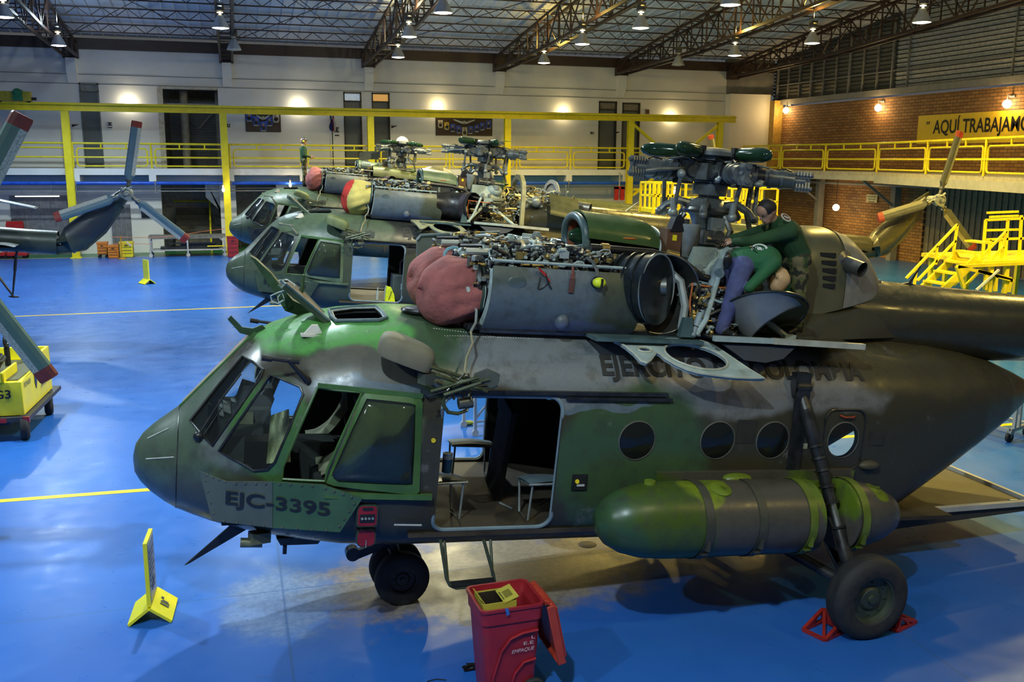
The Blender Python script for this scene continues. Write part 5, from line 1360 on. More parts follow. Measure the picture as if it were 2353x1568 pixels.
    H.part('instrument_panel', lambda: MB().slot(0).bbox((-1.93, -.72, 1.35), (-1.72, .72, 2.02)).box((-1.72, 0, 2.04), (.34, 1.3, .05)).slot(1).box((-1.60, -.15, 2.12), (.26, .34, .16)).box((-1.52, .18, 2.24), (.2, .24, .12)).slot(0).box((-1.25, 0, 1.55), (.9, .30, .5)).slot(2).tube([(-1.35, -.45, 1.3), (-1.33, -.45, 1.75), (-1.42, -.45, 1.86)], .02), [INT, mat('instrument_box', (.10, .11, .10), .5), METD])
    for s in (-1, 1):
        H.part('pilot_seat', lambda: MB().slot(0).bbox((-1.06, s*.5-.22, 1.30), (-.60, s*.5+.22, 1.62)).box((-.55, s*.5, 1.95), (.10, .44, .75), Matrix.Rotation(-.15, 3, 'Y')).slot(1).grid(lambda u, v: (-1.0+.45*u+.05*sin(9*v)*u, s*.5-.25+.5*v, 1.64+.62*u*u+.03*sin(14*v+5*u)), 10, 14), [INT, CANVAS], key='pseat%d' % s)
    H.part('mirror_glass' if False else 'sun_visor', lambda: MB().slot(0).tube([(-1.30, .9, 2.60), (-1.3, .75, 2.55)], .015).slot(1).box((-1.28, .86, 2.42), (.02, .26, .30), .5), [BLKM, mat('visor_blue', (.03, .14, .35), .1)])
    # deck and heads
    H.part('engine_deck', lambda: MB().bbox((.3, -.86, 3.13), (4.2, .86, 3.175)).slot(0), METD)
    gearbox(H); rotor_head(H, -1.75+.0 if variant == 1 else (-1.95 if variant == 2 else -1.5), dome=variant == 3)
    fan_cowl(H, mat('cowl_gloss_green', (.050, .095, .026), .24, var=.12, scale=4, dirt=((.10, .10, .04), .25)) if variant == 1 else mat('cowl_pale_green', (.15, .20, .10), .4, var=.2))
    fairing_and_hoist(H, mat('fairing_beige', (.175, .155, .095), .7, var=.1, bump=.1) if variant == 1 else mat('fairing_olive', (.12, .15, .06), .55))
    H.part('roof_fin', lambda: MB().prism([(-.09, 0), (.10, 0), (.045, .10), (-.01, .10)], -.03, .03, Matrix(((1, 0, 0, -1.13), (0, 0, 1, -.56), (0, 1, 0, 2.97), (0, 0, 0, 1)))).box((-1.13, -.56, 2.97), (.22, .12, .02)), mat('fin_white', (.62, .58, .50), .6))
    H.part('underside_antenna', lambda: MB().prism([(0, 0), (.28, .02), (-.42, -.42), (-.46, -.44)], -.015, .015, Matrix(((1, 0, 0, -1.75), (0, 0, 1, -.5), (0, 1, 0, 1.12), (0, 0, 0, 1)))), BLKM)
    H.part('belly_pod', lambda: MB().slot(0).box((-1.15, -.40, .92), (.36, .36, .09), None, 1.25).cyl((-1.05, -.45, .90), (-1.05, -.45, .86), .08).slot(1).cyl((-1.72, -.78, 1.0), (-1.52, -.80, 1.0), .045).box((-1.55, -.80, 1.06), (.18, .12, .10), .3).slot(0).cyl((-1.30, -.7, .92), (-1.30, -.7, .84), .02), [METD, mat('lamp_olive', (.15, .15, .08), .5)])
    # external tank with straps, both sides
    for s in (-1, 1):
        def tk():
            PF = [(0, 1.50), (.12, 1.52), (.22, 1.60), (.30, 1.74), (.355, 1.95), (.375, 2.2), (.378, 2.5), (.378, 3.85), (.35, 3.865), (0, 3.865)]
            PR_ = [(0, 4.235), (.35, 4.235), (.378, 4.25), (.365, 4.38), (.345, 4.5), (.29, 4.72), (.20, 4.90), (.10, 4.98), (0, 5.0)]
            M = MB().slot(0)
            for P in (PF, PR_): M.lathe([(r, x) for r, x in P], (0, s*1.66, 1.44), (1, 0, 0), 40)
            M.bbox((3.8, s*1.33-.08, 1.2), (4.3, s*1.33+.08, 1.7)).bbox((2.3, s*1.2-.1, 1.62), (4.7, s*1.2+.1, 1.80))
            return M
        t = H.part('fuel_tank', tk, TANKM if body is BODY1 else BODY2, key='tank%d' % s + body.name)
        for x in (2.53, 3.12, 3.70, 4.33):
            H.part('tank_strap', lambda: MB().lathe([(.385, -.045), (.39, -.045), (.39, .045), (.385, .045)], (x, s*1.66, 1.44), (1, 0, 0), 36, ).box((x, s*2.02, 1.30), (.035, .05, .10)).box((x, s*1.98, 1.20), (.07, .03, .02)), mat('strap_dark', (.05, .05, .035), .5) if x < 3.5 else mat('strap_green', (.10, .14, .015), .4), t, key='strap%d%.2f' % (s, x))
        YGC = mat('cap_yellow_green', (.13, .18, .012), .4)
        H.part('filler_cap', lambda: MB().cyl((2.05, s*1.62, 1.76), (2.05, s*1.62, 1.83), .065, .055, 18), YGC, t, key='cap%d' % s)
        H.part('access_cover', lambda: MB().lathe([(.11, -.03), (.11, .0), (.09, .012), (0, .012)], (2.74, s*1.79, 1.795), (0, s*.35, 1), 20).box((2.76, s*1.80, 1.806), (.03, .06, .02)), YGC, t, key='acA%d' % s)
        H.part('access_cover', lambda: MB().lathe([(.10, -.03), (.10, .0), (.08, .012), (0, .012)], (4.62, s*1.72, 1.735), (.25, s*.2, 1), 20).box((4.64, s*1.73, 1.75), (.09, .02, .02)), YGC, t, key='acB%d' % s)
        H.part('vent_fairing', lambda: MB().sph((3.1, s*1.50, 1.80), (.17, .08, .05)), YGC, t, key='acC%d' % s)
    H.part('cargo_ramp', lambda: MB().slot(0).prism([(5.2, 1.06), (7.85, 1.18), (7.9, 1.10), (5.2, .86)], -.86, .86, Matrix(((1, 0, 0, 0), (0, 0, 1, 0), (0, 1, 0, 0), (0, 0, 0, 1)))).slot(1).bar((5.25, -.87, 1.10), (7.88, -.87, 1.205), .07, .06).bar((5.25, .86, 1.10), (7.88, .86, 1.205), .06, .05).bar((7.86, -.86, 1.20), (7.86, .86, 1.20), .06, .05).slot(2).cyl((7.5, -.82, 1.2), (7.62, -.82, 1.2), .03).bar((7.2, .9, 1.22), (7.9, 1.0, 1.25), .1, .06).slot(3).tube([(6.75, .7, 1.15), (6.9, .75, 2.0)], .012), [mat('ramp_dark', (.04, .036, .03), .6), LGREY, METL, METD])
    tail(H, (.35, .33, .6)[variant-1], BOOM if variant == 1 else BOOM, (BLADE, BLADET, TIPR) if variant == 1 else (mat('blade_olive_grey', (.070, .075, .062), .45), mat('blade_edge_olive', (.22, .21, .13), .5), TIPR))
    gear(H)
    return H
# ------------------------------------------------------------------ the three parked helicopters
H1 = aircraft(Heli('nearest camouflaged helicopter with its side door open, code EJC-3395 below the cockpit', H1POS, H1YAW, H1PIT, 0.), BODY1, NAC, 1)
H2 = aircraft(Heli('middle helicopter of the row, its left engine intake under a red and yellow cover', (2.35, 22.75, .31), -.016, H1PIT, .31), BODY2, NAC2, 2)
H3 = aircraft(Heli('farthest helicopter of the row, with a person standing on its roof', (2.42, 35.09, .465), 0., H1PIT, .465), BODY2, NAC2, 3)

def skin_text(H, txt, x0, w, z0, h, m, key=None):
    return text_obj(txt, w, h, m, H.t, lambda u, v: (x0+u, -(fus_y(x0+u, z0+v)+.011), z0+v), 'lettering', bold=.035)
skin_text(H1, 'EJERCITO DE COLOMBIA', 1.66, 3.17, 2.705, .235, MARK)
for H in (H2, H3): skin_text(H, 'EJERCITO DE COLOMBIA', 1.17, 3.4, 2.68, .26, MARK)

# flat armour plate under the cockpit with the code
def armour(H, code, ma, mb_, full=True):
    px = [(458, 1081, -.84), (520, 1105, -.97), (625, 1105.5, -1.13), (740, 1112, -1.21), (832, 1143, -1.23), (780, 1221, -1.17), (625, 1211, -1.07), (487, 1195, -.86)]
    P = [H1at(*q)+Vector((0, -.03, 0)) for q in px]
    M = MB()
    for sl, idx in ((0, (0, 1, 7)), (0, (1, 2, 6, 7)), (1, (2, 3, 4, 5, 6))):
        Q = [P[i] for i in idx]; k = len(Q); M.slot(sl)
        M.add(Q+[q+Vector((0, .02, 0)) for q in Q], [tuple(range(k)), tuple(range(2*k-1, k-1, -1))]+[(i, k+i, k+(i+1) % k, (i+1) % k) for i in range(k)], False)
    M.slot(0)
    for i in range(8):
        a, b = P[i], P[(i+1) % 8]
        for t in (.15, .38, .62, .85):
            q = a+(b-a)*t; q = q+(P[2]*.5+P[6]*.5-q)*.06; M.sph(q+Vector((0, -.008, 0)), (.012, .006, .012), 6, 4)
    for x in (P[2],): M.bar(P[2]+Vector((0, -.004, 0)), P[6]+Vector((0, -.004, 0)), .008, .004)
    o = H.part('armour_plate', M, [ma, mb_], key='armour'+code)
    A, B = Vector((517, 1168)), Vector((758, 1196)); 
    def fn(u, v):
        q = A+(B-A)*(u/1.)+Vector((2*(1-u), -40))*(v/1.)
        i, j, k = (1, 2, 6) if q.x < 625 else (2, 4, 6)
        n = (P[j]-P[i]).cross(P[k]-P[i]).normalized(); n = n if n.y < 0 else -n
        return H1z(q.x, q.y, P[i]+n*.012, n)
    text_obj(code, 1., 1., MARK2, o, fn, 'lettering', bold=.02)
    return o
armour(H1, 'EJC-3395', mat('armour_grey_green', (.085, .100, .075), .42, var=.15, scale=3, dirt=((.03, .035, .03), .4)), mat('armour_green', (.055, .115, .050), .42, var=.15, scale=3, dirt=((.03, .035, .03), .35)))
PG = mat('armour_far_green', (.040, .060, .032), .5)
armour(H2, 'EJC-3390', PG, PG); armour(H3, 'EJC-339', mat('armour_far_dark', (.035, .040, .030), .5), mat('armour_far_dark', (.03, .03, .03), .5))

# red ground power sockets by the nose wheel
def sockets():
    M = MB(); D = lambda c: Matrix(((1, 0, 0, c.x), (0, 0, 1, c.y), (0, 1, 0, c.z), (0, 0, 0, 1)))
    a = H1at(843, 1184, -1.19); b = H1at(840, 1234, -1.12)
    def rr(w, h, r=.035):
        return [(p.x, p.z) for p in rrect(-w/2, w/2, -h/2, h/2, r, 0)]
    M.slot(2).prism(rr(.20, .215), -.03, .05, D(a)).slot(0).prism(rr(.175, .19), -.035, -.03, D(a)).slot(1).prism(rr(.14, .08, .01), -.04, -.034, D(a+Vector((0, 0, -.02)))).prism(rr(.10, .03, .012), -.04, -.034, D(a+Vector((0, 0, .07))))
    for k in range(4): M.slot(3).cyl(a+Vector((-.05+.033*k, -.05, -.02)), a+Vector((-.05+.033*k, -.03, -.02)), .012, n=8)
    M.slot(2).prism(rr(.185, .18, .06), -.03, .02, D(b)).slot(0).prism(rr(.16, .155, .05), -.037, -.028, D(b)).slot(3).bar(b+Vector((.0, -.04, -.02)), b+Vector((.0, -.04, -.09)), .02, .006)
    return M
H1.part('ground_power_socket', sockets, [mat('socket_red', (.22, .010, .020), .4), BLKM, mat('socket_rim', (.03, .05, .03), .5), METL])
H1.part('access_panel', lambda: MB().slot(0).bar((-.36, -1.215, 1.30), (-.10, -1.245, 1.30), .006, .015).slot(1).cyl((-.05, -1.255, 2.13), (-.05, -1.235, 2.13), .022, n=12), [LGREY, mat('yellow_dot', (.8, .6, .02), .4)])
H1.part('door_handle_panel', lambda: MB().slot(0).box((1.47, -1.252, 1.70), (.16, .012, .16)).slot(1).box((1.48, -1.262, 1.67), (.08, .012, .02)).slot(2).cyl((1.44, -1.268, 1.71), (1.44, -1.252, 1.71), .022, n=12), [BLKM, LGREY, mat('yellow_dot', (.8, .6, .02), .4)])
def hatch():
    M = MB(); P = rrect(4.27, 4.80, 1.80, 2.46, .12, -1)
    L = [Vector((p.x, -(fus_y(p.x, p.z)+.004), p.z)) for p in P]
    M.slot(0).tube(L, .008, 6, closed=True).tube([p+Vector((0, -.004, 0)) for p in L if p.z > 2.2], .013, 6, cap=True)
    H1.part('hatch_handle', MB().tube([(4.45, -1.245, 2.40), (4.50, -1.27, 2.385), (4.60, -1.27, 2.385), (4.64, -1.24, 2.39)], .011, 6), mat('hatch_red', (.35, .04, .02), .5))
    return M
HP, DM2 = mat('hatch_pale', (.35, .36, .24), .5), mat('panel_dark_olive2', (.030, .028, .018), .5)
H1.part('data_plate', MB().box((3.98, -1.248, 2.06), (.20, .01, .06)), HP)
for q_ in ((3.30, 2.22, .22, .25), (4.98, 2.14, .20, .16)): H1.part('skin_panel', MB().box((q_[0], -1.25 if q_[0] < 4 else -1.232, q_[1]), (q_[2], .012, q_[3])), DM2, key='skp%.1f' % q_[0])
H1.part('vent_blister', MB().sph((4.93, -1.235, 1.83), (.14, .07, .06), 14, 8), mat('vent_olive', (.06, .055, .035), .5))
H1.part('escape_hatch', hatch, [METD, mat('hatch_red', (.35, .04, .02), .5), mat('hatch_pale', (.35, .36, .24), .5), mat('vent_olive', (.06, .055, .035), .5)])
H1.part('roof_hatch_rim', lambda: MB().slot(0).tube([p+fus_normal(*p)*.012 for p in HATCH], .022, 8, closed=True).slot(1).tube([p*1.0+(sum(HATCH, Vector())/len(HATCH)-p)*.08+Vector((0, 0, .008)) for p in HATCH], .012, 6, closed=True), [TEAL, METL])
def lid():
    M = MB()
    o = [H1at(px, py, y) for px, py, y in ((645, 648, -.25), (655, 655, -.40), (755, 738, -.42), (748, 728, -.05), (690, 668, -.02), (657, 646, -.05))]
    n = Vector((-.62, 0, -.78)); k = len(o)
    M.slot(0).add(o+[p+n*.045 for p in o], [tuple(range(k)), tuple(range(2*k-1, k-1, -1))]+[(i, k+i, k+(i+1) % k, (i+1) % k) for i in range(k)], False)
    c = sum(o, Vector())/k; q = [p+(c-p)*.14-n*.02 for p in o]
    M.slot(1).add(q+[p+n*.02 for p in q], [tuple(range(k)), tuple(range(2*k-1, k-1, -1))]+[(i, k+i, k+(i+1) % k, (i+1) % k) for i in range(k)], False)
    M.slot(2).tube([p-n*.012 for p in o], .014, 6, closed=True)
    w = [H1at(px, py, -.15) for px, py in ((648, 652), (640, 645), (660, 643), (678, 655), (672, 668), (655, 664))]; M.slot(3).tube(w, .008, 6, closed=True)
    return M
H1.part('roof_hatch_lid', lid, [mat('lid_green', (.028, .050, .024), .45), mat('lid_padding', (.16, .12, .07), .8, bump=.3), TEAL, mat('white_cord', (.55, .6, .6), .6)])
def shade():
    M = MB(); a = [H1at(px, py, .1) for px, py in ((574, 588), (588, 596), (622, 628), (672, 690), (765, 736), (735, 742), (655, 715), (628, 670))]
    k = len(a); M.add(a+[p+Vector((.01, .025, .01)) for p in a], [tuple(range(k)), tuple(range(2*k-1, k-1, -1))]+[(i, k+i, k+(i+1) % k, (i+1) % k) for i in range(k)], False)
    M.tube([H1at(697, 632, -.05), H1at(694, 668, -.05), H1at(684, 690, -.05)], [.018, .022, .012], 8)
    return M
H1.part('hatch_wind_plate', shade, mat('plate_dark_green', (.025, .060, .022), .45))
H1.part('cord_loop', lambda: MB().tube([H1at(px, py, 0) for px, py in ((655, 668), (640, 672), (622, 680), (624, 692), (638, 698), (650, 690))], .007, 6).tube([H1at(px, py, .02) for px, py in ((650, 668), (638, 684), (642, 698), (654, 690), (648, 672))], .006, 6), mat('white_cord', (.55, .6, .6), .6))
H1.part('cable_cutter', lambda: MB().prism([(-.34, .10), (-.31, .14), (-.20, .03), (-.10, .02), (-.01, .06), (.02, .03), (-.02, -.03), (-.10, -.06), (-.22, -.03)], -.015, .015, Matrix(((1, 0, 0, -1.55), (0, 0, 1, 0), (0, 1, 0, 2.90), (0, 0, 0, 1)))), mat('cutter_green', (.02, .05, .02), .5))
H1.part('windshield_post', lambda: MB().slot(0).bar((-2.30, 0, 2.12), (-1.62, 0, 2.885), .05, .03).slot(1).bar((-2.28, .10, 2.14), (-1.66, .09, 2.86), .12, .012), [mat('post_green', (.05, .12, .035), .45), mat('post_strip_tan', (.36, .27, .18), .4)])
H1.part('grip_pad', lambda: MB().slot(0).sph((-.02, -.30, 3.21), (.22, .16, .05), 20, 8).slot(1).tube([(-.02+.2*cos(a), -.30+.14*sin(a), 3.215) for a in [2*pi*k/20 for k in range(20)]], .025, 6, closed=True), [mat('black_cushion', (.02, .02, .022), .5), BLKM])
def rivets():
    M = MB(); R = random.Random(2)
    for r in range(4):
        for k in range(26):
            x = -.02+k*.026+r*.012; y = -(.30+.13*r+.30*(k/26)*.4)
            if abs(y) > 1.0: continue
            hw, zb, zt, zw, nt, nb = fus(x); z = zw+(zt-zw)*(1-abs(y/hw)**nt)**(1/nt)
            M.box((x, y, z+.002), (.012, .012, .006), .7)
    for k in range(40):
        x = .1+k*.026; y = -.80; hw, zb, zt, zw, nt, nb = fus(x); z = zw+(zt-zw)*(1-abs(y/hw)**nt)**(1/nt); M.box((x, y, z+.002), (.010, .010, .005), .7)
    return M
H1.part('roof_rivets', rivets, mat('bare_rivet', (.6, .6, .55), .4))['kind'] = 'stuff'

# engine deck: folded work panels and platforms
def lay(px, p0, n):
    return [H1z(x, y, p0, n) for x, y in px]
def plate_from(M, P, th, n):
    n = Vector(n).normalized(); k = len(P)
    return M.add(P+[p-n*th for p in P], [tuple(range(k)), tuple(range(2*k-1, k-1, -1))]+[(i, k+i, k+(i+1) % k, (i+1) % k) for i in range(k)], False)
Z3 = lambda zx, zy: (1340+zx/3.268, 740+zy/3.268)
def folded():
    import bmesh
    # holed panel that hangs outward from the deck edge
    n = Vector((0, -.42, .907)); p0 = (2.4, -1.0, 3.11)
    outer = [Z3(*q) for q in ((232, 140), (330, 136), (480, 138), (640, 132), (760, 135), (880, 146), (940, 162), (1000, 192), (1100, 262), (1230, 350), (1358, 430), (1240, 424), (1120, 418), (960, 400), (860, 385), (780, 362), (690, 322), (610, 275), (575, 243), (545, 234), (505, 290), (472, 312), (435, 300), (380, 240), (320, 190), (275, 160))]
    def ell(cx, cy, a, b, r, k=28):
        return [Z3(cx+a*cos(t)*cos(r)-b*sin(t)*sin(r), cy+a*cos(t)*sin(r)+b*sin(t)*cos(r)) for t in [2*pi*i/k for i in range(k)]]
    big_, small = ell(846, 263, 245, 82, .25), ell(462, 212, 52, 17, .12)
    bm = bmesh.new(); es = []
    for loop in (outer, big_, small):
        vs = [bm.verts.new(H1z(x, y, p0, n)) for x, y in loop]
        es += [bm.edges.new((vs[i], vs[(i+1) % len(vs)])) for i in range(len(vs))]
    bmesh.ops.triangle_fill(bm, use_beauty=True, use_dissolve=False, edges=es)
    bm.verts.index_update(); V = [v.co.copy() for v in bm.verts]; F = [tuple(v.index for v in f.verts) for f in bm.faces]; bm.free()
    M = MB(); N_ = len(V); nn = n*.03
    M.slot(0).add(V+[v-nn for v in V], F+[tuple(reversed([i+N_ for i in f])) for f in F], False)
    o = 0
    for loop in (outer, big_, small):
        k = len(loop); M.add([V[o+i] for i in range(k)]+[V[o+i]-nn for i in range(k)], [(i, (i+1) % k, k+(i+1) % k, k+i) for i in range(k)], True)
        M.slot(1).tube([V[o+i]+n*.004 for i in range(k)], .014, 6, closed=True); M.slot(0); o += k
    return M
H1.part('folded_work_panel', folded, [TEALL, mat('panel_edge', (.42, .44, .36), .45)])
def ledge():
    M = MB(); n = (0, 0, 1)
    P = lay(((1380, 768), (1640, 768), (1985, 792), (1986, 797), (1640, 787), (1385, 780)), (0, 0, 3.135), n)
    M.slot(0).bbox((1.55, -1.12, 3.10), (2.75, -.80, 3.135)).slot(1)
    a, b, c = H1at(1640, 778, -1.22), H1at(1775, 784, -1.22), H1at(1985, 797, -1.24)
    M.slot(2).bar(a, b, .05, .055).slot(1).bar(b, c, .06, .06).slot(3)
    plate_from(M, [a+Vector((0, .05, .0)), b+Vector((0, .05, 0)), c+Vector((0, .05, 0)), c+Vector((-.05, .5, .02)), a+Vector((0, .5, .02))], .02, (0, 0, 1))
    M.slot(0).box(H1at(1577, 752, -1.0), (.16, .08, .20), None, .6).slot(2).tube([H1at(1600, 770, -1.02), H1at(1622, 735, -1.0), H1at(1650, 640, -.80)], .03, 8)
    # the dark panel hanging below it
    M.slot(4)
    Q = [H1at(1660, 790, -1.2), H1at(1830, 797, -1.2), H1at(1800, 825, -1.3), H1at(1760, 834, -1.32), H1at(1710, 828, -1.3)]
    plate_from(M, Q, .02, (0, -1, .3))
    return M
H1.part('work_platform', ledge, [TEAL, mat('platform_edge_grey', (.42, .42, .34), .45, dirt=((.2, .15, .05), .4)), TEALL, METD, mat('panel_dark_blue', (.02, .03, .05), .6)])
def duct():
    M = MB(); ax = Vector((.55, -.82, .03)).normalized(); a = Vector((2.02, -.62, 3.60)); b = Vector((2.24, -.93, 3.63))
    M.slot(0).tube([a, a+(b-a)*.5, b], [.33, .35, .36], 36, cap=False)
    for f in (.1, .4, .7, 1.): M.tube([a+(b-a)*f, a+(b-a)*(f+.04)], .372, 36)
    M.slot(1).tube([b-(b-a)*.02, a-ax*.25], [.345, .26], 36, cap=False); M.tube([a-ax*.24, a-ax*.26], .27, 30)
    M.slot(2).tube([a+Vector((.02, .05, .02)), a+ax*.18+Vector((.10, 0, .03))], .07, 16).tube([a+ax*.18+Vector((.10, 0, .03)), a+ax*.30+Vector((.2, .02, .04))], .10, 16)
    M.slot(3).tube([b+Vector((0, 0, 0))+Q_ for Q_ in [rot_to(ax) @ Vector((.355*cos(2*pi*k/36), .355*sin(2*pi*k/36), .005)) for k in range(36)]], .012, 6, closed=True)
    return M
H1.part('exhaust_duct', duct, [mat('duct_gloss_black', (.014, .018, .019), .2), DARK, MET, METL], sharp=40)
def shroud():
    M = MB(); c = Vector((2.36, 0, 3.57))
    def f(u, v):
        a = -1.85+3.6*u; R = .20+.22*v
        return (c.x+R*cos(a)*1.0, -.46-.40*v**1.6, c.z+R*sin(a)*.98)
    gridpanel(M, f, 28, 10, .012, lambda u, v: (-cos(-1.85+3.6*u), -.4, -sin(-1.85+3.6*u)))
    M.slot(1).tube([f(k/28, 1) for k in range(29)], .009, 6)
    return M
H1.part('exhaust_shroud', shroud, [mat('shroud_dark', (.035, .036, .030), .4, .3), MET])
# starboard cowl folded down on the far side
def tray():
    M = MB(); P = [H1at(*q, 1.30) for q in ((957, 552), (966, 541), (1145, 534), (1150, 602), (1146, 625), (955, 625))]
    plate_from(M, P, .03, (0, 1, 0)); M.slot(1).tube([p+Vector((0, -.03, 0)) for p in P[:4]], .022, 8).slot(2)
    for x in (1058, 1000): M.bar(H1at(x, 542, 1.27), H1at(x+1, 600, 1.27), .03, .01)
    M.slot(1).cyl(H1at(1063, 548, 1.24), H1at(1063, 568, 1.24), .03)
    return M
H1.part('nacelle_panel', tray, [mat('tray_green_grey', (.14, .17, .15), .5, var=.1), TEAL, METD])
# inside the cabin: fold-down seats, a black board for the cabin's darkness and a bucket seat
def seat(w, back=False):
    def mb():
        M = MB().slot(0).grid(lambda u, v: (w*(u-.5), .40*(v-.5), .42+.02*sin(pi*u)-.05*v*v), 8, 6).grid(lambda u, v: (w*(u-.5), .40*(v-.5), .40-.05*v*v), 8, 6).slot(1)
        for x in (-w/2+.04, w/2-.04): M.tube([(x, -.18, .41), (x, -.14, .02), (x, .10, .02), (x, .18, .36)], .012, 6)
        M.tube([(-w/2, -.19, .41), (w/2, -.19, .41)], .014, 6)
        return M
    return mb
SEATB, SEATBL = mat('black_seat_sheet', (.03, .028, .022), .25), mat('blue_grey_seat_sheet', (.10, .15, .18), .5)
H1.part('fold_seat', seat(.42), [SEATB, METL], key='seatA', loc=(.20, -.72, 1.185), rot=(0, 0, .1))
H1.part('fold_seat', seat(.42), [SEATB, METL], key='seatA', loc=(-.02, .62, 1.185), rot=(0, 0, 0))
H1.part('fold_seat', seat(.5), [SEATBL, METL], key='seatB', loc=(.86, .55, 1.185), rot=(0, 0, -.1))
H1.part('fold_seat', seat(.5), [SEATBL, METL], key='seatB', loc=(1.28, -.80, 1.185), rot=(0, 0, .05))
H1.part('dark_cabin_board', lambda: MB().slot(0).box((.96, -.25, 1.75), (.06, .42, 1.1), Matrix.Rotation(.25, 3, 'X')).box((1.0, -.1, 2.28), (.05, .30, .30)).slot(1).tube([(.94, -.42, 1.2), (1.02, -.6, 1.2)], .012), [mat('cabin_dark_black', (.004, .004, .004), .8), METL])  # its black stands in for the dark of the cabin behind
def canvas():
    def f(u, v):
        a = (622+(664-622)*u, 955-15*u); b = (612+(668-612)*u, 1066-4*u); y = -.62+.05*sin(7*u)+.03*sin(9*v+5*u)
        return H1at(a[0]+(b[0]-a[0])*v, a[1]+(b[1]-a[1])*v, y)
    return MB().grid(f, 14, 14)
H1.part('canvas_sheet', canvas, mat('khaki_canvas', (.34, .36, .20), .85, var=.2, bump=.3, bscale=25))
H1.part('instrument_hood', lambda: MB().slot(0).box(H1at(585, 915, -.05), (.30, .5, .20), Matrix.Rotation(.3, 3, 'Y')).box(H1at(575, 945, -.1), (.36, .5, .14)).slot(1).box(H1at(560, 965, -.3), (.16, .3, .18)), [mat('hood_black_grey', (.06, .065, .07), .5), mat('box_olive', (.14, .14, .08), .6)])
H1.part('hydraulic_fittings', lambda: clutter(77, ((2.72, -.98, 3.2), (3.35, -.68, 3.66)), 120, (.008, .02), 50), CM())['kind'] = 'stuff'
H1.part('boarding_step', lambda: MB().slot(0).tube([H1at(1012, 1240, -1.20), H1at(1026, 1330, -1.30), H1at(1034, 1346, -1.30), H1at(1048, 1352, -1.30), H1at(1140, 1343, -1.30), H1at(1134, 1322, -1.30), H1at(1111, 1240, -1.20)], .017, 8).tube([H1at(1021, 1240, -1.10), H1at(1029, 1335, -1.28)], .015, 8).tube([H1at(1127, 1240, -1.10), H1at(1132, 1325, -1.28)], .015, 8).slot(1).bar(H1at(1034, 1344, -1.27), H1at(1136, 1334, -1.27), .10, .02), [mat('step_olive', (.05, .06, .03), .4), METD])
rear_cowl(H1)
def sstrut():
    a, b = H1at(1657, 600, -.66), H1at(1590, 774, -1.02); d = b-a; M = MB().slot(0)
    M.tube([a, a+d*.10, a+d*.30, a+d*.34, a+d*.97, b], [.05, .062, .050, .040, .040, .03], 14).cyl(a+d*.16+Vector((0, -.07, 0)), a+d*.16+Vector((0, .05, 0)), .055, n=14).slot(1)
    for f in (.36, .62, .88): M.tube([a+d*f, a+d*(f+.012)], .045, 14)
    return M
H1.part('support_strut', sstrut, [mat('strut_blue_grey', (.20, .26, .28), .4), METD])

# middle helicopter: open tail fan bay; farthest one: gearbox hood closed
H2.part('bay_frame', lambda: MB().slot(0).prism([(-.62, 3.18), (-.60, 3.9), (-.5, 4.2), (-.25, 4.38), (.1, 4.4), (.45, 4.25), (.6, 3.9), (.62, 3.18), (.52, 3.18), (.48, 3.9), (.35, 4.15), (.08, 4.28), (-.2, 4.27), (-.42, 4.1), (-.5, 3.85), (-.52, 3.18)], 4.08, 4.18, Matrix(((0, 0, 1, 0), (1, 0, 0, 0), (0, 1, 0, 0), (0, 0, 0, 1)))).slot(1).sph((4.5, -.40, 3.78), .14, 20, 12).slot(2).lathe([(0, .0), (.28, 0), (.30, .05), (.2, .06)], (5.0, -.1, 4.05), (-1, -.4, 0), 26), [mat('frame_cream', (.34, .33, .20), .5), METL, LGREY])
H2.part('bay_equipment', lambda: clutter(21, ((3.7, -.5, 3.4), (5.3, .4, 4.1)), 150, tubes=50), CM())['kind'] = 'stuff'
def openpanel():
    M = MB(); gridpanel(M, lambda u, v: (4.75+.75*u-.06*v, -.62-.42*sin(1.5*v), 4.02-.62*v+.12*v*v-.10*u), 8, 10, .02, lambda u, v: (0, -1, .4)); M.slot(1).grid(lambda u, v: (4.6+.2*u, -.5+.2*v, 3.3), 1, 1); return M
H2.part('open_bay_panel', openpanel, [mat('panel_dark_olive', (.03, .04, .022), .4), METD])
H2.part('tail_pipe_end', lambda: MB().slot(0).tube([(5.55, -.25, 3.75), (5.9, -.5, 3.72)], .13, 16, cap=False).lathe([(.2, 0), (.26, .03), (.2, .05)], (5.5, -.2, 3.76), (1, -.5, 0), 20).slot(1).grid(lambda u, v: (5.2+1.2*u, -.9+.9*v, 3.42+.08*sin(3*v)), 6, 4), [MET, mat('pale_olive_skin', (.22, .20, .10), .5)])
def walk(): 
    M = MB(); P = [Vector(p) for p in ((2.05, -1.15, 3.28), (2.6, -1.5, 3.35), (4.6, -1.5, 3.22), (4.6, -.85, 3.2), (2.1, -.85, 3.2))]
    return plate_from(M, P, .06, (0, 0, 1))
H2.part('work_platform', walk, mat('platform_olive_grey', (.13, .15, .11), .5))
H2.part('folded_work_panel', lambda: MB().add([Vector((q.x-.45, q.y, q.z+.02)) for q in [Vector(v) for v in folded().v]], folded().f), mat('panel_pale_far', (.25, .26, .17), .5), key='folded2')
H2.part('roof_hatch_lid', lambda: MB().prism([(-.9, 3.20), (-.35, 3.235), (-.35, 3.26), (-.9, 3.225)], -.5, .1, Matrix(((1, 0, 0, 0), (0, 0, 1, 0), (0, 1, 0, 0), (0, 0, 0, 1)))).bar((-1.5, -.1, 3.42), (-.95, -.2, 3.2), .05, .03), METL)
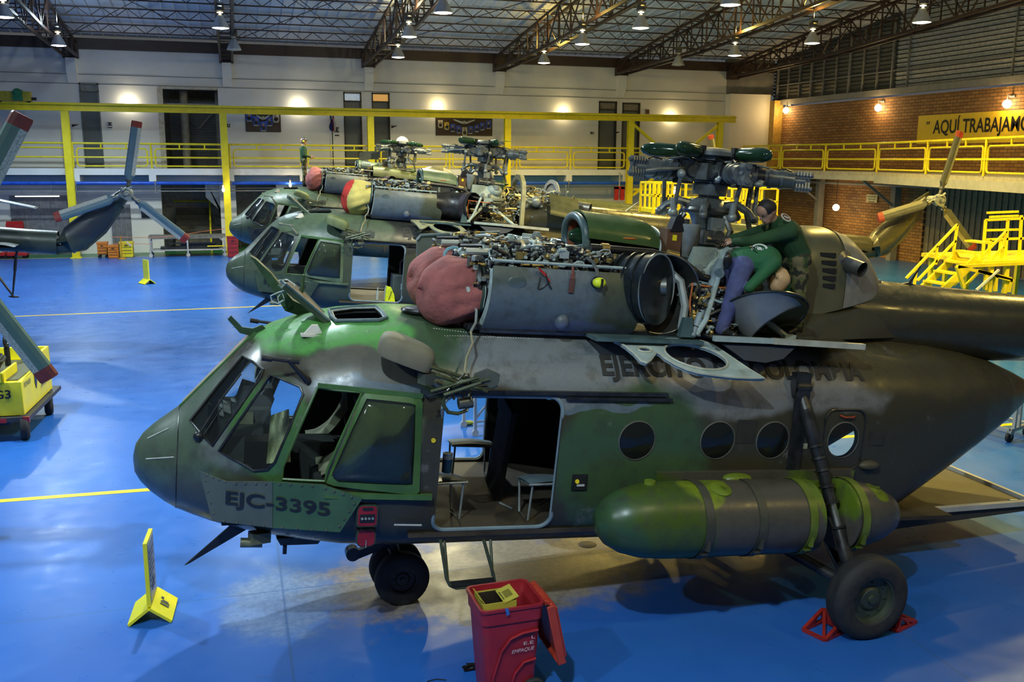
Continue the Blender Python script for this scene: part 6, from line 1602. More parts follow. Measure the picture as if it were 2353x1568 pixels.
def hood3():
    M = MB(); gridpanel(M, lambda u, v: (2.15+1.85*u, -.72*cos(pi*v), 3.82+(.40+.05*sin(6*u)-.12*u)*sin(pi*v)**.5), 10, 16, .02, lambda u, v: (0, -cos(pi*v), sin(pi*v))); return M
H3.part('gearbox_hood', hood3, mat('hood_olive', (.10, .12, .045), .4, var=.25, scale=4))
H3.part('open_cowl_lid', lambda: gridpanel(MB(), lambda u, v: (1.72+.72*u, .1, 4.32+.10*sin(1.6*u)+.30*v), 8, 4, .02, lambda u, v: (0, -1, 0)), mat('lid_grey', (.06, .065, .06), .5))
H3.part('oil_cooler_unit', lambda: clutter(41, ((1.6, -.45, 3.95), (2.5, .2, 4.3)), 60, tubes=20).slot(6).cyl((1.75, -.2, 4.12), (2.1, -.2, 4.12), .2, n=20), CM())
rear_cowl(H3)
for i, (a, b) in enumerate((((5.4, -.1, 3.78), (5.28, -.25, 4.25)), ((7.0, -.05, 3.7), (7.35, -.1, 4.0)))): H2.part('whip_antenna', MB().tube([a, b], [.025, .008], 8), METL, key='whip%d' % i)
H1.part('whip_antenna', MB().tube([(6.12, -.05, 3.75), (6.22, -.1, 4.0)], [.02, .008], 8).prism([(-.1, 0), (.12, 0), (.02, .03)], -.02, .02, Matrix(((1, 0, 0, 6.1), (0, 0, 1, -.05), (0, 1, 0, 3.76), (0, 0, 0, 1)))), METD, key='whip9')

# two more at the left, of which only the tails reach into view
def parked(label, hub, ang, boom, blades, lift):
    c, s_ = cos(H1PIT), sin(H1PIT)
    X = hub[0]-(16.1*c+4.76*s_); Y = hub[1]+.45
    H = Heli(label, (X, Y, lift), 0, H1PIT, lift); f = H.part('fuselage', None)
    paint(f, BODY2, INT); tail(H, ang, boom, blades); gear(H); H.part('rotor_mast', None); H.part('rotor_hub', None, loc=(HX, 0, 4.87)); H.part('cabin_floor', None)
    for o in H.t.children:
        if o.name.split('.')[0] in ('tail_boom', 'tail_fin', 'stabilizer') and boom is not BOOM: paint(o, boom)
    return H
hub4 = at_y(292, 445, 27.5); z4 = hub4.z-(4.76*cos(H1PIT)-16.1*sin(H1PIT))
H4 = parked('helicopter at the left edge showing its olive tail and three blue-grey tail blades', hub4, 0., BOOM4, (BLADE, BLADET, TIPR), z4)
hub5 = at_y(-112, 582, 13.2); z5 = hub5.z-(4.76*cos(H1PIT)-16.1*sin(H1PIT))
H5 = parked('helicopter outside the left edge, of which two large green tail blades hang into view', hub5, .0, BOOM4, (mat('blade_grey_green', (.085, .150, .110), .45, var=.06), mat('blade_edge_serrated', (.32, .36, .30), .5, var=.3, scale=40), mat('blade_tip_brown', (.16, .03, .018), .5)), z5)
def aim(H, hub, px, py, M0):
    for o in H.t.children:
        if o.name.startswith('tail_rotor_hub'):
            q = at_y(px, py, hub.y)-hub; a = math.atan2(q.x, q.z)
            for k, ch in enumerate(o.children): ch.rotation_euler = (0, a+k*2*pi/3-0.0, 0)
aim(H4, hub4, 299, 283, None); aim(H5, hub5, 150, 864, None)
for H, px, py, y in ((H2, 2203, 312, None), (H3, 1634, 317, None)):
    bpy.context.view_layer.update(); r = [o for o in H.t.children if o.name.startswith('tail_rotor_hub')][0]; w = r.matrix_world.translation
    q = at_y(px, py, w.y)-w; a = math.atan2(q.x, q.z)-H1PIT
    for k, ch in enumerate(r.children): ch.rotation_euler = (0, a+k*2*pi/3, 0)
def main_blade():
    M = MB(); S_ = []
    for i in range(15):
        t = i/14; x = 2.0+8.6*t; z = -.02-.66*t**2
        S_.append([Vector((x, y, z+dz)) for y, dz in ((-.26, 0), (-.2, .03), (0, .035), (.26, 0), (0, -.03), (-.2, -.025))])
    for i in range(14):
        V = S_[i]+S_[i+1]; M.add(V, [(j, (j+1) % 6, 6+(j+1) % 6, 6+j) for j in range(6)])
    M.add(S_[-1], [tuple(range(6))], False); M.add(S_[0], [tuple(range(6))], False); M.cyl((.3, 0, 0), (2.1, 0, -.02), .07)
    return M
zt_ = at_y(115, 469, 27.9)
H4.part('main_rotor_blade', main_blade, mat('rotor_blade_grey', (.35, .37, .36), .45), loc=(HX, 0, 4.87), rot=(0, .0, -.015))
# ================================================================== people
def capsule(mb, p, q, r1, r2, n=14):
    p, q = Vector(p), Vector(q); d = q-p; L = d.length
    if L < 1e-5: mb.sph(p, r1, n, 8); return
    pts = []; rr = []
    for k in range(5): a = pi/2*k/4; pts.append(p-d/L*r1*cos(a)); rr.append(max(.001, r1*sin(a)))
    for k in range(5): a = pi/2*(1-k/4); pts.append(q+d/L*r2*cos(a)); rr.append(max(.001, r2*sin(a)))
    mb.tube(pts, rr, n)
SKIN = mat('skin', (.42, .22, .13), .5, var=.08); SKINF = mat('skin_fair', (.52, .33, .17), .45, var=.08)
SHIRT = mat('green_shirt', (.018, .115, .040), .8, var=.12, scale=4, bump=.2, bscale=14); JACK = mat('dark_green_jacket', (.018, .060, .018), .85, var=.2, scale=4, bump=.25, bscale=14)
JEANS = mat('blue_jeans', (.075, .085, .20), .8, var=.25, scale=8, bump=.2, bscale=20); SHOE = mat('dark_shoe', (.02, .018, .015), .4)
GLOVE = mat('green_glove', (.02, .22, .07), .5); HAIR = mat('dark_hair', (.012, .010, .008), .6); BOOT = mat('black_boot', (.012, .012, .012), .4)
def fatigue(name, cs, scale):
    m, nt, b = _nodes(name); v = objco(nt); c = cs[0]
    for i, k in enumerate(cs[1:]):
        mp = N(nt, 'ShaderNodeMapping'); nt.links.new(v, mp.inputs[0]); mp.inputs['Location'].default_value = (3.7*i, 1.3*i, 2.1*i)
        c = mix_color(nt, ramp(nt, noise(nt, scale, mp.outputs[0], 2).outputs[0], .50, .56), c, k)
    nt.links.new(c, b.inputs['Base Color']); b.inputs['Roughness'].default_value = .85
    return m
CAMO = fatigue('camouflage_trousers', [(.10, .11, .03), (.035, .06, .015), (.16, .13, .06), (.02, .022, .012)], 9.)
def hand_bones(B, wrist, d, side, tag_, curl=.5, s=1.):
    """palm, four unequal fingers with two bends and a thumb leaving the side of the palm"""
    d = Vector(d).normalized(); side = Vector(side); side = (side-d*side.dot(d)).normalized(); nrm = d.cross(side)
    w = Vector(wrist); k = w+d*.085*s
    for i, (o, L) in enumerate(((-.030, .070), (-.010, .080), (.010, .076), (.030, .060))):
        b = k+side*o*s; B.append((w+side*o*.6*s, b, .017*s, .014*s, tag_))
        e = (d*cos(curl*.8)+nrm*sin(curl*.8)); p1 = b+e*L*.5*s; B.append((b, p1, .0105*s, .0095*s, tag_))
        e = (d*cos(curl*1.7)+nrm*sin(curl*1.7)); B.append((p1, p1+e*L*.5*s, .0095*s, .008*s, tag_))
    t0 = w+d*.03*s-side*.028*s; t1 = t0+(d*.6-side*.75+nrm*.3).normalized()*.045*s; B.append((t0, t1, .014*s, .011*s, tag_)); B.append((t1, t1+(d*.9-side*.2+nrm*.35).normalized()*.035*s, .011*s, .009*s, tag_))
def head_bones(B, c, up, fwd, tag_, s=1.):
    up, fwd = Vector(up).normalized(), Vector(fwd).normalized(); sd = up.cross(fwd).normalized(); c = Vector(c)
    A = lambda f, u, l=0: c+(fwd*f+up*u+sd*l)*s
    B += [(A(-.025, .035), A(.03, .04), .088*s, .080*s, tag_), (A(.02, -.01), A(.045, -.075), .070*s, .045*s, tag_), (A(.0, -.02), A(-.03, .0), .075*s, .08*s, tag_),
          (A(.095, .01), A(.112, -.022), .011*s, .015*s, tag_), (A(.075, .022, -.03), A(.075, .022, .03), .022*s, .022*s, tag_), (A(.085, -.055, -.015), A(.085, -.055, .015), .014*s, .014*s, tag_)]
    for l in (-.078, .078): B.append((A(-.01, .02, l), A(-.005, -.02, l), .017*s, .012*s, tag_))
    return A
def person(name, label, B, mats, order, parent_matrix=None, voxel=.011):
    """B: list of (p, q, r1, r2, tag); one closed surface is grown over all of them"""
    M = MB()
    for b in B: capsule(M, *b[:4])
    o = M.build(name, SKIN, sharp=None)
    r = o.modifiers.new('r', 'REMESH'); r.mode = 'VOXEL'; r.voxel_size = voxel; r.use_smooth_shade = True
    s = o.modifiers.new('s', 'SMOOTH'); s.iterations = 3; s.factor = .5
    bpy.context.view_layer.update(); me = bpy.data.meshes.new_from_object(o.evaluated_get(bpy.context.evaluated_depsgraph_get()))
    o.modifiers.clear(); o.data = me; me.materials.clear(); me.name = name
    for k in order: me.materials.append(mats[k])
    nf = len(me.polygons); C_ = np.empty(nf*3); me.polygons.foreach_get('center', C_); C_ = C_.reshape(-1, 3)
    best = np.full(nf, 9e9); idx = np.zeros(nf, int)
    for (p, q, r1, r2, t) in B:
        p, q = np.array(p), np.array(q); d = q-p; L2 = max(1e-9, d@d); u = np.clip(((C_-p)@d)/L2, 0, 1)
        ds = np.linalg.norm(C_-p-u[:, None]*d, axis=1)-(r1+(r2-r1)*u); w = ds < best; best[w] = ds[w]; idx[w] = order.index(t)
    me.polygons.foreach_set('material_index', idx); me.polygons.foreach_set('use_smooth', [True]*nf); me.update()
    tag(o, label, 'person')
    if parent_matrix is not None: o.matrix_world = parent_matrix
    return o
P1 = lambda px, py, y: H1at(px, py, y)
# bending mechanic in green shirt and jeans
pel, che, nk, hd = P1(1700, 604, -.86), P1(1752, 594, -.92), P1(1776, 612, -.98), P1(1787, 640, -1.05)
B = []
hL, hR = pel+Vector((-.01, -.10, -.02)), pel+Vector((.03, .11, -.02))
kn, an = P1(1684, 680, -1.0), P1(1658, 756, -.98); an.z = max(an.z, 3.24)
kR, aR = Vector((3.26, -.55, 3.60)), Vector((3.28, -.42, 3.25))
B += [(hL, kn, .115, .088, 'jeans'), (kn, an, .086, .070, 'jeans'), (hR, kR, .115, .088, 'jeans'), (kR, aR, .086, .070, 'jeans'), (hL, hR, .115, .115, 'jeans')]
for a_, tx in ((an, Vector((.05, -.17, -.035))), (aR, Vector((.16, -.04, -.03)))): B += [(a_+Vector((0, .03, -.02)), a_+tx, .045, .038, 'shoe')]
B += [(pel+Vector((.04, -.05, .03)), che+Vector((0, -.07, -.02)), .13, .165, 'shirt'), (pel+Vector((.04, .06, .03)), che+Vector((0, .09, -.02)), .13, .165, 'shirt'), (che, nk, .14, .09, 'shirt'), (pel+Vector((.16, 0, -.06)), che+Vector((.02, 0, -.10)), .11, .13, 'shirt'), (che+Vector((.03, -.14, 0)), che+Vector((.03, .17, 0)), .085, .085, 'shirt')]
sL, eL, wL = che+Vector((.02, -.19, -.02)), P1(1722, 662, -1.14), P1(1722, 688, -1.02)
sR, eR, wR = che+Vector((.03, .22, -.02)), P1(1815, 655, -.72), P1(1806, 688, -.86)
B += [(sL, eL, .075, .055, 'shirt'), (eL, wL, .046, .034, 'skin'), (sR, eR, .075, .055, 'shirt'), (eR, wR, .048, .036, 'shirt')]
hand_bones(B, wL, (wL-eL), (1, 0, 0), 'skin', .5); hand_bones(B, wR, (wR-eR), (1, 0, 0), 'glove', .6, 1.1)
B.append((nk, hd, .06, .06, 'skin'))
upv = (hd-nk).normalized(); A_ = head_bones(B, hd, upv, Vector((-.35, .1, -.6)), 'skin', 1.15)
wa = person('person', 'person in green shirt and jeans bending over the open metal duct on the nearest helicopter', B, dict(jeans=JEANS, shirt=SHIRT, shoe=SHOE, skin=SKINF, glove=GLOVE), ['jeans', 'shirt', 'shoe', 'skin', 'glove'], H1M, .010)
def child(o, name, mb, m):
    c = mb.build(name, m, o); return c
bd = (P1(1748, 574, -1.0)); bn = (P1(1748, 574, -1.04)-che).normalized()
def badge(o, c, n, a, b, up=(0, 0, 1)):
    R = rot_to(n); x = Vector(up).cross(Vector(n)).normalized(); y = Vector(n).normalized().cross(x); T = lambda u, v, w: Vector(c)+x*u+y*v+Vector(n).normalized()*w
    M = MB().slot(0); k = 24
    ring = lambda r, w: [T(a*r*cos(2*pi*i/k), b*r*sin(2*pi*i/k), w) for i in range(k)]
    q = ring(1, .0)+ring(.72, .004); M.add(q, [(i, (i+1) % k, k+(i+1) % k, k+i) for i in range(k)])
    q = ring(.30, .006); M.slot(0).add(q, [tuple(range(k))], False); M.tube([T(-a*.5, 0, .006), T(-a*.3, b*.3, .006), T(a*.3, -b*.3, .006), T(a*.5, 0, .006)], .006, 6)
    return child(o, 'badge', M, [mat('badge_white', (.62, .62, .58), .7)])
badge(wa, P1(1745, 572, -1.02), (P1(1745, 572, -1.3)-che).normalized()+Vector((0, 0, .5)), .085, .065)
child(wa, 'apron_strap', MB().tube([P1(1722, 566, -1.0), P1(1750, 590, -1.06), P1(1757, 622, -1.09), P1(1768, 660, -1.10)], .012, 6, flat=.4).tube([P1(1722, 566, -.98), P1(1765, 575, -.98), P1(1786, 600, -1.0)], .012, 6, flat=.4), BLKM)
for l_ in (-.096, .096): child(wa, 'ear', MB().sph(A_(-.005, 0, l_), (.012, .02, .03), 8, 6), SKINF)
child(wa, 'tool_pouch', MB().sph(P1(1672, 600, -.98), (.05, .04, .09), 10, 8), BLKM)
# leaning mechanic in dark green jacket and camouflage trousers
y0 = -.74
pel, che, nk, hd = P1(1827, 592, y0), P1(1800, 535, y0), P1(1779, 508, y0-.02), P1(1763, 488, y0-.04)
B = []; hL, hR = pel+Vector((0, -.10, -.02)), pel+Vector((.02, .10, -.02))
k1, a1, k2, a2 = Vector((3.98, -.86, 3.70)), Vector((4.02, -.88, 3.28)), Vector((4.06, -.66, 3.70)), Vector((4.12, -.70, 3.28))
B += [(hL, k1, .115, .085, 'camo'), (k1, a1, .085, .07, 'camo'), (hR, k2, .115, .085, 'camo'), (k2, a2, .085, .07, 'camo'), (hL, hR, .125, .125, 'camo'), (a1, a1+Vector((-.15, -.05, -.05)), .05, .042, 'boot'), (a2, a2+Vector((-.15, -.03, -.05)), .05, .042, 'boot')]
B += [(pel+Vector((0, -.06, .05)), che+Vector((0, -.08, 0)), .13, .15, 'jack'), (pel+Vector((0, .06, .05)), che+Vector((0, .08, 0)), .13, .15, 'jack'), (che, nk, .13, .07, 'jack'), (che+Vector((-.03, -.17, .04)), che+Vector((-.03, .17, .04)), .09, .09, 'jack')]
sL, eL, wL = che+Vector((-.05, -.20, .02)), P1(1730, 555, -.80), P1(1690, 556, -.62)
sR, eR, wR = che+Vector((-.05, .20, .02)), P1(1732, 536, -.5), P1(1684, 548, -.42)
B += [(sL, eL, .085, .065, 'jack'), (eL, wL, .062, .046, 'jack'), (sR, eR, .085, .065, 'jack'), (eR, wR, .062, .046, 'jack')]
hand_bones(B, wL, wL-eL, (0, 1, 0), 'skin', .6); hand_bones(B, wR, wR-eR, (0, 1, 0), 'skin', .6)
B.append((nk, hd, .06, .06, 'skin')); up_ = Vector((-.55, 0, .8)); A_ = head_bones(B, hd, up_, (-.8, -.1, -.55), 'skin')
wb = person('person', 'person in dark green jacket and camouflage trousers leaning over the gearbox of the nearest helicopter', B, dict(camo=CAMO, jack=JACK, boot=BOOT, skin=SKIN), ['camo', 'jack', 'boot', 'skin'], H1M, .011)
cap = MB()
def hairf(u, v):
    t = pi*.62*v; a = 2*pi*u; up = up_.normalized(); fw = Vector((-.8, -.1, -.55)); fw = (fw-up*fw.dot(up)).normalized(); sd = up.cross(fw)
    return hd+(fw*(.105*sin(t)*cos(a)-.015)+sd*.098*sin(t)*sin(a)+up*(.04+.102*cos(t)))
child(wb, 'hair', MB().grid(hairf, 20, 10), HAIR)
for l in (-.033, .033): child(wb, 'eye', MB().sph(A_(.09, .012, l), .010, 8, 6), mat('eye_dark', (.02, .015, .01), .2))
badge(wb, P1(1806, 500, -.90), Vector((.35, -.75, .75)), .085, .055)
# person standing on the farthest roof, in profile
H3M = H3.t.matrix_world if False else (Matrix.Translation((2.42, 35.09, .465)) @ Euler((0, H1PIT, 0)).to_matrix().to_4x4())
base = H3M @ Vector((-.18, -.05, 3.215))
B = []
for s in (-1, 1):
    B += [((0, s*.09, .90), (.02, s*.10, .48), .098, .07, 'camo'), ((.02, s*.10, .48), (-.02, s*.10, .12), .07, .055, 'camo'), ((-.03, s*.10, .05), (.13, s*.11, .035), .046, .038, 'boot'), ((-.02, s*.10, .2), (-.02, s*.10, .08), .055, .052, 'boot'),
          ((-.01, s*.19, 1.40), (.02, s*.25, 1.12), .068, .052, 'jack'), ((.02, s*.25, 1.12), (.22, s*.12, 1.06), .048, .036, 'jack')]
    hand_bones(B, (.22, s*.12, 1.06), (.9, -s*.3, -.1), (0, 0, 1), 'skin', .6)
B += [((0, -.09, .92), (0, .09, .92), .115, .115, 'camo'), ((0, -.05, .98), (0, -.08, 1.32), .115, .125, 'jack'), ((0, .05, .98), (0, .08, 1.32), .115, .125, 'jack'), ((0, -.14, 1.38), (0, .14, 1.38), .08, .08, 'jack'), ((-.01, 0, 1.42), (.01, 0, 1.54), .062, .055, 'skin')]
A_ = head_bones(B, (.02, 0, 1.60), (0, 0, 1), (1, 0, -.12), 'skin')
wc = person('person', 'person in camouflage and yellow ear muffs standing on the farthest helicopter roof', B, dict(camo=CAMO, jack=JACK, boot=BOOT, skin=SKIN), ['camo', 'jack', 'boot', 'skin'], Matrix.Translation(base), .012)
child(wc, 'cap', MB().grid(lambda u, v: (.02+.106*sin(pi*.5*v)*cos(2*pi*u), .094*sin(pi*.5*v)*sin(2*pi*u), 1.635+.10*cos(pi*.5*v)), 20, 8).prism([(.09, -.07), (.17, -.05), (.19, 0), (.17, .05), (.09, .07)], 1.635, 1.65), BLKM)
child(wc, 'ear_muffs', MB().slot(0).sph((.015, -.10, 1.60), (.035, .025, .045)).sph((.015, .10, 1.60), (.035, .025, .045)).slot(1).tube([(.01, .112*cos(a), 1.62+.125*sin(a)) for a in [pi*k/12 for k in range(13)]], .008, 6), [mat('muff_yellow', (.75, .68, .02), .4), BLKM])
child(wc, 'orange_pouch', MB().box((.05, -.13, .78), (.08, .05, .12)), mat('pouch_orange', (.65, .16, .02), .5))
for l in (-.033, .033): child(wc, 'eye', MB().sph(A_(.092, .012, l), .009, 8, 6), mat('eye_dark', (.02, .015, .01), .2))

# ================================================================== things lying on the helicopters
def cloth_dome(c, rx, ry, rz, seed, M, tilt=0., slots=None):
    """baggy fabric cap over an intake: closed front, gathered hem at the back"""
    R = random.Random(seed); ph = [R.uniform(0, 6) for _ in range(8)]
    def f(u, v):
        a = 2*pi*u; t = v
        # v 0 at the front pole, 1 at the hem
        prof = sin(min(1, t*1.7)*pi/2)**.62; back = max(0, (t-.8)/.2)
        rad = prof*(1-.06*back)
        w = 1+.045*sin(3*a+ph[0]+2*t)+.045*sin(5*a+ph[1]+7*t)*t+.035*sin(9*a+ph[2]+11*t+2*sin(2*a))*t+.03*sin(14*a+ph[3]+4*t)*t*t
        x = -rx+2*rx*t**1.35+.03*sin(4*a+ph[4])*t*(1-t)+.022*sin(11*t+ph[5]+2*a)*(1-t)
        sag = -.05*max(0, -sin(a))*sin(pi*t)
        return (c[0]+x+tilt*rad*sin(a), c[1]+ry*rad*w*cos(a), c[2]+rz*rad*w*sin(a)+sag)
    M.grid(f, 56, 30); return f
COVR = mat('faded_red_canvas', (.290, .088, .080), .9, var=.22, scale=5, bump=.6, bscale=16, dirt=((.20, .09, .08), .4))
def cover(label, H, s, c, r, seed, m, two=None, extra=True):
    t = thing('intake_cover', label, 'engine cover'); t.matrix_world = H
    M = MB(); f = cloth_dome(c, *r, seed, M, .03)
    M.build('fabric', m, t, sharp=None)
    hem = [Vector(f(k/40, 1)) for k in range(41)]
    MB().slot(0).tube(hem, .016, 6, closed=True).slot(1).tube([p+Vector((.02, 0, 0)) for p in hem], .008, 6, closed=True).build('hem_cord', [mat('hem_dark_green', (.02, .045, .03), .6), mat('cord_pale', (.35, .42, .38), .6)], t)
    return t
t = cover('faded red canvas cover on the near intake of the nearest helicopter', H1M, -1, (.16, -.50, 3.46), (.28, .345, .325), 3, COVR)
t2 = cover('faded red canvas cover on the far intake of the nearest helicopter, behind the near one', H1M, 1, (.26, .42, 3.47), (.29, .35, .335), 8, COVR)
MB().tube([H1at(*q, -.08) for q in ((1022, 592), (1023, 582), (1030, 574), (1042, 570), (1056, 573))], .013, 8).tube([H1at(*q, -.08) for q in ((1020, 590), (1021, 580), (1029, 571), (1042, 567), (1052, 569))], .010, 8).build('tie_rope', mat('rope_blue', (.16, .35, .42), .6), t2)
M_ = Matrix.Translation((2.35, 22.75, .31)) @ Euler((0, H1PIT, -.016)).to_matrix().to_4x4()
REDC = mat('red_canvas', (.50, .035, .025), .8, var=.15, bump=.3, bscale=16); YELC = mat('pale_yellow_canvas', (.55, .46, .13), .8, var=.12, bump=.3, bscale=16)
t = cover('intake cover half red and half pale yellow on the middle helicopter', M_, -1, (.10, -.50, 3.55), (.31, .35, .39), 5, REDC)
fab = [o for o in t.children if o.name.startswith('fabric')][0]; fab.data.materials.append(YELC)
for p in fab.data.polygons: p.material_index = 1 if p.center.x > -.02+.10*sin(p.center.z*5) else 0
t = cover('dull red canvas cover on the intake of the farthest helicopter, beside the standing person', H3M, -1, (.08, -.50, 3.53), (.26, .36, .40), 9, COVR)
# hanging ear defenders, pliers and tag on the near cowl panel
def hang(p): return H1M @ p
t = thing('ear_defender', 'yellow ear defender hanging on the near cowl panel', 'ear defender', hang(H1at(1377, 650, -1.04)), (0, H1PIT, H1YAW))
MB().slot(0).sph((0, 0, 0), (.070, .045, .052), 18, 12).slot(1).box((.01, -.045, 0), (.022, .015, .085)).sph((0, .04, 0), (.075, .03, .058), 16, 8).build('cup', [mat('fluor_yellow', (.72, .80, .02), .4), BLKM], t)
MB().tube([(0, .04, .05), (-.015, .06, .12), (-.04, .12, .19), (-.08, .2, .22)], .010, 6, flat=2).build('headband', mat('band_grey', (.07, .08, .08), .5), t)
t = thing('hand_tool', 'red handled pliers and wire loop hooked on the top edge of the near cowl', 'tool', hang(H1at(1252, 632, -.98)), (0, H1PIT, H1YAW))
MB().bar((-.07, -.01, .06), (.0, -.02, .0), .035, .02).bar((0, -.02, .0), (.05, -.02, -.06), .014, .012).build('handle', REDP, t)
MB().tube([(-.0, -.02, .02), (.03, -.025, -.06), (-.02, -.025, -.12), (-.06, -.025, -.14), (-.07, -.025, -.13), (-.05, -.02, -.02)], .006, 6).tube([(.0, -.02, .0), (.05, -.025, -.1), (.07, -.025, -.13)], .008, 6).build('loop', BLKM, t)
t = thing('lock_tag', 'brown leather tag hanging from the near cowl edge left of the ear defender', 'tag', hang(H1at(1314, 640, -1.0)), (0, H1PIT, H1YAW))
MB().box((0, -.01, -.07), (.05, .012, .14)).build('tag', mat('tag_brown', (.10, .04, .03), .6), t); MB().tube([(0, 0, .12), (0, -.01, .05), (0, -.01, 0)], .012, 6).box((0, -.01, .02), (.035, .02, .05)).build('clasp', mat('clasp_red', (.3, .1, .08), .4, .5), t)
# removed exhaust duct
t = thing('exhaust_duct', 'bare metal exhaust duct lying on the deck in front of the bending person', 'duct', (0, 0, 0)); t.matrix_world = H1M
ca, cb = H1at(1757, 712, -1.04), H1at(1789, 751, -1.06)
na_, nb_, k = Vector((.12, .52, .84)).normalized(), Vector((.28, -.62, -.62)).normalized(), 40
x1 = Vector((1, 0, 0)); x1 = (x1-na_*x1.dot(na_)).normalized(); y1 = (-na_).cross(x1)
q_ = (-na_).rotation_difference(nb_); x2, y2 = q_ @ x1, q_ @ y1
RA = [ca+(x1*cos(2*pi*i/k)+y1*sin(2*pi*i/k))*.44 for i in range(k)]; RB1 = [cb+(x2*cos(2*pi*i/k)+y2*sin(2*pi*i/k))*.345 for i in range(k)]
M = MB(); m_ = (ca+cb)/2
V = []; steps = 6
for j in range(steps+1):
    for i in range(k): V.append(RA[i]+(RB1[i]-RA[i])*(j/steps))
nn = len(V); V += [m_+(p-m_)*.965 for p in V]; F = []
for j in range(steps):
    for i in range(k): q = (j*k+i, j*k+(i+1) % k, (j+1)*k+(i+1) % k, (j+1)*k+i); F += [q, tuple(nn+z for z in reversed(q))]
M.slot(0).add(V, F[0::2]).slot(1).add(V, F[1::2])
M.slot(1).add([ca+(p-ca)*.955+(cb-ca)*.12 for p in RA], [tuple(range(k))], False)
M.slot(2).tube(RA, .012, 6, closed=True).tube(RB1, .008, 6, closed=True)
M.build('shell', [mat('duct_steel', (.30, .30, .28), .38, .45, var=.12, scale=3, dirt=((.14, .13, .11), .5)), mat('duct_inside', (.09, .085, .03), .45, .3), mat('duct_rim', (.05, .06, .06), .3, .5)], t)
# paint can in the doorway
t = thing('paint_can', 'blue and white can standing on the seat inside the open door', 'can', (0, 0, 0)); t.matrix_world = H1M @ Matrix.Translation(H1at(1026, 1085, -.72))
MB().slot(0).cyl((0, 0, 0), (0, 0, .14), .05, n=20).slot(1).cyl((0, 0, .14), (0, 0, .19), .05, n=20).slot(2).lathe([(.052, .19), (.052, .196), (.04, .196), (.0, .193)], n=20).build('body', [mat('can_blue', (.02, .09, .16), .35), mat('can_pale', (.35, .4, .4), .35), ALU], t)
# ================================================================== things on the floor
def T(name, label, cat, p, rot=0., group=None): return thing(name, label, cat, p, (0, 0, rot), group)
# yellow floor signs
FY = mat('sign_bright_yellow', (.80, .72, .015), .4, var=.05, dirt=((.3, .28, .05), .25)); FW = mat('sign_face_grey', (.28, .30, .32), .35)
def floor_sign(label, p, rot, s=1.):
    t = T('floor_sign', label, 'floor sign', p, rot, 'yellow floor signs')
    M = MB()
    for q in (-1, 1):
        a = Vector((0, 0, .155*s)); b = Vector((q*.20*s, 0, .0)); d = (b-a).normalized(); n = Vector((-d.z*q, 0, d.x*q)); n = n if n.z > 0 else -n
        P = [a+Vector((0, y, 0)) for y in (-.26*s, .26*s)]+[b+Vector((0, y, 0)) for y in (.26*s, -.26*s)]
        M.add(P+[v+n*.028 for v in P], [(3, 2, 1, 0), (4, 5, 6, 7), (0, 1, 5, 4), (1, 2, 6, 5), (2, 3, 7, 6), (3, 0, 4, 7)], False)
    M.build('base', FY, t)
    b = MB().slot(0).bbox((-.024, -.21*s, .17*s), (.016, .21*s, .86*s)).build('panel', [FY], t)
    MB().bbox((.016, -.185*s, .20*s), (.020, .185*s, .83*s)).build('face', FW, b)
    M = MB()
    for k in range(7): M.bbox((.020, -.15*s, (.74-.06*k)*s), (.023, (.13-.05*(k % 3))*s, (.715-.06*k)*s))
    M.prism([(-.09*s, .3*s), (.09*s, .3*s), (0, .42*s)], .020, .023, Matrix(((0, 0, 1, 0), (1, 0, 0, 0), (0, 1, 0, 0), (0, 0, 0, 1))))
    M.build('print', mat('sign_print', (.05, .07, .12), .5), b)
    a = Vector((0, 0, .155*s)); e = Vector((.2*s, 0, 0))
    M = MB(); R = Matrix.Rotation(math.atan2(.155, .20), 3, 'Y')
    c = (a+e)/2+Vector((.022, 0, .026))
    for (u, v, w, h) in ((0, -.05, .10, .02), (0, 0, .10, .016), (0, .03, .07, .016), (-.04, .08, .03, .03)): M.box(c+R @ Vector((u*s, v*s, .002)), (w*s, h*s, .004), R)
    M.build('mark', mat('sign_print', (.05, .07, .12), .5), t)
    return t
p = floor_at(349, 1432); floor_sign('large yellow floor sign standing before the nose of the nearest helicopter', (p.x, p.y+.22, 0), -.06, 1.0)
p = floor_at(338, 652); floor_sign('small yellow floor sign out on the blue floor near the far benches', (p.x, p.y, 0), .5, 1.05)
# red wheeled bin, lid thrown open, carton inside
BINR = mat('bin_red', (.30, .014, .022), .4, var=.12, scale=5, dirt=((.20, .05, .02), .4)); BINO = mat('bin_red_light', (.42, .045, .022), .4, var=.1)
t = T('wheeled_bin', 'red wheeled bin with open lid before the nearest helicopter', 'bin', (2.13, 7.42, 0), .03)
def rr2(w, d, r, z, n=5):
    out = []
    for cx, cy, a in ((w/2-r, d/2-r, 0), (-w/2+r, d/2-r, pi/2), (-w/2+r, -d/2+r, pi), (w/2-r, -d/2+r, 1.5*pi)):
        for k in range(n): out.append(Vector((cx+r*cos(a+k*pi/2/(n-1)), cy+r*sin(a+k*pi/2/(n-1)), z)))
    return out
L = [rr2(.43, .38, .05, .06), rr2(.44, .40, .05, .12), rr2(.525, .475, .06, .80), rr2(.55, .50, .06, .80), rr2(.56, .51, .06, .92), rr2(.58, .53, .06, .92), rr2(.58, .53, .06, .945), rr2(.53, .48, .05, .945), rr2(.52, .47, .05, .86), rr2(.49, .44, .05, .83), rr2(.45, .40, .05, .45), rr2(.40, .36, .05, .12)]
M = MB(); k = len(L[0]); V = [p for q in L for p in q]
M.add(V, [(i*k+j, i*k+(j+1) % k, (i+1)*k+(j+1) % k, (i+1)*k+j) for i in range(len(L)-1) for j in range(k)]+[tuple(range(k)), tuple((len(L)-1)*k+j for j in range(k))])
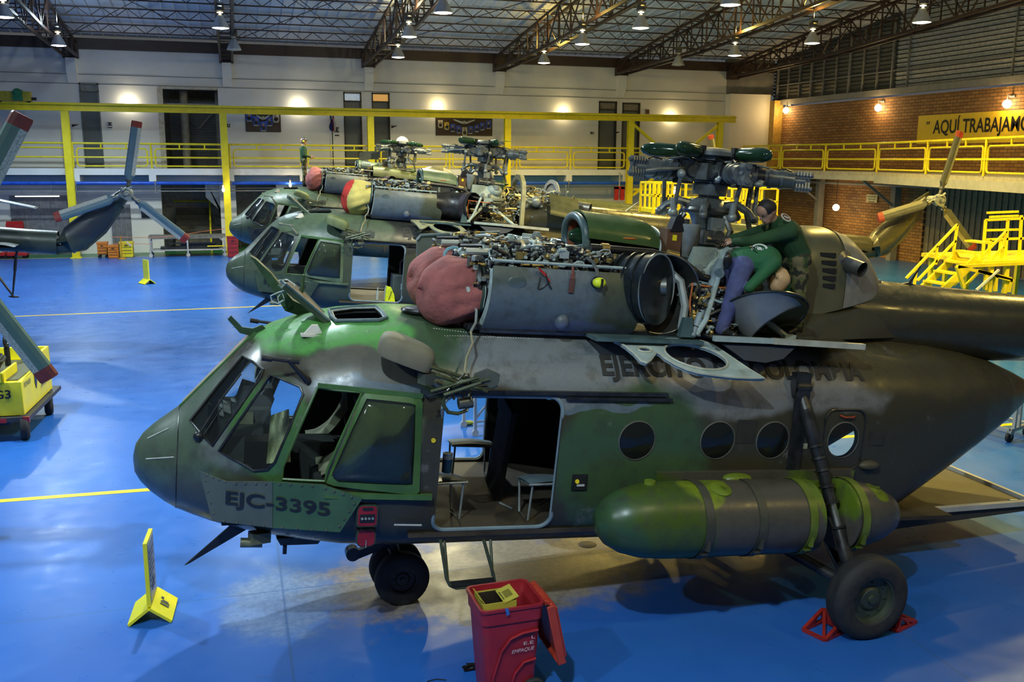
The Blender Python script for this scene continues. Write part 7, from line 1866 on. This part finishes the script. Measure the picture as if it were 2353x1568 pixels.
# swept ribs on the front
fz = lambda z: -(.20+.0535*(z-.12)/.68)-.004
for pts in ([(-.20, .10), (-.16, .32), (-.10, .54), (-.02, .65), (.09, .69), (.23, .70)], [(-.02, .10), (.03, .30), (.11, .40), (.22, .42)]):
    sm = []
    for i in range(len(pts)-1):
        for q in range(5): sm.append((pts[i][0]+(pts[i+1][0]-pts[i][0])*q/5, pts[i][1]+(pts[i+1][1]-pts[i][1])*q/5))
    sm.append(pts[-1]); M.tube([(x, fz(z), z) for x, z in sm], .012, 6)
M.build('body', BINR, t, sharp=50)
ld = MB(); ld.box((.33, 0, .91), (.05, .40, .035)).cyl((.34, -.22, .915), (.34, .22, .915), .016, n=10)
for y in (-.15, 0, .15): ld.box((.315, y, .91), (.07, .03, .05))
ld.build('hinge', BINO, t)
R = Matrix.Rotation(-.20, 3, 'Y'); M = MB()
M.box((.42, 0, .62), (.035, .50, .58), R).box((.455, 0, .62), (.03, .42, .50), R).box((.40, -.25, .62), (.075, .02, .58), R).box((.40, .25, .62), (.075, .02, .58), R).box((.46, 0, .345), (.08, .5, .025), R).cyl((.36, -.24, .90), (.36, .24, .90), .022, n=10)
M.build('lid', BINO, t, bevel=.008)
for y in (-.22, .22): MB().lathe([(0, -.03), (.06, -.03), (.065, -.02), (.10, -.025), (.115, -.012), (.115, .012), (.10, .025), (.06, .02), (0, .03)], (.20, y, .115), (0, 1, 0), 28).build('wheel', RUB, t)
MB().cyl((.20, -.22, .115), (.20, .22, .115), .012).build('axle', METD, t)
text_obj('EMPAQUE', .20, .042, mat('chalk_white', (.55, .5, .5), .8), t, lambda u, v: (-.01+u+.25*v, fz(.52+v)-.004, .50+v+.05*u))
text_obj('E.E', .09, .03, mat('chalk_white', (.55, .5, .5), .8), t, lambda u, v: (.10+u, fz(.60)-.003, .575+v))
text_obj('L', .03, .03, mat('chalk_white', (.55, .5, .5), .8), t, lambda u, v: (.17+u, fz(.64)-.003, .625+v))
MB().prism([(-.03, .955), (0, .952), (.012, .90), (-.015, .885)], -.276, -.266, Matrix(((1, 0, 0, -.05), (0, 0, 1, 0), (0, 1, 0, 0), (0, 0, 0, 1)))).build('tape_scrap', mat('blue_tape', (.03, .12, .4), .5), t)
b = T('cardboard_box', 'open yellow cardboard box standing inside the red bin', 'box', (2.05, 7.43, .62), .05)
CARD = mat('yellow_card', (.48, .40, .05), .6, var=.08)
M = MB().slot(0); w, d, h = .30, .26, .32
for c, s_ in (((-w/2, 0, h/2), (.008, d, h)), ((w/2, 0, h/2), (.008, d, h)), ((0, d/2, h/2), (w, .008, h)), ((0, -d/2, h/2), (w, .008, h)), ((0, 0, .004), (w, d, .008))): M.box(c, s_)
M.box((w/2-.045, -.01, h+.01), (.14, d*.98, .007), Matrix.Rotation(-.35, 3, 'Y')).box((-w/2-.0, 0, h+.02), (.06, d*.9, .006), Matrix.Rotation(.9, 3, 'Y')).slot(1).bbox((-w/2+.006, -d/2+.006, .009), (w/2-.006, d/2-.006, .012)).bbox((-w/2+.005, -d/2+.004, .01), (-w/2+.009, d/2-.004, h-.01)).bbox((w/2-.009, -d/2+.004, .01), (w/2-.005, d/2-.004, h-.03)).bbox((-w/2+.005, d/2-.009, .01), (w/2-.005, d/2-.005, h-.01)).bbox((-w/2+.005, -d/2+.005, .01), (w/2-.005, -d/2+.009, h-.01))
M.build('carton', [CARD, mat('card_inside_dark', (.03, .018, .01), .7)], b)
M = MB(); R = Matrix.Rotation(-.35, 3, 'Y'); c = Vector((w/2-.045, -.01, h+.015))
for k in range(7): M.box(c+R @ Vector((.0, -.06+.018*k, .002)), (.07, .007, .002), R)
for k in range(3): M.box(c+R @ Vector((-.055, -.05+.05*k, .002)), (.012, .04, .002), R)
M.build('print', mat('carton_print', (.10, .09, .02), .7), b)
# black cord heap and thin wire on the floor by the bin
p = floor_at(1085, 1537); R_n = random.Random(4); M = MB()
for k in range(7):
    pts = []; a = R_n.uniform(0, 6)
    for j in range(6): pts.append((R_n.uniform(-.10, .12), R_n.uniform(-.05, .05), .012+R_n.uniform(0, .03)))
    M.tube(pts, .010, 6)
tag(M.build('strap_heap', BLKM, loc=p), 'small heap of black strap on the floor left of the red bin', 'strap')
p = floor_at(1000, 1566); tag(MB().tube([(-.12, -.05, .006), (-.06, .01, .006), (.02, .02, .006), (.10, -.02, .006)], .005, 6).build('wire_loop', BLKM, loc=p), 'thin black wire curl at the bottom edge left of the bin', 'wire')
p = floor_at(1350, 1252); tag(MB().lathe([(0, .006), (.10, .006), (.115, .0)], n=24).build('round_disc', mat('cap_grey_brown', (.09, .07, .05), .5), loc=p), 'round dark cap lying on the worn floor under the nearest helicopter', 'disc')
# red wheel chocks
CHK = mat('chock_red', (.34, .02, .012), .45, var=.12)
for px, py, rot, lab in ((1894, 1452, .35, 'red frame chock in front of the main wheel'), (2056, 1432, .35+pi, 'red frame chock behind the main wheel')):
    p = floor_at(px, py); t = T('wheel_chock', lab, 'wheel chock', (p.x, p.y, 0), rot, 'red wheel chocks')
    M = MB(); A = [(-.17, 0, .018), (.17, 0, .018), (.14, 0, .15)]
    for y in (-.13, .13):
        q = [Vector((a[0], y, a[2])) for a in A]
        for i in range(3): M.bar(q[i], q[(i+1) % 3], .035, .03)
        M.bar((-.04, y, .02), (.06, y, .12), .03, .025)
    for a in A: M.bar((a[0], -.13, a[2]), (a[0], .13, a[2]), .035, .03)
    M.bar((-.18, -.12, .02), (.15, .12, .16), .03, .012).bar((-.02, -.13, .09), (.15, .0, .165), .03, .012); 
    M.build('frame', CHK, t); MB().bbox((.13, -.13, .02), (.145, .13, .16)).build('plate', CHK, t)

# yellow ground power cart at the left
CY = mat('cart_yellow', (.78, .68, .015), .4, var=.05)
p = floor_at(55, 1012); X1, Y1 = -3.50, 16.95
t = T('ground_power_cart', 'yellow ground power cart with coiled cables, cut by the left edge', 'cart', (X1, Y1, 0), -.06)
# box body: local x to the left is negative, y runs away
M = MB(); M.slot(0).bbox((-1.6, .10, .42), (-.04, 2.05, 1.0)); 
M.bbox((-1.6, .1, 1.0), (-1.56, 2.05, 1.22)).bbox((-.09, 1.35, 1.0), (-.04, 2.05, 1.24)).bbox((-1.6, 2.0, 1.0), (-.04, 2.05, 1.24)).bbox((-.62, .05, 1.0), (-.30, .10, 1.16)).bbox((-.34, .05, 1.0), (-.30, .9, 1.18)).prism([(.10, 1.0), (1.36, 1.0), (1.36, 1.02), (.6, 1.06)], -.06, -.04, Matrix(((0, 0, 1, 0), (1, 0, 0, 0), (0, 1, 0, 0), (0, 0, 0, 1))))
M.build('body', CY, t, bevel=.012)
MB().bbox((-1.5, .2, .98), (-.12, 1.9, 1.02)).build('tray', mat('cart_tray', (.10, .10, .05), .6), t)
M = MB().bbox((-1.8, .0, .34), (.05, 2.3, .41)).bbox((-1.4, .2, .24), (-.3, 1.9, .34)); M.build('chassis', mat('chassis_dark', (.035, .035, .04), .5), t)
for a_, b_ in (((-.46, -.01, .33), (-.30, .02, .40)), ((-.04, -.02, .32), (.06, .02, .42)), ((-.58, .03, 1.07), (-.46, .055, 1.14))): MB().bbox(a_, b_).build('reflector', mat('reflector_red', (.35, .015, .012), .3), t)
for x, y in ((-.06, .12), (-.06, 1.75), (-1.3, .12), (-1.3, 1.75)):
    w = wheel_mb(.215, .15, .12, 32).build('wheel', [RUB, mat('cart_rim', (.45, .42, .32), .4)], t, (x, y, .215), (0, pi/2, .25))
M = MB(); R_n = random.Random(9)
for k in range(9):
    r = R_n.uniform(.28, .42); cx, cy = -.85+R_n.uniform(-.08, .08), .65+R_n.uniform(-.08, .08)
    M.tube([(cx+r*cos(2*pi*i/24), cy+r*sin(2*pi*i/24), 1.10+.03*k+.02*sin(i)) for i in range(24)], .026, 8, closed=True)
for k in range(5): M.tube([(-.80+.035*k, .3, 1.28), (-.74+.03*k, .02, 1.22), (-.70+.022*k, -.05, 1.0), (-.66+.018*k, -.06, .6), (-.62+.02*k, -.10, .10)], .018, 8)
M.build('cable', mat('cable_olive_black', (.035, .038, .028), .45, var=.3), t)
MB().tube([(-.58, 1.4, 1.0), (-.58, 1.4, 1.36)], .05, 12).tube([(-.58, 1.4+.10*cos(2*pi*k/20), 1.47+.10*sin(2*pi*k/20)) for k in range(20)], .028, 8, closed=True).build('tow_eye', BLKM, t)
text_obj('G3', .26, .15, BLKM, t, lambda u, v: (-.48+u, .093, .72+v), bold=.02)
text_obj('POWER', .42, .09, BLKM, t, lambda u, v: (-.034, .22+u, .86+v)); text_obj('24V-EMAVI', .62, .09, BLKM, t, lambda u, v: (-.034, 1.25+u, .62+v))
MB().prism([(-.07, .12), (.07, .12), (.07, -.02), (0, -.14), (-.07, -.02)], -.036, -.03, Matrix(((0, 0, 1, 0), (1, 0, 0, .95), (0, 1, 0, .82), (0, 0, 0, 1)))).build('emblem', mat('emblem_dark_blue', (.02, .03, .07), .4), t)

# far benches and boxes by the wall
def on_floor(px, py): p = floor_at(px, py); return (p.x, p.y, 0)
def crate(name, label, px0, px1, pyt, pyb, m, wheels=False, dep=.6, mat2=None, group=None):
    a, b = floor_at(px0, pyb), floor_at(px1, pyb); Y = (a.y+b.y)/2; h = at_y((px0+px1)/2, pyt, Y).z; w = abs(b.x-a.x)
    t = T(name, label, name.split('_')[-1], ((a.x+b.x)/2, Y+dep/2, 0), 0, group)
    z0 = .14 if wheels else 0
    M = MB().slot(0).bbox((-w/2, -dep/2, z0), (w/2, dep/2, h)); M.build('body', [m], t, bevel=.03)
    MB().bbox((-w/2-.02, -dep/2-.02, h-.06), (w/2+.02, dep/2+.02, h+.01)).build('lid', m, t)
    M = MB()
    for k in range(3): M.bbox((-w*.4, -dep/2-.008, h*.25+k*h*.2), (w*.4, -dep/2, h*.25+k*h*.2+.02))
    M.bbox((-w*.12, -dep/2-.03, h*.78), (w*.12, -dep/2-.01, h*.83)); M.build('trim', mat2 or METD, t)
    if wheels:
        for x in (-w/2+.06, w/2-.06):
            for y in (-dep/2+.08, dep/2-.08): MB().cyl((x, y-.02, .06), (x, y+.02, .06), .06, n=14).bar((x, y, .06), (x, y, .15), .03).build('caster', BLKM, t)
    return t
ORC = mat('crate_orange', (.62, .19, .015), .45, var=.08); YLC = mat('crate_yellow', (.72, .60, .02), .45, var=.06)
crate('tool_cart', 'orange tool cart on casters under the tail rotor at the far wall', 225, 247, 558, 593, ORC, True)
crate('plastic_crate', 'orange ribbed crate between the orange cart and yellow bin', 249, 272, 565, 594, ORC)
t = crate('waste_bin', 'yellow bin with a white paper tag by the far wall', 277, 306, 557, 592, YLC)
MB().prism([(.0, .8), (.22, .62), (.24, .5), (.12, .6)], -.33, -.315, Matrix(((1, 0, 0, 0), (0, 0, 1, 0), (0, 1, 0, 0), (0, 0, 0, 1)))).build('paper_tag', WS, t)
crate('red_bin', 'dark red bin right of the long bench below the farthest nose', 524, 549, 544, 592, mat('bin_dark_red', (.25, .012, .022), .45), dep=.3)
for px0, px1, lab in ((0, 11, 'low red dolly at the left edge of the picture'), (16, 60, 'low red dolly below the olive tail boom')):
    a, b = floor_at(px0, 596), floor_at(px1, 596); w = b.x-a.x; t = T('floor_dolly', lab, 'dolly', ((a.x+b.x)/2, a.y+.4, 0), 0, 'red dollies')
    MB().bbox((-w/2, -.4, .14), (w/2, .4, .30)).build('deck', REDP, t, bevel=.02)
    for x in (-w*.35, w*.35):
        for y in (-.3, .3): MB().cyl((x, y-.03, .09), (x, y+.03, .09), .09, n=16).build('caster', BLKM, t)
# long steel bench with shelf
a, b = floor_at(346, 590), floor_at(520, 586); Yb = (a.y+b.y)/2-.55; w = b.x-a.x; h = at_y(430, 541, Yb).z
t = T('work_bench', 'long grey steel bench on wheels with dark bars on its shelf', 'bench', ((a.x+b.x)/2, Yb+.45, 0))
MB().bbox((-w/2, -.45, h-.16), (w/2, .40, h)).build('top', mat('bench_top', (.16, .155, .13), .5, var=.25, scale=5), t)
for x in (-w/2+.06, 0, w/2-.06): MB().bar((x, -.42, .12), (x, -.42, h-.1), .07).bar((x, .42, .12), (x, .42, h-.1), .07).bar((x, -.42, .3), (x, .42, .3), .05).bar((x, -.42, h-.35), (x+(.25 if x < 0 else -.25), -.42, h-.1), .05).cyl((x, -.46, .09), (x, -.38, .09), .09, n=14).cyl((x, .38, .09), (x, .46, .09), .09, n=14).build('leg', LGREY, t)
MB().bbox((-w/2, -.43, .30), (w/2, .43, .36)).build('shelf', LGREY, t)
MB().bbox((-w/2+.5, -.3, .36), (w/2-.3, .3, .48)).bbox((-w/2+1.4, -.2, .48), (w/2-.4, .2, .62)).bbox((-w/2+.9, -.36, .62), (w/2-.5, -.26, .68)).build('dark_bars', METD, t)
MB().bar((.9, -.47, .5), (1.7, -.47, .5), .05).build('yellow_bar', YEL, t)
# barrier tape line, red toolbox on a shelf, dark box on the wall
t = thing('toolbox', 'red toolbox standing on a narrow grey shelf at the lower far wall', 'toolbox', (at_y(35, 525, YB-.4).x, YB-.4, at_y(35, 527, YB-.4).z))
MB().bbox((-.36, -.2, 0), (.36, .2, .24)).prism([(-.2, .24), (.2, .24), (.0, .38)], -.36, .36, Matrix(((0, 0, 1, 0), (1, 0, 0, 0), (0, 1, 0, 0), (0, 0, 0, 1)))).build('case', REDP, t); MB().tube([(-.15, 0, .36), (-.15, 0, .44), (.15, 0, .44), (.15, 0, .36)], .015).build('handle', BLKM, t)
tag(MB().bbox((-.9, -.25, -.05), (.9, .38, 0)).bar((-.6, .35, -.6), (-.6, -.15, -.05), .05).bar((.6, .35, -.6), (.6, -.15, -.05), .05).build('wall_shelf', GREYM, loc=t.location), 'narrow grey shelf under the red toolbox', 'shelf')
tag(MB().bbox((-.22, -.12, -.22), (.22, 0, .22)).bbox((-.15, -.14, -.1), (.15, -.12, .15)).build('switch_box', BLKM, loc=at_y(336, 490, YB)), 'black switch box on the lower white wall behind the right tail blade', 'switch box')
t = thing('barrier_rope', 'orange rope strung along the lower far wall above the bench', 'rope', (0, 0, 0))
q = [at_y(*k, 47.4) for k in ((255, 545), (300, 546), (345, 546), (400, 543), (460, 533), (516, 526))]; MB().tube(q, .015, 6).build('rope', ORNG, t)
q = [at_y(*k, 47.5) for k in ((255, 560), (350, 561))]; MB().tube(q, .012, 6).build('lower_rope', ORNG, t)
for px in (277,): a = at_y(px, 543, 47.45); MB().tube([(a.x, 47.45, 0), (a.x, 47.45, a.z)], .03).cyl((a.x, 47.45, 0), (a.x, 47.45, .05), .18).build('post', mat('post_orange', (.5, .25, .02), .5), t)
# work table in the room behind the white wall, seen left of the farthest nose
a = at_y(590, 480, YB+1.2); t = T('work_table', 'white topped table with dark parts in the room below the gallery', 'table', (a.x, YB+1.5, 0))
MB().bbox((-1.0, -.5, 1.1), (1.0, .5, 1.18)).build('top', WHITE2, t)
for x in (-.9, .9): MB().bar((x, -.4, 0), (x, -.4, 1.1), .09).bar((x, .4, 0), (x, .4, 1.1), .09).build('leg', METD, t)
# fire extinguisher on the far side
a = at_y(1423, 440, YS-.1); t = thing('fire_extinguisher_stand', 'red fire point post right of the middle rotor head', 'fire extinguisher', (a.x, YS-.1, at_y(1423, 460, YS-.1).z))
MB().bbox((-.28, -.08, 0), (-.06, .08, .72)).bbox((.06, -.08, 0), (.28, .08, .72)).bbox((-.28, -.08, .60), (.28, .08, .74)).build('cabinet', REDP, t)
MB().tube([(0, 0, .7), (0, 0, 1.5)], .04).build('pole', LGREY, t)
# yellow box and green-white bundle seen between the nearest and middle helicopters
a = floor_at(885, 692); t = T('yellow_jack', 'small bright yellow stand in the open door of the middle helicopter', 'jack', (0, 0, 0)); t.matrix_world = M_ @ Matrix.Translation((.98, -.9, 1.19))
MB().prism([(-.10, 0), (.14, 0), (.10, .18), (.02, .34), (-.08, .36)], -.06, .06, Matrix(((1, 0, 0, 0), (0, 0, 1, 0), (0, 1, 0, 0), (0, 0, 0, 1)))).build('body', mat('fluor_yellow', (.72, .80, .02), .4), t); MB().bar((-.02, -.065, .05), (.04, -.065, .25), .02, .01).build('marking', BLKM, t)
t = T('spray_bottle', 'clear bottles standing on the cabin floor of the middle helicopter', 'bottle', (0, 0, 0)); t.matrix_world = M_ @ Matrix.Translation((.72, -.75, 1.19))
MB().cyl((0, 0, 0), (0, 0, .22), .035, n=12).cyl((0, 0, .22), (0, 0, .3), .014, n=10).cyl((.2, .1, 0), (.2, .1, .26), .03, n=12).cyl((.2, .1, .26), (.2, .1, .34), .012, n=10).build('bottle', mat('bottle_clear', (.5, .55, .55), .1), t)
t = T('equipment_case', 'grey equipment case with a pale label in the doorway of the middle helicopter', 'case', (0, 0, 0)); t.matrix_world = M_ @ Matrix.Translation((1.35, -.55, 1.19))
MB().bbox((-.28, -.25, 0), (.25, .25, .62)).build('case', mat('case_grey_green', (.07, .085, .075), .5), t, bevel=.02); MB().bbox((-.10, -.26, .28), (.12, -.25, .42)).build('label_plate', mat('label_pale', (.35, .4, .37), .5), t); MB().tube([(-.1, -.1, .62), (-.12, -.1, .9), (0, -.1, 1.05), (.08, -.1, 1.1), (.1, -.1, .9)], .04, 8).build('hose', HOSE, t)

# yellow maintenance stands behind the green rotor head
def frame_bar(M, P, r=.05):
    for a, b in P: M.bar(a, b, r, r)
YM = 28.5
def stand(label, corners, inner, group='yellow maintenance stands', decks=True):
    """rail frame traced in the plane Y = YM, doubled a metre deeper and standing on legs"""
    xs_ = [at_y(x, y, YM) for x, y in corners]; x0 = min(p.x for p in xs_); x1 = max(p.x for p in xs_); zt_ = max(p.z for p in xs_); zb_ = min(p.z for p in xs_)
    t = T('maintenance_stand', label, 'work platform', ((x0+x1)/2, YM, 0), 0, group); o = Vector(((x0+x1)/2, YM, 0)); w = (x1-x0)/2
    for y in (0, 1.0):
        M = MB(); M.bar((-w, y, zt_), (w, y, zt_), .07); M.bar((-w, y, (zt_+zb_)/2), (w, y, (zt_+zb_)/2), .06)
        for x in inner: M.bar((x*w, y, zb_), (x*w, y, zt_), .06)
        M.build('guard_rail', YEL, t)
    M = MB()
    for x in (-w, w):
        for z in (zt_, (zt_+zb_)/2): M.bar((x, 0, z), (x, 1, z), .06)
    M.build('side_rail', YEL, t)
    MB().bbox((-w, -.02, zb_-.12), (w, 1.02, zb_)).build('deck', YEL, t)
    for x in (-w, w):
        for y in (0, 1.0): MB().bar((x, y, 0), (x, y, zb_), .09).build('leg', YEL, t)
    M = MB(); M.bar((-w, 0, .3), (w, 0, zb_-.2), .06).bar((w, 1, .3), (-w, 1, zb_-.2), .06).bar((-w, 0, .25), (w, 0, .25), .07).bar((-w, 1, .25), (w, 1, .25), .07); M.build('brace', YEL, t)
    return t
stand('yellow stand with close rails left of the green rotor mast', [(1502, 421), (1560, 480)], (-1, -.66, -.3, .1, .45, 1))
stand('yellow stand behind the green rotor mast itself', [(1576, 421), (1680, 492)], (-1, -.4, .2, .7, 1))
stand('yellow stand with two tall openings right of the green rotor mast, above the leaning person', [(1702, 434), (1784, 494)], (-1, -.02, .15, 1))
# yellow stair platform at the right
YP = 20.4
def S2(px, py, dy=0): p = at_y(px, py, YP); return Vector((p.x, YP+dy, p.z))
o = at_y(2230, 620, YP); t = T('stair_platform', 'yellow stair and work platform at the right before the ribbed gate', 'work platform', (o.x, YP, 0)); O = Vector((o.x, YP, 0))
def Q(px, py, dy=0): return S2(px, py, dy)-O
def rails(name, segs, r=.055, dys=(0,)):
    M = MB()
    for dy in dys:
        for a, b in segs: M.bar(Q(*a, dy), Q(*b, dy), r, r)
    return M.build(name, YEL, t)
rails('stair_rail', [((2082, 640), (2200, 516)), ((2108, 645), (2196, 553)), ((2200, 516), (2188, 600)), ((2100, 660), (2106, 618)), ((2150, 608), (2153, 565))])
rails('stair_rail', [((2147, 648), (2265, 527)), ((2170, 652), (2258, 562)), ((2265, 527), (2254, 590))], dys=(-.7,))
M = MB()
for k in range(6): a = Q(2100+24*k, 668-23*k, -.7); b = Q(2100+24*k, 668-23*k, 0); M.bbox((a.x-.05, a.y, a.z-.03), (a.x+.22, b.y, a.z+.02))
M.build('stair_tread', YEL, t)
M = MB(); M.bar(Q(2090, 690), Q(2200, 585), .07, .18).bar(Q(2090, 690, -.7), Q(2200, 585, -.7), .07, .18); M.build('stringer', YEL, t)
rails('guard_rail', [((2265, 506), (2353, 502)), ((2265, 506), (2258, 592)), ((2265, 551), (2353, 548)), ((2316, 505), (2310, 590)), ((2347, 495), (2342, 590)), ((2275, 551), (2272, 590)), ((2300, 551), (2296, 590))], .06)
rails('guard_rail', [((2347, 495), (2420, 492)), ((2347, 537), (2420, 535)), ((2353, 505), (2420, 502))], .06, (1.2,))
a, b = Q(2196, 592), Q(2440, 588); MB().bbox((a.x, -1.0, a.z-.10), (b.x, 1.3, a.z)).build('deck', YEL, t)
for px in (2215, 2250, 2303, 2420):
    c = Q(px, 600)
    for dy in (-.95, 1.2): MB().bar((c.x, dy, 0), (c.x, dy, a.z-.08), .10, .10).build('post', YEL, t)
rails('front_frame', [((2135, 603), (2353, 593)), ((2135, 603), (2150, 650)), ((2135, 603), (2255, 630)), ((2255, 630), (2250, 660)), ((2315, 597), (2303, 664)), ((2303, 664), (2353, 660)), ((2200, 618), (2198, 655)), ((2222, 623), (2220, 658)), ((2180, 612), (2260, 635))], .08, (-1.0,))
MB().bar(Q(2175, 655, -1.05), Q(2225, 610, -1.05), .05, .05).build('white_tube', WS, t)
# trolley behind the ramp at the right edge
p = floor_at(2318, 1016); t = T('trolley', 'grey steel trolley with casters at the right edge behind the ramp', 'trolley', (p.x, p.y, 0), .2)
for x, y in ((0, 0), (.62, .1), (0, .9), (.62, 1.)): MB().slot(0).cyl((x, y-.025, .085), (x, y+.025, .085), .085, n=20).slot(1).box((x+.02, y, .17), (.10, .08, .05)).bar((x, y-.03, .085), (x+.03, y-.03, .18), .03, .01).bar((x, y+.03, .085), (x+.03, y+.03, .18), .03, .01).build('caster', [RUB, LGREY], t)
MB().bar((0, 0, .2), (.65, .1, .2), .06).bar((0, .9, .2), (.65, 1., .2), .06).bar((0, 0, .2), (0, .9, .2), .06).bar((.65, .1, .2), (.65, 1., .2), .06).bar((.1, 0, .2), (.12, 0, .9), .05).bar((.3, .05, .2), (.3, .05, .9), .05).bar((.05, .0, .9), (.7, .1, .9), .05).bbox((0, 0, .88), (.7, 1., .92)).build('frame', LGREY, t)
# trolley and rag seen through the open doors on the far side of the nearest helicopter
p = floor_at(1092, 1003); t = T('service_trolley', 'grey wheeled stand seen through both open doors of the nearest helicopter', 'trolley', (p.x, p.y, 0), .1)
for x, y in ((0, 0), (.6, 0), (0, .6), (.6, .6)): MB().cyl((x, y-.02, .06), (x, y+.02, .06), .06, n=16).bar((x, y, .1), (x, y, 1.6), .05).build('leg', LGREY, t)
MB().bbox((-.05, -.05, 1.0), (.65, .65, 1.04)).bar((0, 0, .3), (.6, 0, 1.0), .03).bar((0, 0, .25), (.6, 0, .25), .03).bar((0, 0, 1.6), (.6, 0, 1.6), .04).build('shelf', LGREY, t)
p = floor_at(1075, 977); tag(MB().sph((0, 0, .04), (.12, .07, .04), 12, 8).sph((-.08, -.02, .04), (.06, .05, .04)).build('cleaning_rag', mat('rag_green_brown', (.20, .22, .03), .8, var=.5, scale=9), loc=p), 'crumpled green rag on the floor seen through the open doors', 'rag')
